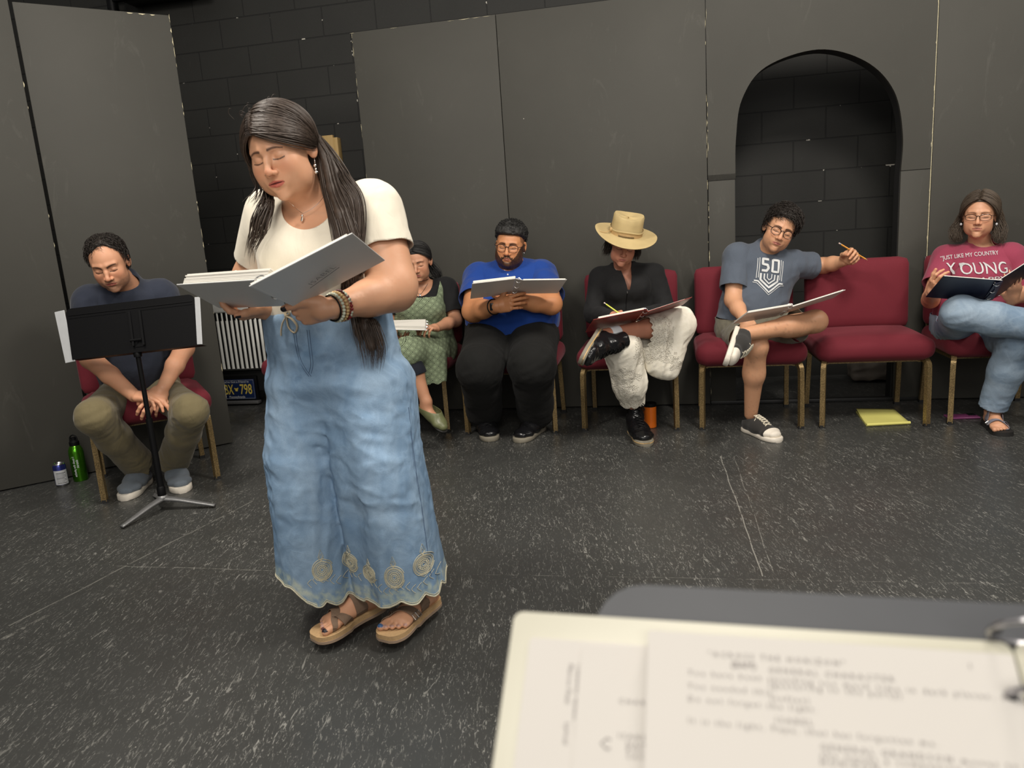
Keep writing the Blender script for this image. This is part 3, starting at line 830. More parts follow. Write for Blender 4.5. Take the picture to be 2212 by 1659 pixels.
        up = (z < -0.0575+o*0.3) & (z > -0.066); lo = (z <= -0.066) & (z > -0.0750-o*1.2)
        hw = 0.0235 - 0.35*np.maximum(0, -(z+0.066))
        cup = z < -0.0580 + o*0.3 - 0.26*np.maximum(0, ax-0.004) + 0.0012*(ax < 0.003)*-1
        cdn = z > -0.0748 - o*1.2 + 14.0*ax*ax
        lm = (y < -0.075) & (ax < 0.0235) & ((up & cup) | (lo & cdn))
        mixc(lm*0.85, lip)
        mouth = (y < -0.07) & (ax < 0.0245) & (np.abs(z+0.0650+o*0.3) < 0.0013*(1.1-ax/0.0245)+o*0.5*(1-(ax/0.0245)**2))
        mixc(mouth*0.9, inner)
        if beard is not None:
            col, style = beard
            if style == 'full':
                edge = np.interp(ax, [0, 0.02, 0.035, 0.050, 0.062, 0.085], [-0.086, -0.082, -0.066, -0.048, -0.02, 0.03])
                m = (z < edge) & (y < 0.012-0.2*(z+0.03)) & (z > -0.135)
                mus = (np.abs(z+0.0515+1.1*np.maximum(0, ax-0.012)) < 0.0065) & (ax < 0.031) & (y < -0.07) & ((ax > 0.0022) | (z > -0.049))
                side = (ax > 0.026) & (ax < 0.034) & (z < -0.055) & (z > -0.10) & (y < -0.06)
                m = m | mus | side
                mixc(np.where(m, 0.96, 0)*(0.92+0.08*hashnoise(P.astype(f32), 300, 5)), col)
        # brows
        bz = 0.0175 + s.__dict__.get('brow_z', 0.0) + 0.0035*np.sin(np.clip((ax-0.012)/0.036, 0, 1)*math.pi) + brow_tilt*(ax-0.03)
        bw = 0.0040*brow_w*(1-0.55*np.clip((ax-0.014)/0.036, 0, 1))
        mixc(0.9*front*(ax > 0.011)*(ax < 0.050)*np.clip(1.4-np.abs(z-bz)/bw, 0, 1), browc)
        # lash line along the lower edge of the closed lid
        ez = -0.0058 + look - 0.0032*(1-((ax-0.0315)/0.0165)**2)
        m = front & (np.abs(ax-0.0315) < 0.0165)
        mixc(lash*m*np.clip(1.7-np.abs(z-ez)/0.0013, 0, 1), (0.018, 0.012, 0.010))
        mixc(0.30*m*np.clip(1.4-np.abs(z-(0.0088))/0.001, 0, 1), tuple(np.array(skin)*0.45))  # eyelid crease shade painted as a darker skin line
        # nostril recess shade darkened into the colour
        mixc(0.8*np.exp(-(((ax-0.0065*s.nose)/0.0028)**2+((z+0.0445)/0.0022)**2))*(y < -0.098), (0.05, 0.015, 0.012))
        return C
FING = [((0.0300, 0.0900), (0.042, 0.025, 0.020), 0.0092), ((0.0100, 0.0950), (0.046, 0.028, 0.021), 0.0094),
        ((-0.0105, 0.0910), (0.043, 0.026, 0.021), 0.0088), ((-0.0295, 0.0820), (0.034, 0.020, 0.018), 0.0078)]
class Hand:
    """wrist at w, fingers along fdir, palm facing pdir; tside = +1/-1 side of the thumb (x = tside * f x p)"""
    def __init__(s, w, fdir, pdir, tside=1, curls=((20, 25, 15),)*4, spread=4, thumb=(25, 25, 20), sc=1.0, thumb_in=20, fat=1.0):
        f = np.array(fdir, float); f /= np.linalg.norm(f); p = np.array(pdir, float); p = p-f*(p@f); p /= np.linalg.norm(p)
        x = tside*np.cross(f, p)
        s.w = np.array(w, float); s.A = np.array([x, f, -p]).T; s.s = sc; s.F = Field(); s.tips = []; s.pads = []
        W = lambda q: s.w + s.A @ (np.array(q, float)*sc)
        s.W = W; F = s.F; z = sc
        Mx = np.eye(4); Mx[:3, :3] = s.A; Mx[:3, 3] = W((0.0005, 0.052, 0.0))
        F.cone(W((0, -0.012, 0)), W((0, 0.02, 0)), 0.024*z*fat, 0.027*z*fat, k=0.0)
        F.slab(W((0.001, 0.022, 0)), W((0.000, 0.082, 0)), s.A[:, 0], 0.030*z*fat, 0.0150*z*fat, 0.040*z*fat, 0.0120*z*fat, k=0.016*z)
        F.cone(W((0.024, 0.022, -0.010)), W((0.030, 0.055, -0.010)), 0.0155*z*fat, 0.0130*z*fat, k=0.015*z)   # thumb mound
        F.cone(W((-0.026, 0.025, -0.008)), W((-0.030, 0.065, -0.006)), 0.0125*z*fat, 0.0105*z*fat, k=0.015*z)
        for i, ((mx, my), ln, r) in enumerate(FING):
            c = curls[min(i, len(curls)-1)]; r = r*fat
            sp = R(spread)*(1.5-i)/1.5
            p0 = np.array([mx, my, -0.001]); a = 0.0; pts = [p0-np.array([0, 0.022, 0.0]), p0]
            for L, dc in zip(ln, c):
                a += R(dc); d = np.array([math.sin(sp)*math.cos(a), math.cos(sp)*math.cos(a), -math.sin(a)])
                pts.append(pts[-1]+d*L)
            rr = [r*0.95, r, r*0.94, r*0.86, r*0.74]
            F.chain([W(q) for q in pts], [q*z for q in rr], k=0.004*z)
            F.ell(W(pts[1]+np.array([0, 0, 0.002])), (r*1.08*z,)*3, k=0.005*z)
            s.tips.append((W(pts[-1]), W(pts[-2]), r*0.74*z, -(s.A @ np.array([0, -math.sin(a)*1.0, -math.cos(a)]))))
        a1, a2, a3 = thumb; out = R(a1+18); tin = R(thumb_in)
        q0 = np.array([0.024, 0.020, -0.006]); d1 = np.array([math.sin(out), math.cos(out)*math.cos(tin), -math.sin(tin)]); d1 /= np.linalg.norm(d1)
        q1 = q0+d1*0.044; o2 = out-R(a2); d2 = np.array([math.sin(o2), math.cos(o2)*math.cos(tin), -math.sin(tin)]); d2 /= np.linalg.norm(d2)
        q2 = q1+d2*0.033; o3 = o2-R(a3); d3 = np.array([math.sin(o3), math.cos(o3)*math.cos(tin), -math.sin(tin)*1.2]); d3 /= np.linalg.norm(d3)
        q3 = q2+d3*0.026
        F.chain([W(q) for q in (q0, q1, q2, q3)], [0.0150*z*fat, 0.0115*z*fat, 0.0105*z*fat, 0.0085*z*fat], k=0.009*z)
        bk = np.cross(d3, np.array([0, 0, 1.0])); 
        s.tips.append((W(q3), W(q2), 0.0085*z*fat, s.A @ np.array([0.35, 0.0, 0.94])))
        s.knuck = W((0, 0.09, 0)); s.ctr = W((0, 0.07, -0.01))
    def bounds(s, m=0.015):
        P = np.array([t[0] for t in s.tips]+[t[1] for t in s.tips]+[s.w, s.knuck, s.W((-0.04, 0.05, 0)), s.W((0.05, 0.05, 0)), s.W((0, 0.05, 0.03)), s.W((0, 0.05, -0.03))])
        return P.min(0)-m, P.max(0)+m
    def paint(s, P, C, skin, nail=None, long=0.0):
        rosy = np.array([skin[0]*1.0, skin[1]*0.74, skin[2]*0.70])
        for tip, prev, r, up in s.tips:
            d = np.linalg.norm(P-tip, axis=1)
            m = np.exp(-(d/(0.016*s.s))**2)[:, None]*0.35; C[:] = C*(1-m)+rosy*m
            ax = tip-prev; ax /= np.linalg.norm(ax); q = P-tip
            up2 = up-ax*(up@ax); up2 /= np.linalg.norm(up2)+1e-9; sd = np.cross(ax, up2)
            a = q@ax; b = q@sd; c = q@up2
            m = (np.abs(b) < r*0.78) & (c > r*0.35) & (a > -0.008*s.s) & (a < 0.009*s.s)
            if nail is not None: C[m] = nail
            else: C[m] = C[m]*0.5+np.array([skin[0]*1.15, skin[1]*1.0, skin[2]*1.0])*0.5
        return C
def skin_material():
    t = NT('skin'); c = t.coord(); col = t.attr('Col')
    n = t.noise(c, 65, 4, 0.6); n2 = t.noise(c, 900, 3, 0.7)
    m = t.mix(t.math('MULTIPLY', n, 0.22), col, (0.50, 0.16, 0.10), 'SOFT_LIGHT')
    mm = t.out(m, 0.47, 0, t.bump(n2, 0.22, 0.0006), 0.42)
    t.b.inputs['Subsurface Weight'].default_value = 0.10; t.b.inputs['Subsurface Radius'].default_value = (1.0, 0.35, 0.18); t.b.inputs['Subsurface Scale'].default_value = 0.006
    return mm
M['skin'] = skin_material()
def hair_material(name, c1, c2, rough=0.38, scale=(1, 1, 1)):
    t = NT(name); c = t.coord(scale=scale); n = t.noise(c, 90, 4, 0.6)
    return t.out(t.mix(n, c1, c2), rough+0.10, 0, t.bump(t.noise(c, 420, 3, 0.6), 0.5, 0.001), 0.35)
def bbox_of(P, r): 
    P = np.asarray(P); return P.min(0)-r, P.max(0)+r
def strands(name, paths, rad, m, parent, sides=3, taper=True):
    """many thin locks (list of (n,3) arrays) in one hair mesh"""
    VV = []; FF = []; o = 0
    for i, P in enumerate(paths):
        P = np.asarray(P, float); n = len(P)
        if n < 3: continue
        r = rad[i] if hasattr(rad, '__len__') else rad
        T = np.gradient(P, axis=0); T /= np.linalg.norm(T, axis=1)[:, None]+1e-12
        u = np.cross(T, np.array([0.3, 0.8, 0.52])); u /= np.linalg.norm(u, axis=1)[:, None]+1e-12; v = np.cross(T, u)
        t = np.linspace(0, 1, n); rr = r*np.minimum(1, np.minimum(0.35+t*8, (1-t)*3.5+0.06)) if taper else np.full(n, r)
        ang = 2*math.pi*np.arange(sides)/sides
        ring = P[:, None, :] + rr[:, None, None]*(np.cos(ang)[None, :, None]*u[:, None, :]+np.sin(ang)[None, :, None]*v[:, None, :])
        VV.append(ring.reshape(-1, 3)); a = np.arange(n-1)[:, None]*sides; k = np.arange(sides)[None]
        q = np.stack([a+k, a+(k+1) % sides, a+sides+(k+1) % sides, a+sides+k], -1).reshape(-1, 4)+o
        FF.append(q); o += n*sides
    return np_mesh(name, np.concatenate(VV), np.concatenate(FF), m, parent)
def comb_strands(F, P0, flow, steps, step, off, push=None, jit=0.0, seed=0):
    """walk from P0 along flow(P, t) kept at distance off from field F"""
    rn = np.random.RandomState(seed); P = np.asarray(P0, float).copy(); out = [P.copy()]
    J = rn.normal(size=P.shape)*jit
    offs = off if hasattr(off, '__len__') else np.full(len(P), off)
    for k in range(steps):
        g = F.grad(P.astype(f32)); d = F.eval(P.astype(f32))
        v = flow(P, k/steps) + J
        v = v - g*(np.minimum((v*g).sum(1), 0) if push == 'out' else (v*g).sum(1))[:, None]
        v /= np.linalg.norm(v, axis=1)[:, None]+1e-9
        P = P + v*step
        d = F.eval(P.astype(f32)); g = F.grad(P.astype(f32))
        if push == 'out': corr = np.maximum(offs-d, 0)
        else: corr = offs-d
        P = P + g*corr[:, None]; out.append(P.copy())
    return np.stack(out, 1)
# ================================================================ hair
def hairline(front=0.066, temple=0.030, ear=-0.010, nape=-0.075, xf=0.5, peak=0.0, recede=0.0):
    ys = [-0.10, -0.078, -0.045, -0.012, 0.012, 0.030, 0.07, 0.12]
    zs = [front, front, temple+0.012, temple-0.012, ear+0.004, ear-0.022, nape, nape-0.005]
    def fn(x, y):
        ax = np.abs(x)
        return np.interp(y, ys, zs) + recede*np.exp(-((ax-0.042)/0.016)**2)*(y < -0.02) - peak*np.exp(-(ax/0.012)**2)*(y < -0.03)
    return fn
def cap_mesh(hd, off, zl, h=0.004, lumps=0.0, lscale=60, topk=0.0, fade=0.018, sidek=None, seed=0):
    F = hd.skull(off); F.pad = 0.03
    def disp(P):
        q = hd.loc(P.astype(f32)); x, y, z = q[..., 0], q[..., 1], q[..., 2]
        e = z-zl(x, y).astype(f32)
        d = f32((off+0.004)*hd.s)*(1-sstep(-0.002, fade, e))
        if lumps: d = d - f32(lumps)*hashnoise(P.astype(f32), lscale, seed)*sstep(0, fade, e)
        if topk: d = d - f32(topk)*sstep(0.04, 0.10, z)
        return d
    F.disp = disp
    V, Q = surface(F, hd.c-0.17*hd.s, hd.c+0.17*hd.s, h)
    q = hd.loc(V.astype(f32)); g = zl(q[:, 0], q[:, 1]) - 0.002 - q[:, 2]
    return F, clip_mesh(V, Q, g)
def strand_arrays(paths, rad, sides=3):
    VV = []; FF = []; o = 0
    for i, P in enumerate(paths):
        P = np.asarray(P, float); n = len(P)
        if n < 3: continue
        r = rad[i] if hasattr(rad, '__len__') else rad
        T = np.gradient(P, axis=0); T /= np.linalg.norm(T, axis=1)[:, None]+1e-12
        u = np.cross(T, np.array([0.3, 0.8, 0.52])); u /= np.linalg.norm(u, axis=1)[:, None]+1e-12; v = np.cross(T, u)
        t = np.linspace(0, 1, n); rr = r*np.minimum(1, np.minimum(0.35+t*8, (1-t)*3.5+0.06))
        ang = 2*math.pi*np.arange(sides)/sides
        ring = P[:, None, :] + rr[:, None, None]*(np.cos(ang)[None, :, None]*u[:, None, :]+np.sin(ang)[None, :, None]*v[:, None, :])
        VV.append(ring.reshape(-1, 3)); a = np.arange(n-1)[:, None]*sides; k = np.arange(sides)[None]
        q = np.stack([a+k, a+(k+1) % sides, a+sides+(k+1) % sides, a+sides+k], -1).reshape(-1, 4)+o
        FF.append(q); o += n*sides
    return np.concatenate(VV), np.concatenate(FF)
def hair_obj(name, pieces, m, parent):
    V, F = merge(pieces); return np_mesh(name, V, F, m, parent)
def guide_strands(guides, n, spread, seed=0, wav=0.0, push=None, npt=8):
    """bundles of strands along a guide; spread = radius at each guide point; push = Field kept outside of"""
    rn = np.random.RandomState(seed); out = []
    G = smooth_path(guides, npt); t = np.linspace(0, 1, len(G)); S = np.interp(t, np.linspace(0, 1, len(spread)), spread)
    T = np.gradient(G, axis=0); T /= np.linalg.norm(T, axis=1)[:, None]
    u = np.cross(T, [0.1, 1, 0.1]); u /= np.linalg.norm(u, axis=1)[:, None]; v = np.cross(T, u)
    for i in range(n):
        a = rn.uniform(0, 2*math.pi); r = math.sqrt(rn.uniform(0, 1)); ph = rn.uniform(0, 6.28, 2); cut = rn.uniform(0.80, 1.0)
        P = G + u*(S*r*math.cos(a))[:, None] + v*(S*r*0.45*math.sin(a))[:, None]
        P = P + u*(wav*np.sin(t*9+ph[0]))[:, None] + v*(wav*np.sin(t*7+ph[1]))[:, None] + (rn.normal(size=3)*0.004*1)[None]*t[:, None]
        P = P[:max(4, int(len(P)*cut))]
        out.append(P)
    A_ = out
    if push is not None:
        lay = rn.uniform(0.003, 0.020, len(A_))
        for _ in range(2):
            L = [len(p) for p in A_]; Q = np.concatenate(A_).astype(f32); d = push.eval(Q); offs = np.repeat(lay, L).astype(f32); near = d < offs
            if near.any():
                g = push.grad(Q[near]); Q[near] += g*(offs[near]-d[near])[:, None]
            A_ = np.split(Q.astype(float), np.cumsum(L)[:-1])
    return A_
def scalp_seeds(hd, zl, n, seed=0, cond=None, off=0.0):
    """random points on the scalp above the hairline"""
    rn = np.random.RandomState(seed); out = []
    F = hd.skull(0.0)
    while len(out) < n:
        d = rn.normal(size=(n*2, 3)); d /= np.linalg.norm(d, axis=1)[:, None]
        L = d*np.array([0.076*hd.width, 0.096, 0.082])+np.array([0, 0.010, 0.034])
        P = hd.wv(L).astype(f32)
        for _ in range(2): P = P - F.grad(P)*F.eval(P)[:, None]
        q = hd.loc(P); ok = q[:, 2] > zl(q[:, 0], q[:, 1])+0.001
        if cond is not None: ok &= cond(q)
        out += list(P[ok].astype(float))
    return np.array(out[:n])
# ================================================================ people: shared builders
A = lambda px, py, Y: atY(px, py, Y)
def skin_mesh(name, F, fine, lo, hi, h, paint, parent, base, hfine=0.0025):
    """one continuous body mesh: coarse grid plus finer grids for head, hands and feet"""
    parts = []
    lo, hi = F.bounds(); V, Q = surface(F, lo, hi, h); V, Q = drop_inside(V, Q, [(b[0], b[1]) for b in fine], h*0.8); parts.append((V, Q))
    for b in fine:
        hh = b[2] if len(b) > 2 else hfine
        parts.append(surface(F, b[0], b[1], hh))
    V, T = merge(parts)
    C = np.tile(np.array(base, float), (len(V), 1)); paint(V, C)
    return np_mesh(name, V, T, M['skin'], parent, cols=np.clip(C, 0, 1))
def garment(name, F, lo, hi, h, m, parent, g=None, th=0.003, cols=None, offset=-1.0, extra=()):
    lo, hi = F.bounds(0.02)
    V, Q = surface(F, lo, hi, h)
    if g is not None:
        V, Q = clip_mesh(V, Q, g(V))
    for F2, g2 in extra:
        V2, Q2 = surface(F2, *F2.bounds(0.02), h)
        if g2 is not None: V2, Q2 = clip_mesh(V2, Q2, g2(V2))
        V, Q = merge([(V, Q), (V2, Q2)])
    o = np_mesh(name, V, Q, m, parent, cols=None if cols is None else cols(V))
    if th: solidify(o, th, offset)
    return o
def folds(P, dirv, scale, amp, seed=0, squash=0.25):
    """wrinkles running along dirv: noise squeezed across it"""
    d = _v(dirv)/np.linalg.norm(dirv); a = P@d
    Q = P - d*(a*f32(1-squash))[..., None]
    n = hashnoise(Q, scale, seed) + f32(0.4)*hashnoise(Q, scale*2.3, seed+5)
    r = f32(1)-np.abs(n)*f32(1.6)
    return r*f32(amp)
def person(label, loc):
    return wthing('person', loc, label, 'person')
def wthing(name, loc, label, cat, group=None):
    """an Empty at the thing's base; its parts are modelled where they stand in the room"""
    e = empty(name, (loc[0], loc[1], loc[2] if len(loc) > 2 else 0), 0, label, cat, group); e['at_world'] = 1
    return e
def wparent(o, par):
    """keep world placed mesh where it is under a moved parent"""
    o.matrix_parent_inverse = par.matrix_world.inverted(); return o
def adopt(par, *objs):
    bpy.context.view_layer.update()
    for o in objs:
        o.parent = par; o.matrix_parent_inverse = Matrix.Translation(par.location).inverted()
def beads(name, pts, r, m, parent=None):
    mb = MB()
    for p in pts: mb.ball(p, r, 10)
    return mb.build(name, m, parent, sharp=None)
def ring_pts(c, ax, up, r, n, a0=0, a1=2*math.pi, ry=None):
    c = np.array(c, float); ax = np.array(ax, float); ax /= np.linalg.norm(ax); u = np.array(up, float); u -= ax*(u@ax); u /= np.linalg.norm(u); v = np.cross(ax, u)
    return [c + u*r*math.cos(a0+(a1-a0)*k/n) + v*(ry or r)*math.sin(a0+(a1-a0)*k/n) for k in range(n+(0 if abs(a1-a0-2*math.pi) < 1e-6 else 1))]

# ================================================================ the standing woman
def denim(name, base, dark, fade, seam=None, scale=1.0, vcol=False):
    t = NT(name); c = t.coord(); x, y, z = t.sep(c)
    tw = t.noise(t.coord(scale=(1, 1, 0.45), rot=(0, R(12), 0)), 560, 2, 0.7)
    n = t.noise(t.coord(scale=(1, 1, 0.6)), 5.5, 4, 0.6, 0.6); cr = t.noise(t.coord(scale=(0.9, 0.9, 0.8), rot=(0.2, 0.5, 0)), 13, 3, 0.5, 1.0)
    ridge = t.math('SUBTRACT', 1.0, t.math('MULTIPLY', t.math('ABSOLUTE', t.math('SUBTRACT', cr, 0.5)), 11.0), clamp=True)
    col = t.mix(t.ramp(n, [(0.35, 0), (0.68, 1)]), base, fade)
    col = t.mix(t.math('MULTIPLY', tw, 0.5), col, dark)
    col = t.mix(t.math('MULTIPLY', ridge, 0.10), col, tuple(min(1, q*1.5) for q in fade))
    if vcol: 
        at = t.n('ShaderNodeVertexColor'); at.layer_name = 'Col'
        col = t.mix(1.0, col, at.outputs[0], 'MULTIPLY')
    nb = t.bump(tw, 0.35, 0.001); nb = t.bump(t.noise(t.coord(scale=(0.7, 0.7, 1.5)), 11, 4, 0.55, 0.5), 0.16, 0.010, nb)
    nb = t.bump(ridge, 0.10, 0.003, nb)
    return t.out(col, 0.85, 0, nb, 0.2)
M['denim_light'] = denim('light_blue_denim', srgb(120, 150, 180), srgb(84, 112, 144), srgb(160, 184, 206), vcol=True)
M['white_knit'] = fabric('ivory_knit', srgb(226, 218, 200), 500, 0.04, 0.15, 0.8, 0.25)
M['hair_brown'] = hair_material('dark_brown_hair', (0.022, 0.015, 0.011), (0.085, 0.060, 0.046), 0.36)
M['nail_black'] = plain('black_nail_polish', (0.004, 0.004, 0.006), 0.12)
M['silver'] = plain('silver', (0.75, 0.74, 0.72), 0.2, 1.0, 40, 0.05, 0.0)
M['white_board'] = plain('white_binder_vinyl', srgb(222, 221, 218), 0.4, 0, 8, 0.05, 0.25)
M['paper'] = plain('white_paper', srgb(226, 222, 212), 0.75, 0, 30, 0.03, 0.1)
M['ink'] = plain('grey_ink', (0.05, 0.05, 0.055), 0.7)
M['pencil_ink'] = plain('pencil_line', (0.11, 0.11, 0.12), 0.7)

SK_LEAD = srgb(206, 158, 126)
def build_lead():
    P = person('person standing in an ivory top and wide light denim trousers, reading from a white binder', (-0.50, 2.1))
    hd = Head((-0.556, 2.03, 1.398), (-14, 15, -9), 0.955, jaw=1.10, cheek=0.005, nose=0.97, width=1.04, lips=1.12, mouth_open=0.0022)
    nk = A(672, 455, 2.13)
    shA, shB = A(585, 462, 2.20), A(805, 452, 2.10)
    elA, wrA = A(540, 600, 2.29), A(590, 668, 2.09)
    elB, wrB = A(852, 628, 2.02), A(720, 665, 1.85)
    F = Field()
    side = (1, -0.12, 0)
    # torso
    F.slab(A(688, 520, 2.14), A(706, 640, 2.16), side, 0.172, 0.118, 0.158, 0.122, k=0.0)
    F.slab(A(706, 640, 2.16), A(726, 790, 2.16), side, 0.148, 0.12, 0.178, 0.145, k=0.04)
    F.slab(shA+np.array([0.03, 0, -0.03]), shB+np.array([-0.03, 0, -0.03]), (0, 0, 1), 0.075, 0.075, 0.080, 0.080, k=0.06)
    F.ell(A(628, 555, 2.045), (0.075, 0.062, 0.072), k=0.05); F.ell(A(722, 560, 2.025), (0.080, 0.065, 0.076), k=0.05)
    F.cone(nk+np.array([-0.01, 0.035, -0.02]), hd.w((0, 0.024, -0.075)), 0.053, 0.050, k=0.028)
    F.cone(nk, hd.w((0, -0.01, -0.085)), 0.046, 0.045, k=0.03)
    # arms
    F.chain([shA, elA, wrA], [0.062, 0.046, 0.026], k=0.035)
    F.cone(shB, elB+(shB-elB)*0.12, 0.070, 0.066, k=0.04)
    F.cone(elB+np.array([0, 0.0, 0.0]), elB+(wrB-elB)*0.45, 0.060, 0.046, k=0.03)
    F.cone(elB+(wrB-elB)*0.4, wrB, 0.048, 0.0285, k=0.02)
    fB = (A(640, 668, 1.86)-wrB)
    hB = Hand(wrB+(wrB-elB)/np.linalg.norm(wrB-elB)*0.012, (-0.10, 0.005, -0.010), (-0.1, 0.75, 0.55), tside=-1,
              curls=((62, 45, 25), (66, 48, 25), (70, 48, 25), (72, 48, 25)), spread=3, thumb=(6, 24, 8), sc=0.88, thumb_in=-10, fat=1.08)
    hA = Hand(wrA, (-0.80, -0.55, -0.10), (-0.25, 0.1, 0.95), tside=-1, curls=((22, 38, 20), (40, 55, 28), (50, 62, 30), (56, 60, 28)), spread=4, thumb=(6, 14, 5), sc=0.95, thumb_in=-4)
    F.ops += hB.F.ops + hA.F.ops + hd.field().ops
    # legs and feet
    ankA, ankB = A(776, 1300, 2.135), A(905, 1282, 2.10)
    hipA, hipB = A(668, 830, 2.18), A(800, 830, 2.14)
    for hp, an in ((hipA, ankA), (hipB, ankB)):
        kn = (hp+an)/2+np.array([0, -0.02, 0.0])
        F.chain([hp, kn, kn*0.4+an*0.6+np.array([0, 0.015, 0]), an], [0.090, 0.058, 0.050, 0.033], k=0.03)
    feet = []
    for tpx, hpx, an in (((683, 1383), (800, 1322), ankA), ((838, 1385), (925, 1312), ankB)):
        toe = atZ(*tpx, 0.03); heel = atZ(*hpx, 0.03)
        d = toe-heel; d[2] = 0; L = np.linalg.norm(d); d /= L; s = np.array([-d[1], d[0], 0])  # s points to image right side of the foot
        heel = toe - d*0.222
        an2 = heel+d*0.045+np.array([0, 0, 0.075]); F.cone(an+(an2-an)*0.3, an2, 0.034, 0.030, k=0.02)
        F.cone(heel+np.array([0, 0, 0.034]), an2, 0.027, 0.030, k=0.015)
        F.slab(heel+d*0.02+np.array([0, 0, 0.042]), heel+d*0.165+np.array([0, 0, 0.034]), s, 0.027, 0.026, 0.041, 0.016, k=0.03)
        F.cone(heel+d*0.05+np.array([0, 0, 0.070]), heel+d*0.15+np.array([0, 0, 0.038]), 0.026, 0.018, k=0.02)
        feet.append((toe, heel, d, s, L))
    toes = []
    for fi, (toe, heel, d, s, L) in enumerate(feet):
        inner = 1 if fi == 0 else -1        # big toe side along s
        for k in range(5):
            w = (0.030-0.0150*k)*inner; back = [0.0, 0.004, 0.012, 0.021, 0.032][k]; r = [0.0118, 0.0085, 0.008, 0.0075, 0.007][k]
            a = heel+d*(0.168-back*0.5)+s*w*1.0+np.array([0, 0, 0.032]); b = heel+d*(0.208-back)+s*w*1.08+np.array([0, 0, 0.030])
            F.cone(a, b, r, r*0.92, k=0.006); toes.append((b, a, r, np.array([0, 0, 1.0]), fi, k))
    F.pad = 0.02
    hb = (hd.c-0.165, hd.c+0.150)
    fb = [(hb[0], hb[1], 0.0021), (*hB.bounds(0.02), 0.0022), (*hA.bounds(0.02), 0.0022)]
    for toe, heel, d, s, L in feet:
        b = bbox_of([toe, heel], 0.06); fb.append((b[0], np.array([b[1][0], b[1][1], 0.12]), 0.0026))
    def paint(V, C):
        hd.paint(V, C, SK_LEAD, lip=srgb(186, 92, 84), browc=srgb(60, 42, 34), blush=0.42, brow_w=1.0, lash=0.95, look=-0.0005, brow_tilt=-0.12, inner=srgb(90, 28, 30))
        hB.paint(V, C, SK_LEAD, nail=(0.006, 0.006, 0.009)); hA.paint(V, C, SK_LEAD, nail=(0.006, 0.006, 0.009))
        for b, a, r, up, fi, k in toes:
            q = V-b; ax = (b-a)/np.linalg.norm(b-a)
            m = (np.linalg.norm(q, axis=1) < r*1.25) & (q[:, 2] > r*0.35) & ((q@ax) > -0.002)
            C[m] = [srgb(20, 16, 30), srgb(56, 94, 138)][fi] if (k == 0) else (srgb(90, 60, 60) if fi == 0 and k == 1 else srgb(176, 140, 128))
    body = skin_mesh('body', F, fb, (-1.0, 1.70, -0.01), (-0.10, 2.45, 1.60), 0.009, paint, P, SK_LEAD)
    # ivory top
    G = Field()
    G.slab(A(688, 520, 2.14), A(706, 650, 2.16), side, 0.186, 0.130, 0.176, 0.140, k=0.0)
    G.slab(A(706, 640, 2.16), A(716, 720, 2.16), side, 0.172, 0.140, 0.178, 0.145, k=0.05)
    G.slab(shA+np.array([0.03, 0, -0.03]), shB+np.array([-0.03, 0, -0.03]), (0, 0, 1), 0.080, 0.082, 0.086, 0.088, k=0.06)
    G.ell(A(628, 555, 2.045), (0.083, 0.070, 0.080), k=0.05); G.ell(A(724, 562, 2.025), (0.090, 0.074, 0.085), k=0.05)
    G.cone(shA, elA, 0.075, 0.062, k=0.035); G.cone(shB, elB, 0.085, 0.084, k=0.04)
    G.cone(nk+np.array([0.0, 0.035, -0.05]), nk+np.array([0, 0.04, 0.02]), 0.072, 0.068, k=0.035)
    G.disp = lambda p: folds(p, (0.35, 0, 1), 10, 0.0025, 2, 0.2) + folds(p, (1, 0, 0.5), 26, 0.0012, 7, 0.3)*sstep(-0.45, -0.38, p[..., 0])
    nc = A(648, 425, 1.98)
    ua = (elB-shB)/np.linalg.norm(elB-shB); ub = (elA-shA)/np.linalg.norm(elA-shA)
    def gtop(V):
        q = V-nc
        sc = 1-np.sqrt((q[:, 0]/0.078)**2+(q[:, 2]/0.083)**2+(np.maximum(q[:, 1]-0.12, 0)/0.05)**2)
        g = sc*0.07
        q2 = V-(nk+np.array([0.0, 0.035, 0.02])); g = np.maximum(g, (1-np.sqrt((q2[:, 0]/0.075)**2+(q2[:, 1]/0.075)**2+(q2[:, 2]/0.05)**2))*0.05)
        wv = 0.002*np.sin(V[:, 0]*90)
        near = np.linalg.norm(V-shB, axis=1) < 0.30
        g = np.maximum(g, np.where((V[:, 0] > shB[0]-0.02), (V-shB)@ua-0.125+wv, -1))
        g = np.maximum(g, np.where((V[:, 0] < shA[0]+0.012) & (V[:, 2] < 1.24), (V-shA)@ub-0.165, -1))
        return np.maximum(g, 0.950-V[:, 2])
    top = garment('ivory_top', G, (-0.85, 1.85, 0.93), (-0.20, 2.40, 1.42), 0.006, M['white_knit'], P, gtop, 0.003)
    # trousers
    T = Field()
    wst = A(706, 672, 2.15)
    T.slab(wst, A(730, 800, 2.16), side, 0.186, 0.156, 0.195, 0.168, k=0.0, end=0.4)
    def leg(px0, y0, Y0, hw0, d0, px1, y1, Y1, hw1, d1, k, pw=2.3):
        T.slab(A(px0, y0, Y0), A(px1, y1, Y1), (1, -0.1, 0), hw0, d0, hw1, d1, k=k, end=0.5, pw=pw)
    leg(672, 830, 2.17, 0.114, 0.150, 660, 980, 2.16, 0.110, 0.145, 0.05)
    leg(660, 980, 2.16, 0.110, 0.145, 707, 1340, 2.13, 0.122, 0.140, 0.012)
    leg(792, 830, 2.14, 0.140, 0.160, 814, 980, 2.12, 0.128, 0.155, 0.05)
    leg(814, 980, 2.12, 0.128, 0.155, 886, 1340, 2.10, 0.138, 0.150, 0.010)
    T.chain([A(676, 835, 1.955), A(726, 950, 1.965), A(758, 1116, 1.975), A(784, 1300, 1.975)], [0.004, 0.012, 0.028, 0.034], k=0.040, mode='-')
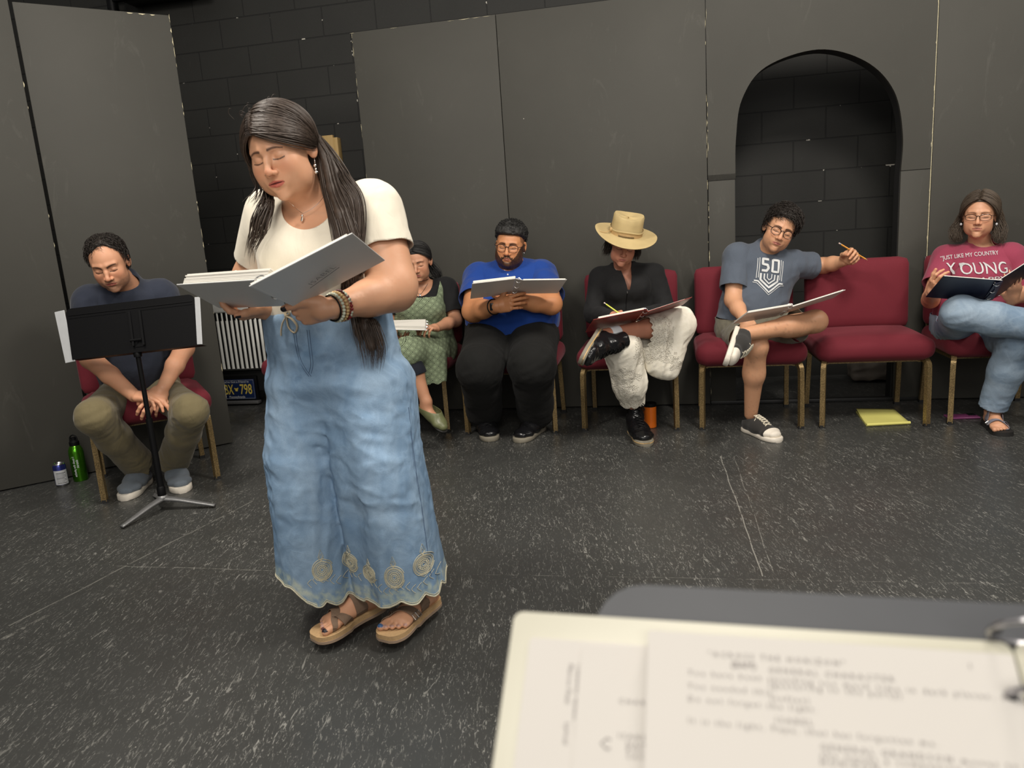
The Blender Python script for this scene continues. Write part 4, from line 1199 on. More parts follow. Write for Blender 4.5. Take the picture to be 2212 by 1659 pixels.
    def jd(p):
        z = p[..., 2]; low = sstep(0.75, 0.2, z)
        a = folds(p, (0.10, 0, 1), 17, 0.0060, 3, 0.10)*(0.35+0.9*low)          # long vertical drapes
        b = folds(p, (1, 0.3, -0.25), 24, 0.0042, 9, 0.22)*sstep(0.25, 0.45, z)*sstep(0.98, 0.8, z)   # creases across the thighs
        c = folds(p, (0.5, 0.2, 0.8), 34, 0.0016, 11, 0.5)
        return -(a+b+c)+f32(0.003)
    T.disp = jd; T.pad = 0.03
    hemA, hemB = 0.134, 0.146
    def gtr(V):
        x = V[:, 0]; z = V[:, 2]
        isB = x > (-0.475 + 0.0*z)
        ang = np.where(isB, x+0.16*np.sign(V[:, 1]-2.1)*0, x)
        sc = 0.020*np.abs(np.sin((x+V[:, 1]*0.8)*34.0))+0.003*np.abs(np.sin((x+V[:, 1]*0.8)*136.0))
        hem = np.where(isB, hemB, hemA)-sc + np.where(x < -0.60, (-(x+0.60))*0.55, 0) + np.where(x > -0.30, (x+0.30)*0.06, 0)
        return np.maximum(hem-z, z-1.003)
    def hemcol(V):
        x = V[:, 0]; z = V[:, 2]; isB = x > -0.475
        hem = np.where(isB, hemB, hemA)-0.020*np.abs(np.sin((x+V[:, 1]*0.8)*34.0))+np.where(x < -0.60, (-(x+0.60))*0.55, 0)+np.where(x > -0.30, (x+0.30)*0.06, 0)
        n = hashnoise(V.astype(f32), 95, 2)+0.5*hashnoise(V.astype(f32), 210, 4); m = sstep(0.050, 0.030, z-hem)*np.clip(0.55+0.9*n, 0, 1)
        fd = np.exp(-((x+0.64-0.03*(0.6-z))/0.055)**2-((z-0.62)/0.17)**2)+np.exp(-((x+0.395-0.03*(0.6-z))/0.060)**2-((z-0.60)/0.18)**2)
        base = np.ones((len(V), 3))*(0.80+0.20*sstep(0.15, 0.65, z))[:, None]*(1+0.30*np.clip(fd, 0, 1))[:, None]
        return base*(1-m)[:, None]+np.array([1.55, 1.22, 0.80])*m[:, None]
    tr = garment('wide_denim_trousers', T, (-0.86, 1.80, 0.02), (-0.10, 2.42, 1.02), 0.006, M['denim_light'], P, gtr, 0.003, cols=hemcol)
    return P, hd, dict(F=F, G=G, T=T, hA=hA, hB=hB, wrB=wrB, elB=elB, nk=nk, feet=feet, shB=shB)


def sandal(name, P, toe, heel, d, s, inner, m_strap, m_foot, m_sole, FF=None):
    """two-strap buckled sandal with a toe loop; inner = side of the big toe along s"""
    L = 0.245; z0 = 0.0
    prof = [(-0.022, 0.018), (-0.015, 0.028), (0.0, 0.034), (0.03, 0.036), (0.08, 0.035), (0.13, 0.041), (0.17, 0.047), (0.20, 0.045), (0.222, 0.033), (0.232, 0.016)]
    root = empty(name, tuple(heel[:2])+(0,), 0); root['at_world'] = 1; root.parent = P; root.matrix_parent_inverse = Matrix.Translation(P.location).inverted()
    def layer(nm, za, zb, grow, m, cup=0.0):
        out = smooth_path([(a, w+grow) for a, w in prof], 4); ring = [(a, w) for a, w in out] + [(a, -w) for a, w in out[::-1]]
        V = []; n = len(ring)
        for z in (za, zb):
            for a, w in ring:
                zz = z + (cup if z == zb else 0)*(1.0 if a < 0.05 else 0.35)
                V.append(heel + d*a + s*(w+inner*0.006*(a > 0.12)) + np.array([0, 0, zz]))
        V.append(heel+d*0.1+np.array([0, 0, zb])); V.append(heel+d*0.1+np.array([0, 0, za]))
        F = [(i, (i+1) % n, n+(i+1) % n, n+i) for i in range(n)] + [(n+i, n+(i+1) % n, 2*n) for i in range(n)] + [((i+1) % n, i, 2*n+1) for i in range(n)]
        return MB().add(V, F).build(nm, m, root, sharp=50)
    layer('outsole', 0.0, 0.008, 0.003, m_sole); layer('cork_footbed', 0.008, 0.020, 0.001, m_foot, 0.005)
    def strap(pts, w, nm='strap', th=0.0022):
        pth = smooth_path([heel+d*a+s*b*inner+np.array([0, 0, c]) for a, b, c in pts], 6); n = len(pth)
        if FF is not None:
            base = heel+np.outer((pth-heel)@d, d)+np.array([0, 0, 0.022]); v = pth-base; v /= np.linalg.norm(v, axis=1)[:, None]+1e-6; q = base+v*0.078
            for _ in range(22): q = q - v*np.clip(FF.eval(q.astype(f32))-0.0015, -0.01, 0.02)[:, None]
            pth = np.where(q[:, 2:3] > 0.018, q, pth)
        T = np.gradient(pth, axis=0); T /= np.linalg.norm(T, axis=1)[:, None]; V = []; F = []
        cen = heel+d*0.1+np.array([0, 0, 0.02])
        for i in range(n):
            wd = d - T[i]*(d@T[i]); wd /= np.linalg.norm(wd); up = np.cross(T[i], wd); up *= 1 if up[2] > 0 or abs(up[2]) < 0.2 and up@(pth[i]-cen) > 0 else -1
            ww = w if np.isscalar(w) else np.interp(i/(n-1), np.linspace(0, 1, len(w)), w)
            for aa, bb in ((-ww, 0), (-ww, th), (ww, th), (ww, 0)): V.append(pth[i]+wd*aa+up*bb)
        F = [(i*4+j, i*4+(j+1) % 4, i*4+4+(j+1) % 4, i*4+4+j) for i in range(n-1) for j in range(4)]+[(0, 1, 2, 3), (n*4-1, n*4-2, n*4-3, n*4-4)]
        return MB().add(V, F).build(nm, m_strap, root, sharp=50), pth
    o1, p1 = strap([(0.075, 0.037, 0.016), (0.078, 0.037, 0.045), (0.080, 0.020, 0.068), (0.080, -0.004, 0.074), (0.078, -0.030, 0.055), (0.074, -0.038, 0.016)], 0.021)
    o2, p2 = strap([(0.120, -0.043, 0.016), (0.126, -0.041, 0.032), (0.136, -0.018, 0.050), (0.152, 0.006, 0.050), (0.178, 0.016, 0.030), (0.186, 0.016, 0.022)], [0.019, 0.018, 0.016, 0.013, 0.008, 0.005])
    o3, p3 = strap([(0.125, 0.043, 0.016), (0.135, 0.040, 0.034), (0.150, 0.022, 0.046), (0.168, 0.012, 0.038), (0.180, 0.015, 0.026)], [0.018, 0.016, 0.012, 0.008, 0.005])
    for p in (p1[-14], p2[8]):
        nrm = p-(heel+d*0.1+np.array([0, 0, 0.0])); nrm /= np.linalg.norm(nrm)
        Mx = frame_mat(p+nrm*0.004, d, z=nrm)
        mb = MB(); w = 0.016; h2 = 0.009; pts = [Mx @ Vector((a, b, 0)) for a, b in ((-w, -h2), (w, -h2), (w, h2), (-w, h2), (-w, -h2))]
        mb.tube([np.array(q) for q in pts], 0.0012, n=6); mb.tube([np.array(Mx @ Vector((0, -h2, 0.001))), np.array(Mx @ Vector((0, h2, 0.001)))], 0.0009, n=6)
        mb.build('buckle', M['silver'], root)
    return root
M['taupe'] = plain('taupe_suede', srgb(122, 100, 82), 0.85, 0, 200, 0.15, 0.3)
M['cork'] = plain('cork', srgb(182, 150, 108), 0.8, 0, 220, 0.22, 0.3)
M['sole_tan'] = plain('tan_rubber_sole', srgb(150, 128, 108), 0.8, 0, 60, 0.1, 0.1)
M['embroidery'] = None
def embroidery_mat():
    t = NT('cream_embroidery'); c = t.coord(); n = t.noise(c, 300, 3)
    return t.out(t.mix(n, srgb(150, 148, 130), srgb(214, 206, 178)), 0.8, 0, t.bump(n, 0.6, 0.001))
M['embroidery'] = embroidery_mat()
def boundary_loops(V, F):
    E = {}
    for f in F:
        for a, b in ((f[0], f[1]), (f[1], f[2]), (f[2], f[0])):
            k = (min(a, b), max(a, b)); E[k] = E.get(k, 0)+1
    adj = {}
    for (a, b), c in E.items():
        if c == 1: adj.setdefault(a, []).append(b); adj.setdefault(b, []).append(a)
    loops = []; seen = set()
    for s0 in adj:
        if s0 in seen: continue
        lp = [s0]; seen.add(s0); cur = s0
        while True:
            nx = [q for q in adj[cur] if q not in seen]
            if not nx: break
            cur = nx[0]; seen.add(cur); lp.append(cur)
        if len(lp) > 20: loops.append(V[lp])
    return loops
def hem_trim(P):
    tr = [o for o in P.children if o.name.startswith('wide_denim_trousers')][0]; me = tr.data
    V = np.empty(len(me.vertices)*3); me.vertices.foreach_get('co', V); V = V.reshape(-1, 3)
    F = np.array([p.vertices[:] for p in me.polygons])
    mb = MB()
    for lp in boundary_loops(V, F):
        if lp[:, 2].mean() > 0.5: continue
        Q = lp[::3].copy()
        for _ in range(1): Q[1:-1] = (Q[:-2]+2*Q[1:-1]+Q[2:])/4
        mb.tube(list(Q)+[Q[0]], 0.0026, n=5)
        mb.tube([q+np.array([0, 0, 0.006]) for q in Q], 0.0012, n=4)
    if mb.V: mb.build('hem_lace_edge', M['embroidery'], P)
def project(F, P, off, axis=(0, 1, 0), back=0.25, it=40):
    """slide points along an axis until they meet the surface of F from outside"""
    P = np.asarray(P, float).copy(); a = np.array(axis, float); a /= np.linalg.norm(a)
    Q = P - a*back
    for _ in range(it):
        d = F.eval(Q.astype(f32)) - off; Q = Q + a*np.clip(d*0.8, -0.02, 0.02)[:, None]
    return Q
def binder_panel(nm, c4, m, parent, th=0.003):
    """board through 4 corners TL TR BR BL, thickness behind"""
    c = [np.array(p, float) for p in c4]; n = np.cross(c[1]-c[0], c[3]-c[0]); n /= np.linalg.norm(n)
    mb = MB(); V = c + [p+n*th for p in c]
    mb.add(V, [(0, 1, 2, 3), (7, 6, 5, 4), (0, 4, 5, 1), (1, 5, 6, 2), (2, 6, 7, 3), (3, 7, 4, 0)])
    o = mb.build(nm, m, parent, smooth=False)
    b = o.modifiers.new('soft', 'BEVEL'); b.width = min(0.0025, th*0.45); b.segments = 2
    return o, n
def page_stack(nm, c4, n, t0, t1, m, parent, inset=(0.02, 0.012, 0.02, 0.012), skew=0.0, layers=5, seed=0):
    """ruffled pages over a board; inset left, top, right, bottom as fractions of the board"""
    c = [np.array(p, float) for p in c4]; rn = random.Random(seed)
    def P(u, v): return (c[0]*(1-u)+c[1]*u)*(1-v)+(c[3]*(1-u)+c[2]*u)*v
    mb = MB(); K = layers
    for k in range(K):
        a = t0+(t1-t0)*k/K; b = t0+(t1-t0)*(k+0.85)/K; j = [rn.uniform(-0.008, 0.008) for _ in range(4)]
        u0, v0, u1, v1 = inset[0]+j[0]+skew*k/K, inset[1]+j[1], 1-inset[2]+j[2]+skew*k/K, 1-inset[3]+j[3]
        q = [P(u0, v0), P(u1, v0), P(u1, v1), P(u0, v1)]
        V = [p+n*a for p in q]+[p+n*b for p in q]
        mb.add(V, [(0, 1, 2, 3), (7, 6, 5, 4), (0, 4, 5, 1), (1, 5, 6, 2), (2, 6, 7, 3), (3, 7, 4, 0)])
    return mb.build(nm, m, parent, smooth=False)
def ring_set(c4edge0, c4edge1, n, r, parent, k=3, tilt=None):
    for i in range(k):
        f = 0.14+0.72*i/(k-1); c = np.array(c4edge0)*(1-f)+np.array(c4edge1)*f
        ax = np.array(c4edge1)-np.array(c4edge0)
        MB().tube(ring_pts(c+n*r*0.55, ax, n, r, 20)+[ring_pts(c+n*r*0.55, ax, n, r, 20)[0]], 0.0016, n=6).build('ring', M['silver'], parent)

def finish_lead(P, hd, D):
    F, G, T, hA, hB, wrB, elB, nk, shB = (D[k] for k in ('F', 'G', 'T', 'hA', 'hB', 'wrB', 'elB', 'nk', 'shB'))
    # ---- hair
    zl = hairline(front=0.070, temple=0.046, ear=0.012, nape=-0.075)
    cf, cap = cap_mesh(hd, 0.008, zl, 0.0035, 0.0006, 120, fade=0.010, topk=0.006)
    rn = np.random.RandomState(3)
    body = Field(); body.ops = G.ops + F.ops; body.pad = 0.02
    skull = hd.skull(0.0)
    n = 900
    yy = np.concatenate([rn.uniform(-0.088, 0.085, 620), rn.uniform(-0.089, -0.070, 280)]); P0 = hd.wv(np.stack([np.full(n, -0.020)+rn.normal(size=n)*0.0015, yy, 0.10-1.7*np.maximum(0, -0.070-yy)], 1)).astype(f32)
    for _ in range(3): P0 = P0 - skull.grad(P0)*(skull.eval(P0)-0.006)[:, None]
    tgtR = hd.w((0.079, 0.040, -0.008)); tgtR2 = hd.w((0.074, 0.060, -0.035)); tgtL = hd.w((-0.082, 0.018, -0.055))
    off = rn.uniform(0.011, 0.021, n)
    fr = (0.085-yy)/0.167
    tR = tgtR*fr[:, None]+tgtR2*(1-fr[:, None]) + rn.normal(size=(n, 3))*0.006
    low = hd.R @ np.array([0.55, 0.0, -0.4])
    def flowR(Pt, t):
        v = tR-Pt; L = np.linalg.norm(v, axis=1)[:, None]; v /= L+1e-9
        out = (hd.R @ np.array([0.30, -0.30, -0.15]))[None]*np.maximum(0, 0.75-t)*1.0*fr[:, None]
        return v+out*0.9
    ST = comb_strands(skull, P0.astype(float), flowR, 26, 0.0085, off, jit=0.05, seed=2)
    paths = []
    for i in range(n):
        p = ST[i]; dd = np.linalg.norm(p-tR[i], axis=1); k = int(np.argmin(dd))+1
        if k > 3: paths.append(p[:k])
    nL = 420
    yL = np.concatenate([rn.uniform(-0.086, 0.085, 300), rn.uniform(-0.089, -0.070, 120)]); PL = hd.wv(np.stack([np.full(nL, -0.022), yL, 0.10-1.7*np.maximum(0, -0.070-yL)], 1)).astype(f32)
    for _ in range(3): PL = PL - skull.grad(PL)*(skull.eval(PL)-0.006)[:, None]
    tL = tgtL + rn.normal(size=(nL, 3))*0.010
    offL = rn.uniform(0.009, 0.019, nL)
    STL = comb_strands(skull, PL.astype(float), lambda Pt, t: (tL-Pt)/(np.linalg.norm(tL-Pt, axis=1)[:, None]+1e-9)+(hd.R @ np.array([-0.5, -0.35, 0]))[None]*max(0, 0.6-t), 24, 0.0085, offL, jit=0.06, seed=5)
    for i in range(nL):
        dd = np.linalg.norm(STL[i]-tL[i], axis=1); k = int(np.argmin(dd))+1
        if k > 3: paths.append(STL[i][:k])
    pc = [strand_arrays(paths, rn.uniform(0.0008, 0.0018, len(paths)))]
    g1 = [hd.w((0.080, 0.046, 0.004)), hd.w((0.086, 0.050, -0.045)), A(716, 408, 2.02), A(736, 465, 1.975), A(754, 530, 1.945), A(768, 600, 1.975), A(780, 660, 1.99), A(790, 705, 1.955), A(803, 750, 1.94), A(803, 806, 1.935)]
    w1 = [0.010, 0.018, 0.026, 0.034, 0.038, 0.036, 0.034, 0.038, 0.040, 0.026]
    g2 = [hd.w((0.066, 0.075, 0.0)), hd.w((0.080, 0.080, -0.06)), A(734, 392, 2.07), A(757, 432, 1.995), A(764, 485, 1.965), A(764, 545, 1.945), A(778, 620, 1.98), A(792, 690, 1.955), A(812, 745, 1.95), A(822, 790, 1.95)]
    w2 = [0.02, 0.026, 0.034, 0.034, 0.030, 0.026, 0.024, 0.026, 0.022, 0.012]
    g3 = [hd.w((-0.080, 0.010, -0.030)), hd.w((-0.078, -0.012, -0.085)), A(578, 440, 2.01), A(563, 478, 1.985), A(552, 520, 1.99), A(540, 575, 2.01)]
    w3 = [0.010, 0.014, 0.018, 0.024, 0.024, 0.016]
    g4 = [hd.w((0.02, 0.10, 0.0)), hd.w((0.03, 0.105, -0.07)), A(715, 420, 2.22), A(735, 480, 2.30), A(735, 560, 2.31)]
    allp = guide_strands(g1, 330, w1, 1, 0.002, body) + guide_strands(g2, 200, w2, 2, 0.003, body) + guide_strands(g3, 90, w3, 3, 0.004, body) + guide_strands(g4, 160, [0.04, 0.05, 0.05, 0.05, 0.05], 4, 0.002, body)
    gw = [hd.w((-0.076, -0.03, 0.03)), hd.w((-0.085, -0.035, -0.02)), hd.w((-0.092, -0.02, -0.07)), A(560, 430, 2.02), A(548, 455, 2.0)]
    allp += guide_strands(gw, 26, [0.006, 0.010, 0.016, 0.024, 0.03], 8, 0.004, None)
    pc.append(strand_arrays(allp, rn.uniform(0.0008, 0.0019, len(allp))))
    U = Field(); U.chain(list(smooth_path(g1[:9], 1)), [0.010, 0.010, 0.013, 0.016, 0.016, 0.015, 0.014, 0.015, 0.012, 0.010][:9], k=0.01); U.chain(g2[:8], [0.02, 0.018, 0.014, 0.010, 0.010, 0.010, 0.010, 0.010], k=0.01)
    U.ell(hd.w((0.03, 0.075, -0.04)), (0.045, 0.03, 0.06), k=0.02)
    pc.append(surface(U, *bbox_of(g1+g2, 0.06), 0.005)); pc.append(cap)
    fly = []
    for i in range(16):
        a = hd.w((rn.uniform(-0.07, 0.03), rn.uniform(-0.08, 0.05), 0.118+rn.uniform(-0.012, 0.0))); dr = rn.normal(size=3)*0.5+np.array([-0.3, 0, 0.6])
        fly.append(smooth_path([a, a+dr*0.012, a+dr*0.02+np.array([0.01, 0, 0.002]), a+dr*0.026+np.array([0.022, 0, -0.006])], 4))
    pc.append(strand_arrays(fly, 0.0005))
    hair_obj('hair', pc, M['hair_brown'], P)
    # ---- jewellery
    ear = hd.w((0.079, 0.004, -0.040))
    er = MB(); er.tube(ring_pts(ear+np.array([0.002, -0.004, -0.006]), (1, 0.3, 0), (0, 0, 1), 0.0065, 14)+[ring_pts(ear+np.array([0.002, -0.004, -0.006]), (1, 0.3, 0), (0, 0, 1), 0.0065, 14)[0]], 0.0009, n=6)
    er.ball(ear+np.array([0.002, -0.006, -0.017]), 0.0045, 10); er.ball(ear+np.array([0.003, -0.006, -0.026]), 0.0036, 10); er.ball(ear+np.array([0.003, -0.006, -0.034]), 0.0062, 12, (1, 1, 0.75))
    er.build('earring', M['silver'], P)
    pend = project(body, [A(648, 462, 2.0)], 0.003)[0]
    nl = project(body, [A(*q, 2.0) for q in ((694, 408), (690, 425), (680, 440), (666, 452), (655, 458), (648, 460), (636, 452), (622, 438), (612, 424))], 0.0022)
    MB().tube(smooth_path(nl, 5), 0.0006, n=5).build('necklace', M['silver'], P)
    MB().ball(pend+np.array([0, -0.002, -0.004]), 0.0035, 10).tube([pend+np.array([0, -0.002, -0.008]), pend+np.array([-0.003, -0.002, -0.018])], 0.003, n=8).build('pendant', M['silver'], P)
    ax = (elB-wrB)/np.linalg.norm(elB-wrB)
    def bracelet(dist, r, br, m, n, nm='bracelet', alt=None):
        c = wrB+ax*dist; pts = ring_pts(c, ax, (0, 0, 1), r, n)
        o = beads(nm, pts, br, m); o.parent = P; o.matrix_parent_inverse = Matrix.Translation(P.location).inverted(); return o
    M['bead_jade'] = plain('pale_jade_bead', srgb(196, 200, 178), 0.2); M['bead_wood'] = plain('tan_wood_bead', srgb(190, 158, 108), 0.35)
    M['bead_mix'] = None
    t = NT('mixed_bead'); cc = t.coord(); nz = t.noise(cc, 55, 0); M['bead_mix'] = t.out(t.ramp(nz, [(0.40, srgb(120, 20, 24)), (0.50, srgb(176, 190, 170)), (0.60, srgb(70, 24, 30))]), 0.18)
    bracelet(0.004, 0.0345, 0.0046, M['bead_jade'], 25); bracelet(0.015, 0.0360, 0.0044, M['bead_wood'], 27); bracelet(0.027, 0.0375, 0.0044, M['bead_mix'], 28)
    rb = ring_pts(wrB+ax*-0.005, ax, (0, 0, 1), 0.0325, 28); MB().tube(rb+[rb[0]], 0.0022, n=6).build('bracelet', M['black_metal'], P)
    # ---- drawstring bow and fly stitching on the trousers
    M['cord_cream'] = plain('cream_cord', srgb(190, 176, 150), 0.9)
    kx = project(T, [A(616, 684, 2.0)], 0.006)[0]+np.array([0, -0.012, 0])
    bw = MB(); 
    for pts in ([(0, 0), (14, 6), (24, 22), (16, 36), (4, 24), (0, 0)], [(0, 0), (-10, 14), (-16, 30), (-18, 42)], [(0, 0), (-4, -6), (2, -10), (8, -4), (0, 0)]):
        q = [kx+np.array([a*0.00125, -0.006-0.004*math.sin(i*1.3), -b*0.00125]) for i, (a, b) in enumerate(pts)]
        bw.tube(smooth_path(project(T, q, 0.007), 5), 0.0042, n=6, flat=(1, 0.5))
    bw.ball(project(T, [kx], 0.007)[0], 0.006, 10)
    bw.build('drawstring_bow', M['cord_cream'], P)
    M['stitch'] = plain('dark_denim_seam', srgb(84, 104, 130), 0.9)
    st = MB()
    for off_ in (0, 5):
        q = project(T, [A(*p_, 2.0) for p_ in ((632+off_, 712), (636+off_, 740), (642+off_, 770), (655+off_, 795), (668+off_, 812))], 0.0012); st.tube(smooth_path(q, 5), 0.0008, n=5)
        q = project(T, [A(*p_, 2.0) for p_ in ((664+off_, 712), (668+off_, 750), (672+off_, 785), (668+off_, 806))], 0.0012); st.tube(smooth_path(q, 5), 0.0008, n=5)
    st.build('fly_stitching', M['stitch'], P); st = MB()
    q = project(T, [A(*p_, 1.95) for p_ in ((872, 900), (882, 980), (893, 1050), (905, 1120), (918, 1200), (928, 1262))], 0.0012); st.tube(smooth_path(q, 6), 0.0010, n=5)
    st.build('side_seam', M['stitch'], P)
    # embroidered medallions near the hems
    em = MB()
    def med(px, py, r, Yg=1.95):
        c = A(px, py, Yg); u = np.array([1.0, -0.1, 0]); w = np.array([0, 0, 1.0]); k = r*Yg/1600
        curves = [[c+u*k*math.cos(a)*rr+w*k*1.12*math.sin(a)*rr for a in np.linspace(0, 2*math.pi, 29)] for rr in (1.0, 0.90, 0.74, 0.55, 0.34, 0.18)]
        for j in range(14):
            a = j*math.pi/7; curves.append([c+u*k*math.cos(a+b)*q+w*k*1.12*math.sin(a+b)*q for q, b in ((0.3, 0), (0.62, 0.25), (0.62, -0.25), (0.3, 0))])
        curves.append([c+w*k*1.1, c+w*k*1.6+u*k*0.3, c+w*k*2.5, c+w*k*1.6-u*k*0.3, c+w*k*1.1]); curves.append([c+w*k*1.2, c+w*k*1.6+u*k*0.15, c+w*k*2.0, c+w*k*1.6-u*k*0.15, c+w*k*1.2]); curves.append([c+u*k*math.cos(a)*1.12+w*k*(1.35*math.sin(a)+0.12*(math.sin(a) < -0.9)) for a in np.linspace(0.3, 2*math.pi-0.3, 25)])
        curves.append([c-w*k*1.1-u*k*0.6, c-w*k*1.5, c-w*k*1.1+u*k*0.6])
        for cv in curves:
            q = project(T, cv, 0.0010, it=25); em.tube(q, 0.0013 if len(cv) > 20 else 0.0009, n=4)
    for a in ((686, 1250, 20), (744, 1242, 19), (793, 1253, 16), (852, 1248, 21), (912, 1232, 20)): med(*a)
    hem_trim(P)
    # leafy sprigs between medallions and hem
    for px in list(range(655, 775, 12))+list(range(792, 940, 12)):
        py = 1272 + 8*math.sin(px*0.09) if px < 780 else 1272+7*math.sin(px*0.1)-max(0, px-880)*0.10
        for sgn in (-1, 1):
            q = project(T, [A(px, py, 1.95), A(px+4, py-5*sgn, 1.95), A(px+9, py-9*sgn, 1.95)], 0.001, it=25); em.tube(q, 0.0008, n=4)
    em.build('hem_embroidery', M['embroidery'], P)
    # ---- sandals
    for i, (toe, heel, d, s, L) in enumerate(D['feet']):
        sandal('sandal', P, toe, heel, d, s, 1 if i == 0 else -1, M['taupe'], M['cork'], M['sole_tan'], F)
    # ---- ring on the finger
    t3 = hB.tips[0]; c = hB.W((0.030, 0.105, -0.006)); rp = ring_pts(c, hB.A[:, 1], hB.A[:, 2], 0.0098, 18); MB().tube(rp+[rp[0]], 0.0011, n=6).build('finger_ring', M['silver'], P)
    # ---- the binder she reads from: a thing of its own
    bi = wthing('ring_binder', (-0.60, 1.85, 1.05), 'open white ring binder with a handwritten cover in the hands of the standing woman', 'binder')
    TL, TR_, BR, BL = flat_quad(((370, 620), (578, 600), (632, 664), (484, 663)), (1.86, 1.70, 1.93, 2.06))
    b1, n1 = binder_panel('back_cover', (TL, TR_, BR, BL), M['white_board'], bi)
    if n1[2] < 0: n1 = -n1
    fTL, fTR, fBR, fBL = flat_quad(((553, 628), (747, 496), (845, 570), (625, 657)), (1.60, 1.64, 1.86, 1.82))
    b2, n2 = binder_panel('front_cover', (fTL, fTR, fBR, fBL), M['white_board'], bi)
    sg = 1 if n2[1] > 0 else -1; n2 = n2*sg
    binder_panel('spine', (TR_, fTL+np.array([0.004, 0.002, 0]), fBL, BR), M['white_board'], bi)
    page_stack('pages', (TL, TR_, BR, BL), n1, 0.004, 0.030, M['paper'], bi, (0.05, 0.03, -0.02, 0.03), 0.05, 7, 2)
    page_stack('pages', (fTL, fTR, fBR, fBL), n2, 0.004, 0.009, M['paper'], bi, (0.02, 0.03, 0.06, 0.03), 0, 2, 4)
    ring_set(TR_*0.5+fTL*0.5, BR*0.5+fBL*0.5, (n1+n2)/np.linalg.norm(n1+n2), 0.017, bi)
    ux = (fTR-fTL)/np.linalg.norm(fTR-fTL); 
    nn = np.cross(ux, (fTL-fBL)/np.linalg.norm(fTL-fBL)); nn *= -np.sign(nn@(fTL-CAM))
    uy = np.cross(nn, ux); 
    def on_cover(px, py):
        r = ray(px, py); p0 = fTL; t_ = ((p0-CAM)@nn)/(r@nn); return CAM+r*t_+nn*0.0045
    o = on_cover(671, 613)
    ux2 = on_cover(735, 566)-o; ux2 /= np.linalg.norm(ux2); uy2 = np.cross(nn, ux2); uy2 *= np.sign(uy2@(fTL-fBL))
    Mx = Matrix([[ux2[i], uy2[i], nn[i], o[i]] for i in range(3)]+[[0, 0, 0, 1]])
    text_obj('handwriting', 'ISABEL', 0.026, M['pencil_ink'], bi, Mx, spacing=1.05, extrude=0.0001, offset=-0.0006)
    l0, l1 = on_cover(668, 619), on_cover(731, 574)
    MB().tube([l0, l1], 0.0006, n=4).build('pencil_rule', M['pencil_ink'], bi)
    # pencil lying in the far hand
    pn = wthing('pen', tuple(A(512, 600, 1.95)), 'white-tipped pen held upright behind the standing woman\'s binder', 'pen')
    MB().tube([A(540, 668, 2.03), A(511, 592, 1.99)], 0.0035, n=8).build('barrel', M['black_metal'], pn); MB().ball(A(510, 589, 1.99), 0.0065, 12).build('cap', M['paper'], pn)
LEAD = build_lead()
finish_lead(*LEAD)
# ================================================================ seated people: shared pieces
def unit(v): v = np.array(v, float); return v/np.linalg.norm(v)
def body_field(J, r, hd=None, hands=(), extra=None):
    """bare body under the clothes; J joints, r radii"""
    F = Field(); side = J['side']
    F.slab(J['chest'], J['belly'], side, r['chest'][0], r['chest'][1], r['belly'][0], r['belly'][1], k=0.0)
    F.slab(J['belly'], J['pelvis'], side, r['belly'][0], r['belly'][1], r['pelvis'][0], r['pelvis'][1], k=0.05)
    s = r['sh']
    F.slab(J['shA']+(J['shB']-J['shA'])*0.08, J['shB']+(J['shA']-J['shB'])*0.08, (0, 0, 1), s, s*1.05, s, s*1.05, k=0.06)
    F.cone(J['nk']+np.array([0, 0.015, -0.02]), hd.w((0, 0.022, -0.070)), r['neck']+0.008, r['neck'], k=0.03)
    F.cone(J['nk'], hd.w((0, -0.012, -0.085)), r['neck']-0.006, r['neck']-0.010, k=0.025)
    for k in 'AB':
        if 'el'+k in J:
            a, b, c = r['arm']; m = J['el'+k]*0.55+J['wr'+k]*0.45
            F.chain([J['sh'+k], J['el'+k]], [a, b], k=0.035); F.chain([J['el'+k], m, J['wr'+k]], [b, (b+c)/2+0.004, c], k=0.02)
        if 'kn'+k in J:
            a, b, c, e = r['leg']; m = J['kn'+k]*0.6+J['an'+k]*0.4
            F.chain([J['hip'+k], J['kn'+k]], [a, b], k=0.04); F.chain([J['kn'+k], m, J['an'+k]], [b, c, e], k=0.03)
    for h in hands: F.ops += h.F.ops
    F.ops += hd.field().ops
    if extra: extra(F)
    F.pad = 0.02
    return F
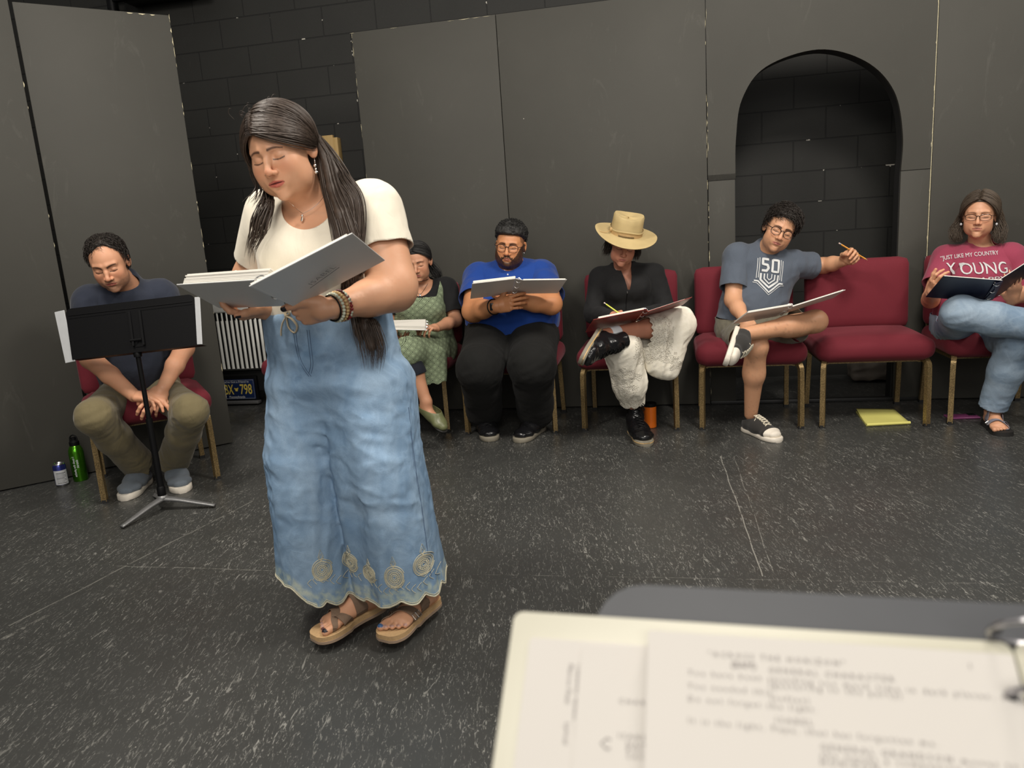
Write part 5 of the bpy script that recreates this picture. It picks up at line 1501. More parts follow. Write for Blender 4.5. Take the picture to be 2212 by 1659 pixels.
def shirt_field(J, r, off, loose=0.006, arm_to='el', belly_off=0.0, seed=1, amp=0.003):
    G = Field(); side = J['side']
    G.slab(J['chest'], J['belly'], side, r['chest'][0]+off, r['chest'][1]+off, r['belly'][0]+off+belly_off, r['belly'][1]+off+belly_off, k=0.0)
    G.slab(J['belly'], J['pelvis'], side, r['belly'][0]+off+belly_off, r['belly'][1]+off+belly_off, r['pelvis'][0]+off, r['pelvis'][1]+off, k=0.05)
    s = r['sh']+off*0.7
    G.slab(J['shA']+(J['shB']-J['shA'])*0.08, J['shB']+(J['shA']-J['shB'])*0.08, (0, 0, 1), s, s*1.05, s, s*1.05, k=0.06)
    G.cone(J['nk']+np.array([0, 0.015, -0.05]), J['nk']+np.array([0, 0.012, 0.012]), r['neck']+0.024, r['neck']+0.012, k=0.035)
    G.torso = Field(); G.torso.ops = list(G.ops); G.sleeve = {}
    for k in 'AB':
        a, b, c = r['arm']
        G.chain([J['sh'+k], J['el'+k]], [a+off, b+off+loose], k=0.035)
        S_ = Field(); sh = J['sh'+k]; mid_ = (J['shA']+J['shB'])/2
        S_.slab(sh+(mid_-sh)*0.16, sh+(mid_-sh)*0.55, (0, 0, 1), s, s*1.05, s, s*1.05, k=0.0)
        S_.chain([sh, J['el'+k]], [a+off, b+off+loose], k=0.05); G.sleeve[k] = S_
        if arm_to == 'wr':
            m = J['el'+k]*0.55+J['wr'+k]*0.45; G.chain([J['el'+k], m, J['wr'+k]], [b+off, (b+c)/2+off, c+off], k=0.02)
    ends = [(J['el'+k]) for k in 'AB']
    def disp(p):
        d = folds(p, (1, 0, 0.35), 13, amp*0.9, seed, 0.25) + folds(p, (0.4, 0, 1), 17, amp*0.7, seed+3, 0.2)
        for e in ends: 
            q = p-_v(e); L = np.sqrt((q*q).sum(-1)); d = d + folds(p, (0.2, 1, 0.2), 30, amp*0.8, seed+9, 0.5)*np.exp(-(L/0.11)**2)
        return -d
    for f_ in [G, G.torso]+list(G.sleeve.values()): f_.disp = disp; f_.pad = 0.025
    return G
def shirt_mesh(name, G, J, m, P, body_cut, dists, h=0.0065, **kw):
    """a short-sleeved shirt: torso and two sleeves in one mesh"""
    ex = []
    for k, ds in zip('AB', dists):
        u = unit(J['el'+k]-J['sh'+k]); sh = J['sh'+k]; nk = J['nk']
        ex.append((G.sleeve[k], gmax(lambda V, u=u, sh=sh, ds=ds: (V-sh)@u-ds, body_cut)))
    return garment(name, G.torso, 0, 0, h, m, P, body_cut, extra=ex, **kw)
def trouser_field(J, r, off, flare=(0.012, 0.020), seed=4, amp=0.005, legs='AB', pel=True, ank=1.0):
    T = Field(); side = J['side']
    a, b, c, e = r['leg']
    if pel: T.slab(J['pelvis']+np.array([0, 0, 0.09]), J['pelvis']-np.array([0, 0, 0.02]), side, r['pelvis'][0]+off-0.004, r['pelvis'][1]+off, r['pelvis'][0]+off, r['pelvis'][1]+off, k=0.0, end=0.7)
    for k in legs:
        m = J['kn'+k]*0.6+J['an'+k]*0.4
        T.chain([J['hip'+k], J['kn'+k]], [a+off, b+off+flare[0]*0.6], k=0.04)
        T.chain([J['kn'+k], m, m*(1-ank)+J['an'+k]*ank], [b+off+flare[0]*0.6, c+off+flare[0], e+off+flare[1]], k=0.03)
    kn = [J['kn'+k] for k in legs]; hp = [J['hip'+k] for k in legs]; an = [J['an'+k] for k in legs]
    def disp(p):
        d = 0
        for K, Hh, An in zip(kn, hp, an):
            q = p-_v(K); L = np.sqrt((q*q).sum(-1))
            th = _v(unit(Hh-K)); sh = _v(unit(An-K))
            d = d + folds(p, np.cross(th, (0, 0, 1))+np.array([0, 0, 0.35]), 22, amp*0.9, seed, 0.18)*np.exp(-(L/0.16)**2)
            q2 = p-_v(Hh); L2 = np.sqrt((q2*q2).sum(-1)); d = d + folds(p, (1, 0.4, 0.3), 24, amp*0.8, seed+2, 0.2)*np.exp(-(L2/0.17)**2)
            q3 = p-_v(An); L3 = np.sqrt((q3*q3).sum(-1)); d = d + folds(p, (1, 0.5, 0.1), 30, amp*0.8, seed+4, 0.25)*np.exp(-(L3/0.13)**2)
        d = d + folds(p, unit(kn[0]-hp[0])+0.001, 9, amp*0.5, seed+7, 0.15)
        return -d
    T.disp = disp; T.pad = 0.03
    return T
def crew(nk, rx=0.075, ry=0.075, rz=0.045, dz=0.012, front=(0, -0.03, -0.01)):
    c = nk+np.array([0, 0.01, dz])+np.array(front)
    return lambda V: (1-np.sqrt(((V[:, 0]-c[0])/rx)**2+((V[:, 1]-c[1])/ry)**2+((V[:, 2]-c[2])/rz)**2))*min(rx, rz)
def sleeve_cut(sh, el, dist, G, rad=0.13, thr=0.015):
    """cuts a sleeve at dist from the shoulder along the arm, leaving the torso alone"""
    u = unit(el-sh)
    def g(V):
        q = V-sh; t = q@u; lat = np.linalg.norm(q-np.outer(t, u), axis=1); off = G.torso.eval(V.astype(f32))
        return np.where((lat < rad) & (t > dist-0.05) & (off > thr), t-dist, -1.0)
    return g
def gmax(*fs): return lambda V: np.max(np.stack([f(V) for f in fs]), axis=0)
def shoe(name, P, heel, d, u, L, style, ank=None, inner=1):
    """heel on the sole plane, d toe direction, u up from the sole"""
    d = unit(d); u = unit(np.array(u, float)-d*(np.array(u, float)@d)); s = np.cross(d, u); heel = np.array(heel, float)
    root = empty(name, tuple(heel)); root['at_world'] = 1; root.parent = P; root.matrix_parent_inverse = Matrix.Translation(P.location).inverted()
    k = L/0.29; st = style.get('sole_h', 0.024)
    W_ = lambda a, b, c: heel+d*a*k+s*b*k+u*c
    out = smooth_path([(-0.002, 0.016), (0.008, 0.030), (0.04, 0.037), (0.09, 0.036), (0.15, 0.042), (0.20, 0.049), (0.24, 0.046), (0.272, 0.032), (0.288, 0.012)], 4)
    ring = [(a, w) for a, w in out]+[(a, -w) for a, w in out[::-1]]; n = len(ring)
    def layer(nm, za, zb, g, m, bev=0.004):
        V = []
        for z, gg in ((za, g-bev), (za+bev, g), (zb-bev, g), (zb, g-bev)):
            for a, w in ring: V.append(W_(a, (w+gg*(1 if w > 0 else -1)), z+style.get('toe_up', 0.0)*max(0, (a-0.2)/0.09)**2*0.01))
        F = [(j*n+i, j*n+(i+1) % n, (j+1)*n+(i+1) % n, (j+1)*n+i) for j in range(3) for i in range(n)]
        V.append(W_(0.14, 0, za)); V.append(W_(0.14, 0, zb))
        F += [((i+1) % n, i, 4*n) for i in range(n)]+[(3*n+i, 3*n+(i+1) % n, 4*n+1) for i in range(n)]
        return MB().add(V, F).build(nm, m, root, sharp=60)
    layer('sole', 0.0, st, style.get('sole_g', 0.003), style['sole'])
    if style.get('welt') is not None: layer('welt', st*0.55, st*0.75, style.get('sole_g', 0.003)+0.0015, style['welt'], 0.001)
    U = Field(); f = style.get('fat', 0.0)
    U.slab(W_(0.035, 0, st+0.018), W_(0.13, 0, st+0.024), s, 0.034+f, 0.030, 0.037+f, 0.030, k=0.0)
    U.slab(W_(0.12, 0, st+0.020), W_(0.215, 0, st+0.012), s, 0.037+f, 0.032, 0.044+f, 0.024, k=0.045)
    U.slab(W_(0.21, 0, st+0.012), W_(0.252, 0, st+0.010), s, 0.044+f, 0.024, 0.032+f, 0.020, k=0.02)
    top = style.get('top', 0.085)
    U.cone(W_(0.050, 0, st+0.02), W_(0.052, 0, top), 0.036+f, 0.036+style.get('flare', 0.0), k=0.025)
    U.cone(W_(0.15, 0, st+0.030), W_(0.065, 0, top-0.01), 0.026+f*0.5, 0.030, k=0.045)
    if ank is not None and style.get('shaft', 0) > 0:
        ax = unit(ank-W_(0.05, 0, top)); U.cone(W_(0.05, 0, top-0.01), W_(0.05, 0, top-0.01)+ax*style['shaft'], 0.040, 0.044, k=0.03); topc = W_(0.05, 0, top-0.01)+ax*style['shaft']*0.9; topn = ax
    else: topc = W_(0.06, 0, top*0.92); topn = unit(u-d*0.34)
    if style.get('crease'): U.disp = lambda p: -folds(p, s, 60, 0.0012, 3, 0.2)
    U.pad = 0.02
    lo, hi = bbox_of([W_(0, 0, 0), W_(0.29, 0, 0), topc], 0.07)
    V, Q = surface(U, lo, hi, 0.0042)
    g = np.maximum((V-topc)@topn, -((V-W_(0, 0, st*0.7))@u))
    V, Q = clip_mesh(V, Q, g)
    upn = np_mesh('upper', V, Q, style['upper'], root); solidify(upn, 0.002)
    if style.get('toecap') is not None:
        C_ = Field(); C_.ops = U.ops; V, Q = surface(C_, lo, hi, 0.0042)
        V = V + C_.grad(V.astype(f32))*0.0012
        g = np.maximum(-((V-W_(0.225, 0, 0))@d), -((V-W_(0, 0, st*0.7))@u)); V, Q = clip_mesh(V, Q, g); np_mesh('toe_cap', V, Q, style['toecap'], root)
    if style.get('laces') is not None:
        mb = MB(); nl = style.get('n_lace', 5)
        if style.get('shaft', 0) > 0:
            a0, a1 = W_(0.165, 0, st+0.05), topc+d*0.045
        else: a0, a1 = W_(0.19, 0, st+0.045), W_(0.105, 0, top-0.005)
        for i in range(nl):
            f_ = i/(nl-1); c = a0*(1-f_)+a1*f_
            for sg in (-1, 1):
                t = np.linspace(-1, 1, 7)[:, None]
                nrm = unit(np.cross(unit(a1-a0), s)); nrm = nrm if nrm@(u+d) > 0 else -nrm
                pts = c+s*0.019*t*sg+(a1-a0)*0.45/nl*t+nrm*0.03
                for _ in range(12): pts = pts-nrm*(U.eval(pts.astype(f32))-0.0022)[:, None]*0.9
                mb.tube(pts, style.get('lace_r', 0.0022), n=5)
        for sg in (-1, 1):
            q0 = a1+unit(np.cross(unit(a1-a0), s)*1)*0; nrm = unit(u+d); q0 = a1+nrm*0.008
            mb.tube(smooth_path([q0, q0+s*sg*0.022+d*0.012+u*0.008, q0+s*sg*0.036+d*0.02-u*0.006, q0+s*sg*0.022+d*0.022-u*0.008, q0+d*0.004], 5), style.get('lace_r', 0.0022), n=5)
            mb.tube(smooth_path([q0, q0+s*sg*0.02+d*0.018, q0+s*sg*0.034+d*0.03-u*0.03], 5), style.get('lace_r', 0.0022), n=5)
        mb.build('laces', style['laces'], root)
    return root
def sock(P, a, b, r0, r1, m, nm='sock'):
    F = Field(); F.cone(a, b, r0, r1, k=0); V, Q = surface(F, *bbox_of([a, b], r0+r1), 0.005); return np_mesh(nm, V, Q, m, P)
def glasses(P, hd, m, lw=0.0245, lh=0.0185, y=-0.104, z=-0.004, r=0.0016, sq=3.0, lens=None, m_bot=None, tem=0.078):
    g = empty('eyeglasses', tuple(hd.c)); g['at_world'] = 1; g.parent = P; g.matrix_parent_inverse = Matrix.Translation(P.location).inverted()
    mb = MB()
    for sx in (-1, 1):
        c = np.array([sx*0.0335, y, z]); pts = []
        for a in np.linspace(0, 2*math.pi, 33):
            ca, sa = math.cos(a), math.sin(a)
            p = c+np.array([lw*math.copysign(abs(ca)**(2/sq), ca), 0, lh*math.copysign(abs(sa)**(2/sq), sa)]); p[1] += 9*(abs(p[0])-0.01)**2*0.9 - 0.1*(p[2]-z)*0.0
            pts.append(hd.w(p))
        rr = [r*(1.25 if math.sin(a) > 0 else 0.85) for a in np.linspace(0, 2*math.pi, 33)]
        mb.tube(pts, rr, n=6)
        e = np.array([sx*(0.0335+lw), y+9*(0.0335+lw-0.01)**2*0.9, z+lh*0.45])
        mb.tube([hd.w(q) for q in smooth_path([e, (sx*(tem-0.006), y+0.036, z+lh*0.5), (sx*(tem+0.002), -0.02, 0.006), (sx*(tem+0.002), 0.012, 0.004), (sx*(tem-0.002), 0.03, -0.02)], 5)], r*1.15, n=6)
        if lens is not None:
            V = [hd.w((c[0], y+0.001, z))]+pts[:-1]; MB().add(V, [(0, i, i % 32+1) for i in range(1, 33)]).build('lens', lens, g)
    mb.tube([hd.w(q) for q in smooth_path([(-0.0335+lw, y+0.003, z+lh*0.35), (0, y-0.001, z+lh*0.62), (0.0335-lw, y+0.003, z+lh*0.35)], 5)], r*1.2, n=6)
    mb.build('frame', m, g)
    return g
def glass_mat():
    t = NT('spectacle_lens'); m = t.out((1, 1, 1), 0.02, 0, None, 0.5); 
    tr = t.n('ShaderNodeBsdfTransparent'); gl = t.n('ShaderNodeBsdfGlossy'); gl.inputs['Roughness'].default_value = 0.05
    mx = t.n('ShaderNodeMixShader'); mx.inputs[0].default_value = 0.055; t.ln(tr.outputs[0], mx.inputs[1]); t.ln(gl.outputs[0], mx.inputs[2])
    t.ln(mx.outputs[0], t.N['Material Output'].inputs['Surface']); return m
M['lens'] = glass_mat()
M['specs'] = plain('dark_tortoise_frame', (0.018, 0.010, 0.010), 0.25)
def open_binder(label, name, loc, left, right, mL, mR, page_m, tl=(0.003, 0.012), tr=(0.003, 0.006), flip=False, pages=True, cat='binder', ring=True, insL=(0.03, 0.03, 0.0, 0.03), insR=(0.0, 0.03, 0.03, 0.03), group=None):
    """left and right boards given as TL TR BR BL corners; spine between them; pages on the side facing up"""
    b = wthing(name, loc, label, cat, group)
    o, n = binder_panel('left_cover', left, mL, b)
    o2, m2 = binder_panel('right_cover', right, mR, b)
    n = n if n[2] > 0 else -n; m2 = m2 if m2[2] > 0 else -m2
    binder_panel('spine', (left[1], right[0], right[3], left[2]), mL, b)
    if pages:
        page_stack('pages', left, n, tl[0], tl[1], page_m, b, insL, 0, 4, 3); page_stack('pages', right, m2, tr[0], tr[1], page_m, b, insR, 0, 3, 5)
    if ring: ring_set((np.array(left[1])+right[0])/2, (np.array(left[2])+right[3])/2, unit(n+m2), 0.013, b)
    return b, n, m2
def pencil(label, tip, end, mbody, group=None, name='pencil', r=0.0037, tipm=None):
    tip = np.array(tip, float); end = np.array(end, float); L = np.linalg.norm(end-tip); u = (end-tip)/L
    p = wthing(name, tuple((tip+end)/2), label, 'pencil', group)
    MB().tube([tip+u*0.014, end-u*0.014], r, n=6).build('barrel', mbody, p)
    MB().tube([tip, tip+u*0.004, tip+u*0.014], [0.0006, 0.0012, r], n=8).build('sharpened_tip', tipm or M['raw_wood'], p)
    MB().tube([end-u*0.014, end-u*0.007], r*1.04, n=10).build('ferrule', M['silver'], p)
    MB().tube([end-u*0.007, end], r*0.95, n=10).build('eraser', M['eraser'], p)
    return p
M['eraser'] = plain('pink_white_eraser', srgb(226, 200, 190), 0.7)
M['ped_green'] = plain('lime_pencil_paint', srgb(200, 205, 60), 0.35); M['ped_orange'] = plain('orange_pencil_paint', srgb(222, 150, 40), 0.35)
# ================================================================ man behind the music stand
M['navy_tee'] = fabric('dark_navy_cotton', srgb(46, 51, 64), 500, 0.12, 0.2, 0.9, 0.3)
M['khaki'] = fabric('olive_khaki_twill', srgb(112, 102, 74), 600, 0.10, 0.3, 0.85, 0.35)
M['grey_canvas'] = fabric('grey_blue_suede', srgb(100, 108, 116), 300, 0.2, 0.4, 0.9, 0.1)
M['white_rubber'] = plain('white_rubber_sole', srgb(222, 214, 200), 0.6, 0, 120, 0.06, 0.3)
M['hair_dark'] = hair_material('near_black_hair', (0.010, 0.008, 0.007), (0.042, 0.033, 0.027), 0.40)
M['charcoal_sock'] = fabric('charcoal_sock', srgb(52, 54, 60), 500, 0.15)
SK = srgb(208, 156, 124)
def curly(hd, zl, off, n, seed, length=0.03, rad=0.0016, lump=0.004, lscale=55, topk=0.0, curl=0.006, cond=None, dirv=(0, -0.2, 0.3), fade=0.018, keep=None):
    cf, cap = cap_mesh(hd, off*0.72, zl, 0.0042, lump, lscale, topk=topk, fade=fade, seed=seed)
    rn = np.random.RandomState(seed); P0 = scalp_seeds(hd, zl, n, seed, cond)
    g = hd.skull(0.0).grad(P0.astype(f32)).astype(float); q = hd.loc(P0.astype(f32)); e = (q[:, 2]-zl(q[:, 0], q[:, 1]))
    out = []; dv = hd.R @ np.array(dirv, float)
    hz = off*hd.s
    for i in range(n):
        nrm = g[i]; t1 = unit(np.cross(nrm, rn.normal(size=3))); t2 = np.cross(nrm, t1)
        k = min(1.0, max(0.6, e[i]/0.03)); top = topk*max(0.0, min(1.0, (q[i, 2]-0.04)/0.06))
        L = length*k*rn.uniform(0.6, 1.15); pts = []; ph = rn.uniform(0, 6.28); sw = rn.choice([-1, 1]); cr = curl*rn.uniform(0.7, 1.3)
        fl = dv - nrm*(dv@nrm)
        base = P0[i]+nrm*(hz*k*rn.uniform(0.65, 1.0)+top*0.9)
        for j in range(9):
            t = j/8
            pts.append(base + nrm*(0.006*math.sin(math.pi*t)+0.003*rn.uniform()*0) + fl*L*t*0.9 + t1*cr*math.sin(ph+sw*t*4.6) + nrm*cr*0.6*math.cos(ph+sw*t*4.6) + t2*cr*0.3*math.sin(2*t*3+ph))
        out.append(np.array(pts))
    return [cap, strand_arrays(out, rn.uniform(rad*0.6, rad*1.2, n), sides=3)]
def waves(hd, zl, n, seed, off=(0.006, 0.016), length=0.05, rad=0.0014, flow=(0, -1, 0.1), wav=0.3, cond=None, jit=0.25, topk=0.0, lift=0.0):
    """short combed or wavy strands lying over the scalp"""
    rn = np.random.RandomState(seed); P0 = scalp_seeds(hd, zl, n, seed, cond); sk = hd.skull(0.0); q0 = hd.loc(P0.astype(f32))
    fl = flow if callable(flow) else (lambda q: np.tile(np.array(flow, float), (len(q), 1)))
    ph = rn.uniform(0, 6.28, n); sw = rn.uniform(0.7, 1.4, n); e = np.clip((q0[:, 2]-zl(q0[:, 0], q0[:, 1]))/0.02, 0.2, 1)
    offs = rn.uniform(off[0], off[1], n)*e + topk*sstep(0.03, 0.10, q0[:, 2])*rn.uniform(0.5, 1, n)
    steps = 10; L = length*rn.uniform(0.6, 1.2, n)/steps; P = P0.copy(); out = [P.copy()]
    base = fl(q0)
    jt = rn.normal(size=(n, 3))*jit
    for k in range(steps):
        g = sk.grad(P.astype(f32)).astype(float)
        v = (base+jt)@hd.R.T; side_ = np.cross(g, v); side_ /= np.linalg.norm(side_, axis=1)[:, None]+1e-9
        v = v-g*(v*g).sum(1)[:, None]; v /= np.linalg.norm(v, axis=1)[:, None]+1e-9
        v = v+side_*(wav*np.sin(ph+sw*k*0.9))[:, None]
        P = P+v*L[:, None]; t = (k+1)/steps
        d = sk.eval(P.astype(f32)); g = sk.grad(P.astype(f32)).astype(float)
        P = P+g*(offs*min(1, t*2.5)+lift*t*e-d)[:, None]; out.append(P.copy())
    S_ = np.stack(out, 1)
    return strand_arrays([S_[i] for i in range(n)], rn.uniform(rad*0.6, rad*1.25, n))
def build_man():
    P = person('person with receding hair in a navy shirt and olive trousers behind the music stand', (-1.75, 3.72))
    hd = Head((-1.822, 3.50, 1.135), (13, 23, -7), 1.0, nose=1.06, lips=0.8, jaw=1.02, cheek=0.001, brow=0.0015)
    f = np.array([0.45, -0.89, 0]); side = np.array([0.89, 0.45, 0])
    J = dict(side=side)
    J['nk'] = A(268, 612, 3.60)
    J['shA'] = A(190, 652, 3.56); J['shB'] = A(352, 636, 3.72)
    J['chest'] = A(275, 668, 3.68); J['belly'] = A(290, 770, 3.74); J['pelvis'] = A(305, 838, 3.80)
    J['elA'] = A(196, 775, 3.50); J['wrA'] = A(290, 855, 3.36)
    J['elB'] = A(398, 752, 3.66); J['wrB'] = A(352, 838, 3.40)
    J['hipA'] = A(265, 850, 3.74); J['hipB'] = A(345, 845, 3.82)
    J['knA'] = A(204, 900, 3.28); J['knB'] = A(412, 888, 3.34)
    tA, tB = atZ(268, 1083, 0), atZ(396, 1066, 0)
    hA_, hB_ = atZ(320, 1040, 0), atZ(376, 1030, 0)
    dA = unit(tA-hA_); dB = unit(tB-hB_); hlA = tA-dA*0.285; hlB = tB-dB*0.285
    J['anA'] = hlA+dA*0.055+np.array([0, 0, 0.11]); J['anB'] = hlB+dB*0.055+np.array([0, 0, 0.11])
    r = dict(chest=(0.175, 0.125), belly=(0.165, 0.135), pelvis=(0.165, 0.125), sh=0.062, neck=0.056, arm=(0.056, 0.046, 0.029), leg=(0.080, 0.051, 0.048, 0.036))
    hA = Hand(J['wrA'], J['wrB']*0.2+A(345, 868, 3.33)*0.8-J['wrA'], (0.35, -0.15, -0.9), tside=1, curls=((10, 30, 18), (14, 32, 18), (18, 34, 18), (22, 36, 18)), spread=9, thumb=(20, 20, 10), sc=0.98, thumb_in=12)
    hB = Hand(J['wrB'], A(322, 880, 3.32)-J['wrB'], (-0.5, -0.1, -0.85), tside=-1, curls=((12, 36, 20), (16, 38, 20), (20, 40, 20), (24, 42, 20)), spread=8, thumb=(15, 20, 10), sc=0.98, thumb_in=12)
    F = body_field(J, r, hd, (hA, hB))
    fb = [(hd.c-0.16, hd.c+0.15, 0.0026)]; b1, b2 = hA.bounds(0.02), hB.bounds(0.02); fb.append((np.minimum(b1[0], b2[0]), np.maximum(b1[1], b2[1]), 0.003))
    def paint(V, C):
        hd.paint(V, C, SK, lip=srgb(178, 104, 92), browc=srgb(52, 38, 30), brow_w=1.6, blush=0.35, stubble=(srgb(120, 100, 84), 0.55), brow_tilt=0.18)
        hA.paint(V, C, SK); hB.paint(V, C, SK)
    skin_mesh('body', F, fb, (-2.25, 3.05, 0.0), (-1.25, 4.05, 1.32), 0.010, paint, P, SK)
    G = shirt_field(J, r, 0.013, 0.012, seed=3)
    cut = gmax(crew(J['nk'], 0.078, 0.082, 0.050, 0.014), lambda V: (J['pelvis'][2]+0.005)-V[:, 2])
    shirt_mesh('navy_tshirt', G, J, M['navy_tee'], P, cut, (0.19, 0.19), 0.007)
    T = trouser_field(J, r, 0.014, (0.012, 0.026), seed=6, amp=0.006, ank=0.93)
    def tc(V):
        g = V[:, 2]-(J['belly'][2]-0.02)
        for an, kn in ((J['anA'], J['knA']), (J['anB'], J['knB'])):
            u = unit(an-kn); q = V-an; lat = np.linalg.norm(q-np.outer(q@u, u), axis=1); g = np.maximum(g, np.where(lat < 0.12, q@u-0.000, -1))
        return g
    garment('olive_trousers', T, (-2.25, 3.05, 0.04), (-1.25, 4.05, 0.80), 0.007, M['khaki'], P, tc)
    stl = dict(sole=M['white_rubber'], upper=M['grey_canvas'], sole_h=0.030, fat=0.004, top=0.082, sole_g=0.005)
    shoe('shoe', P, hlA, dA, (0, 0, 1), 0.285, stl); shoe('shoe', P, hlB, dB, (0, 0, 1), 0.285, stl)
    sock(P, J['anA']+np.array([0, 0, -0.035]), J['anA']+(J['knA']-J['anA'])*0.15, 0.040, 0.042, M['charcoal_sock']); sock(P, J['anB']+np.array([0, 0, -0.035]), J['anB']+(J['knB']-J['anB'])*0.15, 0.040, 0.042, M['charcoal_sock'])
    zl0 = hairline(front=0.090, temple=0.056, ear=0.002, nape=-0.07); zl = lambda x, y: zl0(x, y)+0.034*np.exp(-((x-0.012)/0.040)**2)*sstep(0.0, -0.05, y)
    cp = cap_mesh(hd, 0.009, zl, 0.0042, 0.003, 60, fade=0.012)[1]
    fl = lambda q: np.stack([np.sign(q[:, 0])*0.35+0.25, 0.35*(q[:, 2] > 0.06)-0.25, -0.35*(q[:, 2] < 0.06)], 1)
    hair_obj('hair', [cp, waves(hd, zl, 1900, 4, (0.006, 0.017), 0.045, 0.0012, fl, 0.55, topk=0.006)], M['hair_dark'], P)
build_man()
# ================================================================ bearded man in the blue polo
M['blue_polo'] = fabric('royal_blue_pique', srgb(24, 62, 138), 620, 0.14, 0.3, 0.85, 0.3)
M['black_trouser'] = fabric('black_twill_trousers', srgb(24, 24, 23), 600, 0.12, 0.2, 0.9, 0.35, 0.02)
M['black_leather'] = plain('black_leather', (0.008, 0.008, 0.009), 0.22, 0, 30, 0.2, 0.15)
M['dark_rubber'] = plain('dark_rubber_sole', (0.012, 0.011, 0.010), 0.7)
M['grey_rubber'] = plain('grey_rubber_sole', srgb(128, 122, 108), 0.7)
M['hair_black'] = hair_material('black_curls', (0.006, 0.006, 0.006), (0.035, 0.033, 0.031), 0.5)
SKT = srgb(196, 138, 96)
def build_blue():
    P = person('bearded person with glasses in a royal blue polo and black trousers, reading a binder', (0.05, 4.4))
    hd = Head((0.046, 4.32, 1.072), (-12, 6, 8), 1.0, jaw=1.16, cheek=0.006, width=1.04, nose=1.12, chin=0.97)
    side = np.array([0.98, -0.19, 0])
    J = dict(side=side)
    J['nk'] = A(1102, 588, 4.40)
    J['shA'] = A(1032, 602, 4.44); J['shB'] = A(1172, 596, 4.38)
    J['chest'] = A(1105, 628, 4.42); J['belly'] = A(1107, 678, 4.36); J['pelvis'] = A(1105, 722, 4.38)
    J['elA'] = A(1022, 672, 4.20); J['wrA'] = A(1072, 662, 4.00)
    J['elB'] = A(1190, 656, 4.15); J['wrB'] = A(1112, 650, 4.03)
    J['hipA'] = A(1060, 730, 4.34); J['hipB'] = A(1150, 726, 4.30)
    J['knA'] = A(1036, 795, 3.98); J['knB'] = A(1150, 790, 3.94)
    tA, tB = atZ(1062, 955, 0), atZ(1118, 958, 0); hA_, hB_ = atZ(1044, 922, 0), atZ(1178, 922, 0)
    dA, dB = unit(tA-hA_), unit(tB-hB_); hlA, hlB = tA-dA*0.30, tB-dB*0.30
    J['anA'] = hlA+dA*0.06+np.array([0, 0, 0.11]); J['anB'] = hlB+dB*0.06+np.array([0, 0, 0.11])
    r = dict(chest=(0.222, 0.165), belly=(0.248, 0.200), pelvis=(0.255, 0.180), sh=0.078, neck=0.070, arm=(0.072, 0.062, 0.036), leg=(0.135, 0.100, 0.080, 0.050))
    hA = Hand(J['wrA'], A(1112, 652, 3.955)-J['wrA'], (0.1, 0.75, -0.15), tside=1, curls=((18, 30, 16), (22, 32, 16), (26, 34, 16), (30, 36, 16)), spread=6, thumb=(28, 12, 6), sc=1.02, thumb_in=4)
    hB = Hand(J['wrB'], A(1078, 642, 4.06)-J['wrB'], (0, -0.3, 0.9), tside=1, curls=((20, 35, 20),)*4, spread=5, sc=1.0)
    F = body_field(J, r, hd, (hA, hB))
    b1 = hA.bounds(0.02); b2 = hB.bounds(0.02)
    fb = [(hd.c-0.165, hd.c+0.155, 0.0026), (np.minimum(b1[0], b2[0]), np.maximum(b1[1], b2[1]), 0.003)]
    def paint(V, C):
        hd.paint(V, C, SKT, lip=srgb(150, 92, 78), browc=srgb(26, 18, 14), brow_w=1.9, blush=0.22, beard=(srgb(22, 17, 14), 'full'), brow_tilt=0.02)
        q = hd.loc(V.astype(f32)); fade = (q[:, 2] > hairz(q[:, 0], q[:, 1])-0.035) & (np.abs(q[:, 0]) > 0.05) & (q[:, 1] < 0.03) & (q[:, 1] > -0.05) & (np.abs(q[:, 2]) < 0.1) & (np.abs(q[:, 0]) < 0.0788)
        C[fade] = C[fade]*0.45+np.array(srgb(40, 32, 26))*0.55
        hA.paint(V, C, SKT); hB.paint(V, C, SKT)
    hairz = hairline(front=0.070, temple=0.050, ear=0.035, nape=-0.03)
    skin_mesh('body', F, fb, 0, 0, 0.011, paint, P, SKT)
    G = shirt_field(J, r, 0.013, 0.016, seed=13, amp=0.004)
    cut = gmax(crew(J['nk'], 0.075, 0.080, 0.045, 0.020), lambda V: (J['pelvis'][2]+0.030)-V[:, 2]+0.006*np.sin(V[:, 0]*30))
    shirt_mesh('blue_polo', G, J, M['blue_polo'], P, cut, (0.20, 0.20), 0.0075)
    # collar wings
    ck = MB()
    nk = J['nk']
    for s_ in (-1, 1):
        base = [nk+np.array([s_*0.078*math.cos(a), -0.078*math.sin(a)+0.01, 0.030-0.030*math.sin(a)]) for a in np.linspace(-0.9, 1.45, 9)]
        outr = [b+np.array([s_*0.020*math.cos(a)+s_*0.010*(a > 0.8), -0.020*math.sin(a)-0.012, -0.030-0.018*(a > 0.9)]) for b, a in zip(base, np.linspace(-0.9, 1.45, 9))]
        q = project(G, outr, 0.004) if False else outr
        ck.add(list(base)+list(q), [(i, i+1, 10+i, 9+i) for i in range(8)])
    co = ck.build('collar', M['blue_polo'], P); solidify(co, 0.004, 0)
    M['button'] = plain('pearl_button', srgb(220, 222, 226), 0.25)
    bt = project(G, [A(1091, 585, 4.2), A(1097, 594.5, 4.2)], 0.002)
    for q in bt: MB().ball(q, 0.0048, 10, (1, 0.45, 1)).build('button', M['button'], P)
    T = trouser_field(J, r, 0.014, (0.012, 0.040), seed=16, amp=0.008, ank=0.90)
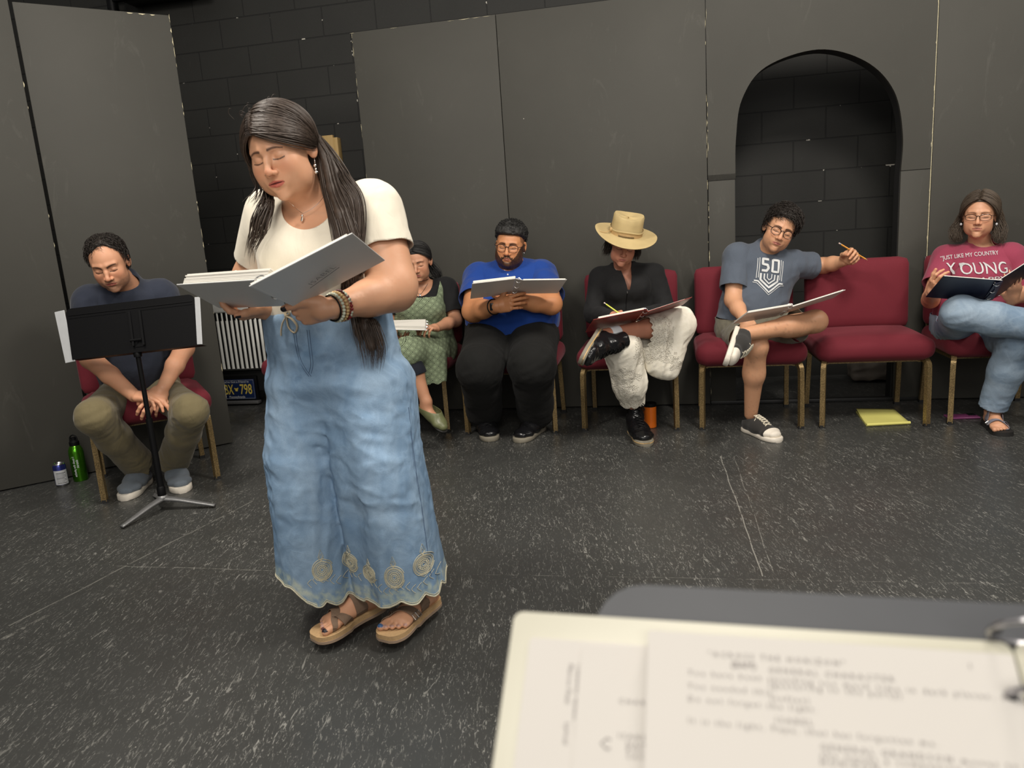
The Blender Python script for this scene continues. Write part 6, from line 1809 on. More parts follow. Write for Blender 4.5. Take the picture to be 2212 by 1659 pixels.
    def tc(V):
        g = V[:, 2]-(J['pelvis'][2]+0.10)
        for an, kn in ((J['anA'], J['knA']), (J['anB'], J['knB'])):
            u = unit(an-kn); q = V-an; lat = np.linalg.norm(q-np.outer(q@u, u), axis=1); g = np.maximum(g, np.where(lat < 0.14, q@u-0.018, -1))
        return g
    garment('black_trousers', T, 0, 0, 0.008, M['black_trouser'], P, tc)
    st = dict(sole=M['grey_rubber'], upper=M['black_leather'], sole_h=0.026, fat=0.006, top=0.085, sole_g=0.006, laces=M['black_metal'], n_lace=4, crease=True)
    shoe('shoe', P, hlA, dA, (0, 0, 1), 0.30, st); shoe('shoe', P, hlB, dB, (0, 0, 1), 0.30, st)
    hair_obj('hair', curly(hd, hairz, 0.010, 1300, 14, 0.016, 0.0015, 0.006, 90, 0.020, 0.0055, cond=None, dirv=(0, -0.2, 0.5), fade=0.006), M['hair_black'], P)
    glasses(P, hd, M['specs'], 0.0265, 0.0205, -0.106, -0.006, 0.0017, 2.8, M['lens'], tem=0.082)
    MB().ball(hd.w((0.081, 0.002, -0.038)), 0.0032, 10).build('ear_stud', M['silver'], P)
    c = J['wrA']+(J['elA']-J['wrA'])*0.10; ax = unit(J['elA']-J['wrA']); rp = ring_pts(c, ax, (0, 0, 1), 0.0395, 24)
    w = MB().tube(rp+[rp[0]], 0.006, n=8, flat=(0.5, 1.0)); wr = w.build('wristwatch', M['black_metal'], P)
    fr = c+np.array([-0.004, -0.042, 0.006]); box('watch_case', (0, 0, 0), (0.034, 0.010, 0.040), M['black_leather'], wr, 0.004, 3, Matrix.Translation(Vector(fr)))
    # binder
    L = flat_quad(((1022, 615), (1112, 600.5), (1106, 637), (1014, 644)), (3.76, 3.80, 4.03, 4.01)); Rr = flat_quad(((1124, 604), (1231, 606), (1199, 632), (1123, 636)), (3.80, 3.80, 4.03, 4.04))
    open_binder('open white ring binder tilted up in front of the bearded man in the blue polo', 'ring_binder', (0.02, 3.95, 0.80), L, Rr, M['white_board'], M['white_board'], M['paper'], (0.003, 0.018), (0.003, 0.010))
build_blue()
# ================================================================ woman in the tan hat
M['black_knit'] = fabric('black_zip_knit', srgb(28, 28, 29), 600, 0.12, 0.15, 0.85, 0.3, 0.03)
M['felt'] = plain('tan_felt', srgb(188, 166, 118), 0.85, 0, 14, 0.16, 0.25)
M['felt_band'] = plain('tan_suede_band', srgb(188, 156, 108), 0.85, 0, 60, 0.15, 0.3)
def lace_mat():
    t = NT('cream_cotton_lace'); c = t.coord(); n = t.noise(c, 60, 3)
    e = t.vor(t.coord(), 78, 'DISTANCE_TO_EDGE'); e2 = t.vor(t.coord(), 190, 'DISTANCE_TO_EDGE')
    at = t.attr('Col'); r_, g_, b_ = t.sep(at)
    hole = t.math('MULTIPLY', t.math('GREATER_THAN', e, 0.085), t.math('GREATER_THAN', e2, 0.14)); hole = t.math('MULTIPLY', hole, t.math('GREATER_THAN', r_, 0.5))
    col = t.mix(n, srgb(228, 221, 202), srgb(244, 239, 226))
    hgt = t.math('ADD', t.math('MULTIPLY', t.ramp(e, [(0.02, 1), (0.14, 0)]), 0.7), t.math('MULTIPLY', n, 0.4))
    m = t.out(col, 0.9, 0, t.bump(t.math('MULTIPLY', hgt, t.math('ADD', 0.12, r_)), 0.6, 0.003), 0.2)
    t.set(t.b.inputs['Alpha'], t.math('SUBTRACT', 1.0, hole)); return m
M['lace'] = lace_mat()
M['red_board'] = plain('dull_red_binder_vinyl', srgb(142, 48, 40), 0.4, 0, 30, 0.1, 0.15)
M['red_paper'] = M['paper']
SKH = srgb(186, 132, 108)
def build_hat():
    P = person('person in a tan felt hat, black zip top and cream lace trousers', (0.66, 4.3))
    hd = Head((0.668, 4.15, 1.040), (-6, 18, 13), 0.93, jaw=0.98, cheek=0.004, width=0.98, nose=0.98, lips=1.0)
    side = np.array([0.985, -0.17, 0]); J = dict(side=side)
    J['nk'] = A(1347, 578, 4.27)
    J['shA'] = A(1294, 600, 4.32); J['shB'] = A(1415, 592, 4.28)
    J['chest'] = A(1353, 618, 4.29); J['belly'] = A(1358, 672, 4.29); J['pelvis'] = A(1365, 714, 4.30)
    J['elA'] = A(1281, 678, 4.22); J['wrA'] = A(1318, 683, 4.00)
    J['elB'] = A(1438, 672, 4.18); J['wrB'] = A(1392, 678, 3.98)
    J['hipA'] = A(1335, 722, 4.24); J['hipB'] = A(1395, 716, 4.22)
    J['knA'] = A(1344, 752, 3.80); J['knB'] = A(1463, 700, 3.92)
    tA, hA_ = atZ(1398, 966, 0), atZ(1362, 930, 0); dA = unit(tA-hA_); hlA = tA-dA*0.275
    J['anA'] = hlA+dA*0.05+np.array([0, 0, 0.15]); J['anB'] = A(1306, 724, 3.72)
    r = dict(chest=(0.150, 0.108), belly=(0.128, 0.100), pelvis=(0.158, 0.115), sh=0.052, neck=0.044, arm=(0.044, 0.036, 0.024), leg=(0.076, 0.052, 0.048, 0.034))
    hA = Hand(J['wrA'], A(1345, 676, 3.90)-J['wrA'], (0.3, 0.3, -0.9), tside=-1, curls=((45, 60, 40), (50, 65, 40), (55, 65, 40), (60, 65, 40)), spread=3, thumb=(12, 30, 20), sc=0.88, thumb_in=25)
    hB = Hand(J['wrB'], A(1365, 680, 3.90)-J['wrB'], (0, 0.3, -0.9), tside=1, curls=((20, 30, 20),)*4, spread=5, sc=0.86)
    F = body_field(J, r, hd, (hA, hB))
    b1 = hA.bounds(0.015); b2 = hB.bounds(0.015); fb = [(hd.c-0.15, hd.c+0.14, 0.0026), (np.minimum(b1[0], b2[0]), np.maximum(b1[1], b2[1]), 0.0032)]
    def paint(V, C):
        hd.paint(V, C, SKH, lip=srgb(160, 96, 86), browc=srgb(50, 38, 32), brow_w=1.0, blush=0.25); hA.paint(V, C, SKH); hB.paint(V, C, SKH)
    skin_mesh('body', F, fb, 0, 0, 0.009, paint, P, SKH)
    G = shirt_field(J, r, 0.010, 0.004, 'wr', seed=21, amp=0.0028)
    G.ell(A(1333, 622, 4.19), (0.062, 0.045, 0.060), k=0.06); G.ell(A(1377, 620, 4.17), (0.062, 0.045, 0.060), k=0.06)
    G.cone(J['nk']+np.array([0, 0.012, -0.02]), J['nk']+np.array([0, 0.006, 0.035]), 0.062, 0.060, k=0.02)
    vb = A(1357, 626, 4.15); vt = J['nk']+np.array([0.004, -0.06, 0.045])
    def vneck(V):
        q = V-vb; h = np.clip(q[:, 2]/(vt[2]-vb[2]), 0, 1.6); w = 0.005+0.036*h
        front = V[:, 1] < J['nk'][1]-0.008
        g1 = np.where(front & (q[:, 2] > 0), (w-np.abs(q[:, 0]-(vt[0]-vb[0])*h)), -1)
        return np.maximum(g1, V[:, 2]-(J['nk'][2]+0.030))
    garment('black_zip_top', G, 0, 0, 0.0062, M['black_knit'], P, gmax(vneck, lambda V: (J['pelvis'][2]+0.055)-V[:, 2], lambda V: np.where(np.linalg.norm(V-J['wrA'], axis=1) < 0.03, 0.03-np.linalg.norm(V-J['wrA'], axis=1), -1)))
    zp = project(G, [A(1357, y, 4.1) for y in np.linspace(630, 672, 8)], 0.001); MB().tube(zp, 0.0018, n=5).build('zip', M['black_metal'], P)
    MB().tube([zp[0], zp[0]+np.array([0, -0.003, -0.012])], 0.0028, n=6).build('zip_pull', M['silver'], P)
    nl = project(F, [A(*q, 4.1) for q in ((1336, 583), (1341, 588), (1347, 591), (1352, 589), (1358, 584))], 0.0018); MB().tube(smooth_path(nl, 4), 0.0007, n=4).ball(nl[2], 0.003, 8).build('necklace', M['silver'], P)
    # cream lace trousers: wide, the crossed leg drapes over the knee
    T = Field()
    T.slab(J['pelvis']+np.array([0, 0, 0.05]), J['pelvis'], side, 0.172, 0.130, 0.176, 0.134, k=0.0, end=0.7)
    T.chain([J['hipA'], J['knA']], [0.100, 0.088], k=0.05); T.chain([J['knA'], J['knA']*0.45+J['anA']*0.55, J['anA']+np.array([-0.01, -0.01, 0.03])], [0.092, 0.088, 0.060], k=0.03)
    TB = Field(); TB.chain([J['hipB'], J['knB']], [0.095, 0.085], k=0.05); kb = J['knB']
    mid = J['knB']*0.44+J['anB']*0.56
    TB.chain([kb, mid], [0.084, 0.064], k=0.03)
    TB.slab(kb+np.array([-0.010, 0.0, 0.02]), A(1430, 800, 3.88), (1, 0, 0), 0.090, 0.085, 0.085, 0.055, k=0.04, end=0.8)
    TB.slab(A(1412, 735, 3.84), A(1425, 785, 3.86), (1, 0, 0), 0.085, 0.040, 0.075, 0.045, k=0.03)
    T.disp = lambda p: -(folds(p, (0.15, 0, 1), 19, 0.007, 31, 0.12)+folds(p, (1, 0, 0.5), 30, 0.0022, 33, 0.3)); T.pad = 0.03; TB.disp = T.disp; TB.pad = 0.03
    def tc(V):
        g = np.where(V[:, 1] > 4.13, V[:, 2]-(J['pelvis'][2]+0.08), -1)
        q = V-J['anA']; low = 0.012*np.abs(np.sin(V[:, 0]*70))
        return np.maximum(g, np.where((np.abs(q[:, 0]) < 0.16) & (q[:, 2] < 0.1), (0.035-low+0.12*np.maximum(0, q[:, 0]))-q[:, 2], -1))
    def tcB(V):
        g = np.where(V[:, 1] > 4.13, V[:, 2]-(J['pelvis'][2]+0.08), -1)
        u = unit(J['anB']-J['knB']); q = V-J['knB']; t = q@u; lat = np.linalg.norm(q-np.outer(t, u), axis=1)
        g = np.maximum(g, np.where((V[:, 0] < kb[0]) & (V[:, 1] < 4.0) & (lat < 0.10), t-0.215+0.006*np.sin(V[:, 2]*200), -1))
        bl = A(1420, 833, 3.88)[2]; return np.maximum(g, np.where(V[:, 1] < 4.06, (bl+0.45*np.maximum(0, (0.80-V[:, 0]))+0.006*np.sin(V[:, 0]*120)+0.010)-V[:, 2], -1))
    def cols(V):
        px = np.array([proj(v) for v in V]); nz = hashnoise(V.astype(f32), 30, 3); x, y = px[:, 0]+14*nz, px[:, 1]+10*nz
        m = ((x > 1372) & (x < 1455) & (y > 686) & (y < 790) & (x-1372 < 130) & ((x-1400)*0.2+y < 790)) | ((y > 800) & (x < 1375) & (x > 1300)) | ((x > 1445) & (x < 1470) & (y > 770) & (y < 800))
        C = np.zeros((len(V), 3)); C[m] = 1; return C
    garment('cream_lace_trousers', T, 0, 0, 0.006, M['lace'], P, tc, cols=cols, extra=((TB, tcB),))
    # boots
    st = dict(sole=M['grey_rubber'], welt=M['bead_wood'] if 'bead_wood' in M else M['raw_wood'], upper=M['black_leather'], sole_h=0.030, fat=0.004, top=0.105, sole_g=0.006, laces=M['black_metal'], n_lace=7, crease=True, shaft=0.10, flare=0.002)
    shoe('boot', P, hlA, dA, (0, 0, 1), 0.275, st, ank=hlA+dA*0.05+np.array([0, 0, 0.3]))
    ub = unit(J['anB']-J['knB']); toe_dir = unit(np.array([-0.45, -0.80, -0.40]))
    heelB = J['anB']+ub*0.070-toe_dir*0.055
    shoe('boot', P, heelB, toe_dir, -ub, 0.265, st, ank=J['knB'])
    M['white_sock'] = fabric('white_sock', srgb(214, 218, 222), 500)
    sock(P, J['anB']-ub*0.045, J['anB']-ub*0.075, 0.038, 0.040, M['white_sock']); sock(P, J['anA']+np.array([0, 0, 0.06]), J['anA']+np.array([0, 0, 0.085]), 0.036, 0.038, M['white_sock'])
    # hair and hat
    zl = hairline(front=0.060, temple=0.03, ear=0.0, nape=-0.08); cf, cap = cap_mesh(hd, 0.008, zl, 0.005)
    gs = []
    for sx in (-1, 1):
        gs += guide_strands([hd.w((sx*0.066, -0.015, 0.05)), hd.w((sx*0.084, 0.0, 0.0)), hd.w((sx*0.088, 0.0, -0.05)), hd.w((sx*0.085+sx*0.008, -0.005, -0.095))], 110, [0.02, 0.022, 0.022, 0.016], 40+sx, 0.004)
    gs += guide_strands([hd.w((0, 0.09, 0.03)), hd.w((0, 0.105, -0.03)), hd.w((0, 0.09, -0.10))], 120, [0.06, 0.07, 0.06], 43, 0.002)
    hair_obj('hair', [cap, strand_arrays(gs, 0.0016)], M['hair_dark'], P)
    for sx in (-1, 1): MB().ball(hd.w((sx*0.080, 0.0, -0.040)), 0.0038, 10).build('earring', M['button'], P)
    # hat in its own tilted frame
    hat = empty('felt_hat', tuple(hd.c)); hat['at_world'] = 1; hat.parent = P; hat.matrix_parent_inverse = Matrix.Translation(P.location).inverted()
    HR = Rm(-6, 16, 12); hc = hd.w((0, 0.005, 0.052))
    hw = lambda x, y, z: hc+HR@np.array([x, y, z])
    V = []; Fc = []; NA = 64
    prof = [(0.083, 0.0, 0), (0.100, -0.002, 1), (0.125, -0.004, 1), (0.150, -0.004, 1), (0.170, 0.000, 1), (0.172, 0.004, 1), (0.168, 0.006, 1), (0.150, 0.003, 1), (0.125, 0.003, 1), (0.096, 0.006, 1), (0.088, 0.014, 0), (0.086, 0.045, 0), (0.083, 0.080, 0), (0.082, 0.105, 0), (0.077, 0.113, 2), (0.055, 0.104, 2), (0.025, 0.099, 2), (0.001, 0.098, 2)]
    for rr, zz, ty in prof:
        for k in range(NA):
            a = 2*math.pi*k/NA; sx, sy = rr*math.cos(a), rr*1.14*math.sin(a)
            z = zz
            if ty == 1: z += 0.020*((rr-0.09)/0.08)*abs(math.cos(a))**2*(1.0 if math.cos(a) < 0 else 0.55) - 0.018*((rr-0.09)/0.08)*max(0, -math.sin(a))
            if zz > 0.03:
                w = (zz-0.03)/0.08; fr = math.exp(-((a-1.5*math.pi+0.35)/0.30)**2); sy += 0.014*w*fr
                for pin in (1.5*math.pi-0.95, 1.5*math.pi+0.55): sy += 0.006*w*math.exp(-((a-pin)/0.25)**2)
                sx *= 1+0.02*w
                z += 0.006*math.cos(2*a)*w
            V.append(hw(sx, sy, z))
    for i in range(len(prof)-1):
        for k in range(NA): Fc.append((i*NA+k, i*NA+(k+1) % NA, (i+1)*NA+(k+1) % NA, (i+1)*NA+k))
    MB().add(V, Fc).build('felt_body', M['felt'], hat, sharp=70)
    band = []; 
    def bandring(z0, z1, g, nm, m):
        V = []; Fb = []
        for z, gg in ((z0, g-0.002), (z0+0.002, g), (z1-0.002, g), (z1, g-0.002)):
            for k in range(NA): a = 2*math.pi*k/NA; V.append(hw((0.087+gg)*math.cos(a), (0.087+gg)*1.14*math.sin(a), z+0.004*math.sin(3*a)))
        for i in range(3):
            for k in range(NA): Fb.append((i*NA+k, i*NA+(k+1) % NA, (i+1)*NA+(k+1) % NA, (i+1)*NA+k))
        MB().add(V, Fb).build(nm, m, hat)
    bandring(0.012, 0.038, 0.003, 'hat_band', M['felt_band']); bandring(0.034, 0.043, 0.006, 'band_roll', M['felt'])
    sb = MB()
    for k in range(22):
        a = 1.5*math.pi-0.55+k*0.045; sb.tube([hw(0.0912*math.cos(a), 0.0912*1.14*math.sin(a), z) for z in (0.013, 0.022)], 0.0009, n=4)
    sb.build('band_stitching', M['black_metal'], hat)
    kn = hw(0.093*math.cos(3.5), 0.093*1.14*math.sin(3.5), 0.032); MB().ball(kn, 0.009, 10, (1, 0.8, 1.3)).tube(smooth_path([kn, hw(-0.115, -0.045, 0.014), hw(-0.148, -0.050, 0.016)], 5), 0.0016, n=5).build('band_knot', M['felt_band'], hat)
    # red binder across the lap
    L = flat_quad(((1288, 687), (1388, 673), (1376, 693), (1259, 722)), (3.60, 3.64, 3.88, 3.84)); Rr = flat_quad(((1398, 671), (1497, 645), (1474, 656), (1388, 690)), (3.64, 3.62, 3.86, 3.88))
    b, n, m2 = open_binder('open red binder with white pages on the lap of the woman in the tan hat', 'red_binder', (0.62, 3.8, 0.66), L, Rr, M['red_board'], M['red_board'], M['paper'], (0.003, 0.016), (0.003, 0.006), insL=(0.12, 0.08, 0.0, 0.05), insR=(0.0, 0.06, 0.15, 0.05))
    pencil('lime green pencil in the writing hand of the woman in the tan hat', A(1345, 682, 3.82), A(1305, 654, 3.90), M['ped_green'], 'pencils in use')
build_hat()
# ================================================================ man in the grey shirt and shorts
M['grey_tee'] = fabric('heather_grey_blue_cotton', srgb(84, 92, 104), 480, 0.16, 0.2, 0.9, 0.3)
M['shorts'] = fabric('olive_grey_shorts', srgb(104, 100, 86), 600, 0.12, 0.2, 0.85, 0.35)
M['print_white'] = plain('white_shirt_print', srgb(206, 208, 208), 0.8)
M['canvas_black'] = fabric('faded_black_canvas', srgb(48, 46, 44), 500, 0.2, 0.3)
M['lace_cream'] = plain('cream_shoelace', srgb(204, 196, 176), 0.9)
SKG = srgb(206, 158, 124)
def shirt_print(G, P, o, ux, uz, k, nm='shirt_print'):
    """bold block emblem with bars and a chevron; (u, v) units of k metres, laid on the cloth"""
    mb = MB()
    def stroke(pts, w):
        pts = np.array(pts, float); m = len(pts); T = np.gradient(pts, axis=0); T /= np.linalg.norm(T, axis=1)[:, None]+1e-9; N = np.stack([-T[:, 1], T[:, 0]], 1)
        L = pts+N*w/2; Rr = pts-N*w/2; Q = np.concatenate([L, Rr]); W3 = o+np.outer(Q[:, 0], ux)*k+np.outer(Q[:, 1], uz)*k
        W3 = project(G, W3, 0.0035, back=0.2, it=28); mb.add(W3, [(i, i+1, m+i+1, m+i) for i in range(m-1)])
    def poly(pts, w, n=7):
        P2 = []
        for a, b in zip(pts[:-1], pts[1:]):
            for t in np.linspace(0, 1, n, endpoint=False): P2.append((a[0]+(b[0]-a[0])*t, a[1]+(b[1]-a[1])*t))
        P2.append(pts[-1]); stroke(P2, w)
    return mb, stroke, poly
def build_grey():
    P = person('person with glasses in a grey printed shirt and shorts, pencil raised', (1.5, 4.2))
    hd = Head((1.512, 4.10, 1.062), (-12, 8, 24), 0.985, jaw=1.04, cheek=0.003, nose=1.08, lips=0.95)
    side = np.array([0.985, -0.17, 0.10]); J = dict(side=side)
    J['nk'] = A(1653, 545, 4.20)
    J['shA'] = A(1590, 555, 4.20); J['shB'] = A(1718, 572, 4.18)
    J['chest'] = A(1648, 588, 4.20); J['belly'] = A(1628, 655, 4.18); J['pelvis'] = A(1615, 702, 4.16)
    J['elA'] = A(1583, 648, 4.10); J['wrA'] = A(1608, 690, 3.92)
    J['elB'] = A(1778, 574, 4.24); J['wrB'] = A(1824, 564, 4.10)
    J['hipA'] = A(1590, 722, 4.10); J['hipB'] = A(1648, 720, 4.06)
    J['knA'] = A(1634, 748, 3.72); J['knB'] = A(1762, 694, 3.78)
    tA, hA_ = atZ(1688, 958, 0), atZ(1612, 930, 0); dA = unit(tA-hA_); hlA = hA_-dA*0.01
    J['anA'] = hlA+dA*0.05+np.array([0, 0, 0.10]); J['anB'] = A(1606, 722, 3.62)
    r = dict(chest=(0.168, 0.115), belly=(0.150, 0.115), pelvis=(0.160, 0.118), sh=0.058, neck=0.054, arm=(0.056, 0.044, 0.028), leg=(0.082, 0.055, 0.050, 0.034))
    hA = Hand(J['wrA'], A(1622, 712, 3.84)-J['wrA'], (0.5, -0.1, -0.8), tside=-1, curls=((25, 40, 25),)*4, spread=4, sc=0.95)
    hB = Hand(J['wrB'], A(1850, 544, 4.02)-J['wrB'], (0.1, -0.9, 0.35), tside=-1, curls=((42, 52, 25), (48, 56, 28), (56, 60, 28), (62, 62, 28)), spread=6, thumb=(8, 26, 14), sc=0.97, thumb_in=34)
    F = body_field(J, r, hd, (hA, hB), None)
    # calf muscle
    for k in 'AB':
        a, b = J['kn'+k], J['an'+k]; F.ell(a*0.68+b*0.32+np.array([0, 0.012, 0 if k == 'A' else -0.012]), (0.048, 0.050, 0.085) if k == 'A' else (0.090, 0.046, 0.046), k=0.03)
    fb = [(hd.c-0.16, hd.c+0.15, 0.0026), (*hB.bounds(0.02), 0.0030)]
    def paint(V, C):
        hd.paint(V, C, SKG, lip=srgb(176, 108, 98), browc=srgb(40, 28, 24), brow_w=1.4, blush=0.35, stubble=(srgb(150, 116, 96), 0.35), look=-0.0005)
        hA.paint(V, C, SKG); hB.paint(V, C, SKG)
        low = V[:, 2] < 0.62; n = sstep(0.35, 0.9, hashnoise((V*np.array([1, 1, 0.35])).astype(f32), 150, 4)); C[:] = C*(1-(0.22*n*low)[:, None])
    skin_mesh('body', F, fb, 0, 0, 0.009, paint, P, SKG)
    G = shirt_field(J, r, 0.013, 0.018, seed=23, amp=0.0045)
    cut = gmax(crew(J['nk'], 0.072, 0.078, 0.045, 0.014), lambda V: (J['pelvis'][2]+0.020)-V[:, 2]-0.2*(V[:, 0]-J['pelvis'][0]))
    shirt_mesh('grey_tshirt', G, J, M['grey_tee'], P, cut, (0.185, 0.115), 0.0065)
    o = A(1667, 562, 4.07); ux = unit(A(1697, 566, 4.07)-o); uz = unit(A(1672, 530, 4.07)-o)
    mb, stroke, poly = shirt_print(G, P, o, ux, uz, 0.00115)
    # block '50' over nested chevrons between vertical bars
    poly([(-8, 2), (-36, 2), (-36, -22), (-14, -24), (-8, -38), (-16, -52), (-38, -52)], 11)
    poly([(10, 2), (38, 2), (38, -52), (10, -52), (10, 4)], 10)
    for j, w in ((0, 8), (1, 3)):
        e = 50+j*9; poly([(-e, 6-j*4), (-e, -88-j*4)], 3); poly([(e, 6-j*4), (e, -88-j*4)], 3)
    poly([(-40, -66), (-40, -96), (0, -128), (40, -96), (40, -66)], 9); poly([(-24, -66), (-24, -90), (0, -110), (24, -90), (24, -66)], 6); poly([(-10, -64), (-10, -84), (0, -93), (10, -84), (10, -64)], 4)
    poly([(-68, -104), (-50, -104), (0, -150), (50, -104), (68, -104)], 7); poly([(-74, -112), (-54, -114), (0, -162), (54, -114), (74, -112)], 2.5)
    mb.build('shirt_print', M['print_white'], P, smooth=False)
    # shorts
    T = Field()
    T.slab(J['pelvis']+np.array([0, 0, 0.06]), J['pelvis']-np.array([0, 0, 0.02]), side, 0.172, 0.130, 0.176, 0.134, k=0.0, end=0.7)
    for k in 'AB': T.cone(J['hip'+k], J['kn'+k]*0.75+J['hip'+k]*0.25, 0.100, 0.088, k=0.05)
    T.disp = lambda p: -(folds(p, (1, 0.6, 0.2), 22, 0.006, 51, 0.2)); T.pad = 0.03
    def tc(V):
        g = np.where(V[:, 1] > 4.0, V[:, 2]-(J['pelvis'][2]+0.05), -1)
        for k, ds in (('A', 0.20), ('B', 0.23)):
            u = unit(J['kn'+k]-J['hip'+k]); q = V-J['hip'+k]; t = q@u; lat = np.linalg.norm(q-np.outer(t, u), axis=1); g = np.maximum(g, np.where(lat < 0.125, t-ds, -1))
        return g
    garment('shorts', T, 0, 0, 0.007, M['shorts'], P, tc)
    st = dict(sole=M['white_rubber'], upper=M['canvas_black'], sole_h=0.024, fat=0.002, top=0.085, sole_g=0.004, laces=M['lace_cream'], n_lace=6, toecap=M['white_rubber'], lace_r=0.0032)
    shoe('sneaker', P, hlA, dA, (0, 0, 1), 0.285, st)
    ub = unit(J['anB']-J['knB']); td = unit(np.array([-0.42, -0.82, -0.38]))
    shoe('sneaker', P, J['anB']+ub*0.070-td*0.060, td, -ub, 0.285, st)
    zl = hairline(front=0.078, temple=0.045, ear=0.006, nape=-0.07)
    cp = cap_mesh(hd, 0.012, zl, 0.0042, 0.006, 45, fade=0.014, topk=0.010, seed=3)[1]
    fl = lambda q: np.stack([0.75*np.ones(len(q))-0.2*(q[:, 0] < -0.05), -0.55*np.ones(len(q)), -0.15*np.ones(len(q))], 1)
    hair_obj('hair', [cp, waves(hd, zl, 1500, 24, (0.008, 0.022), 0.055, 0.0015, fl, 0.9, topk=0.018, jit=0.35, lift=0.004)], M['hair_dark'], P)
    glasses(P, hd, M['specs'], 0.0245, 0.0205, -0.107, -0.005, 0.0017, 2.2, M['lens'])
    L = flat_quad(((1620, 676), (1706, 660), (1680, 684), (1578, 700)), (3.58, 3.62, 3.80, 3.78)); Rr = flat_quad(((1714, 658), (1826, 631), (1800, 640), (1692, 682)), (3.62, 3.58, 3.80, 3.81))
    open_binder('open white binder lying on the crossed leg of the man in the grey shirt', 'ring_binder', (1.4, 3.7, 0.64), L, Rr, M['white_board'], M['white_board'], M['paper'], (0.003, 0.011), (0.003, 0.007))
    pencil('orange pencil raised over the empty chair by the man in the grey shirt', A(1874, 562, 4.00), A(1812, 525, 4.02), M['ped_orange'], 'pencils in use')
build_grey()
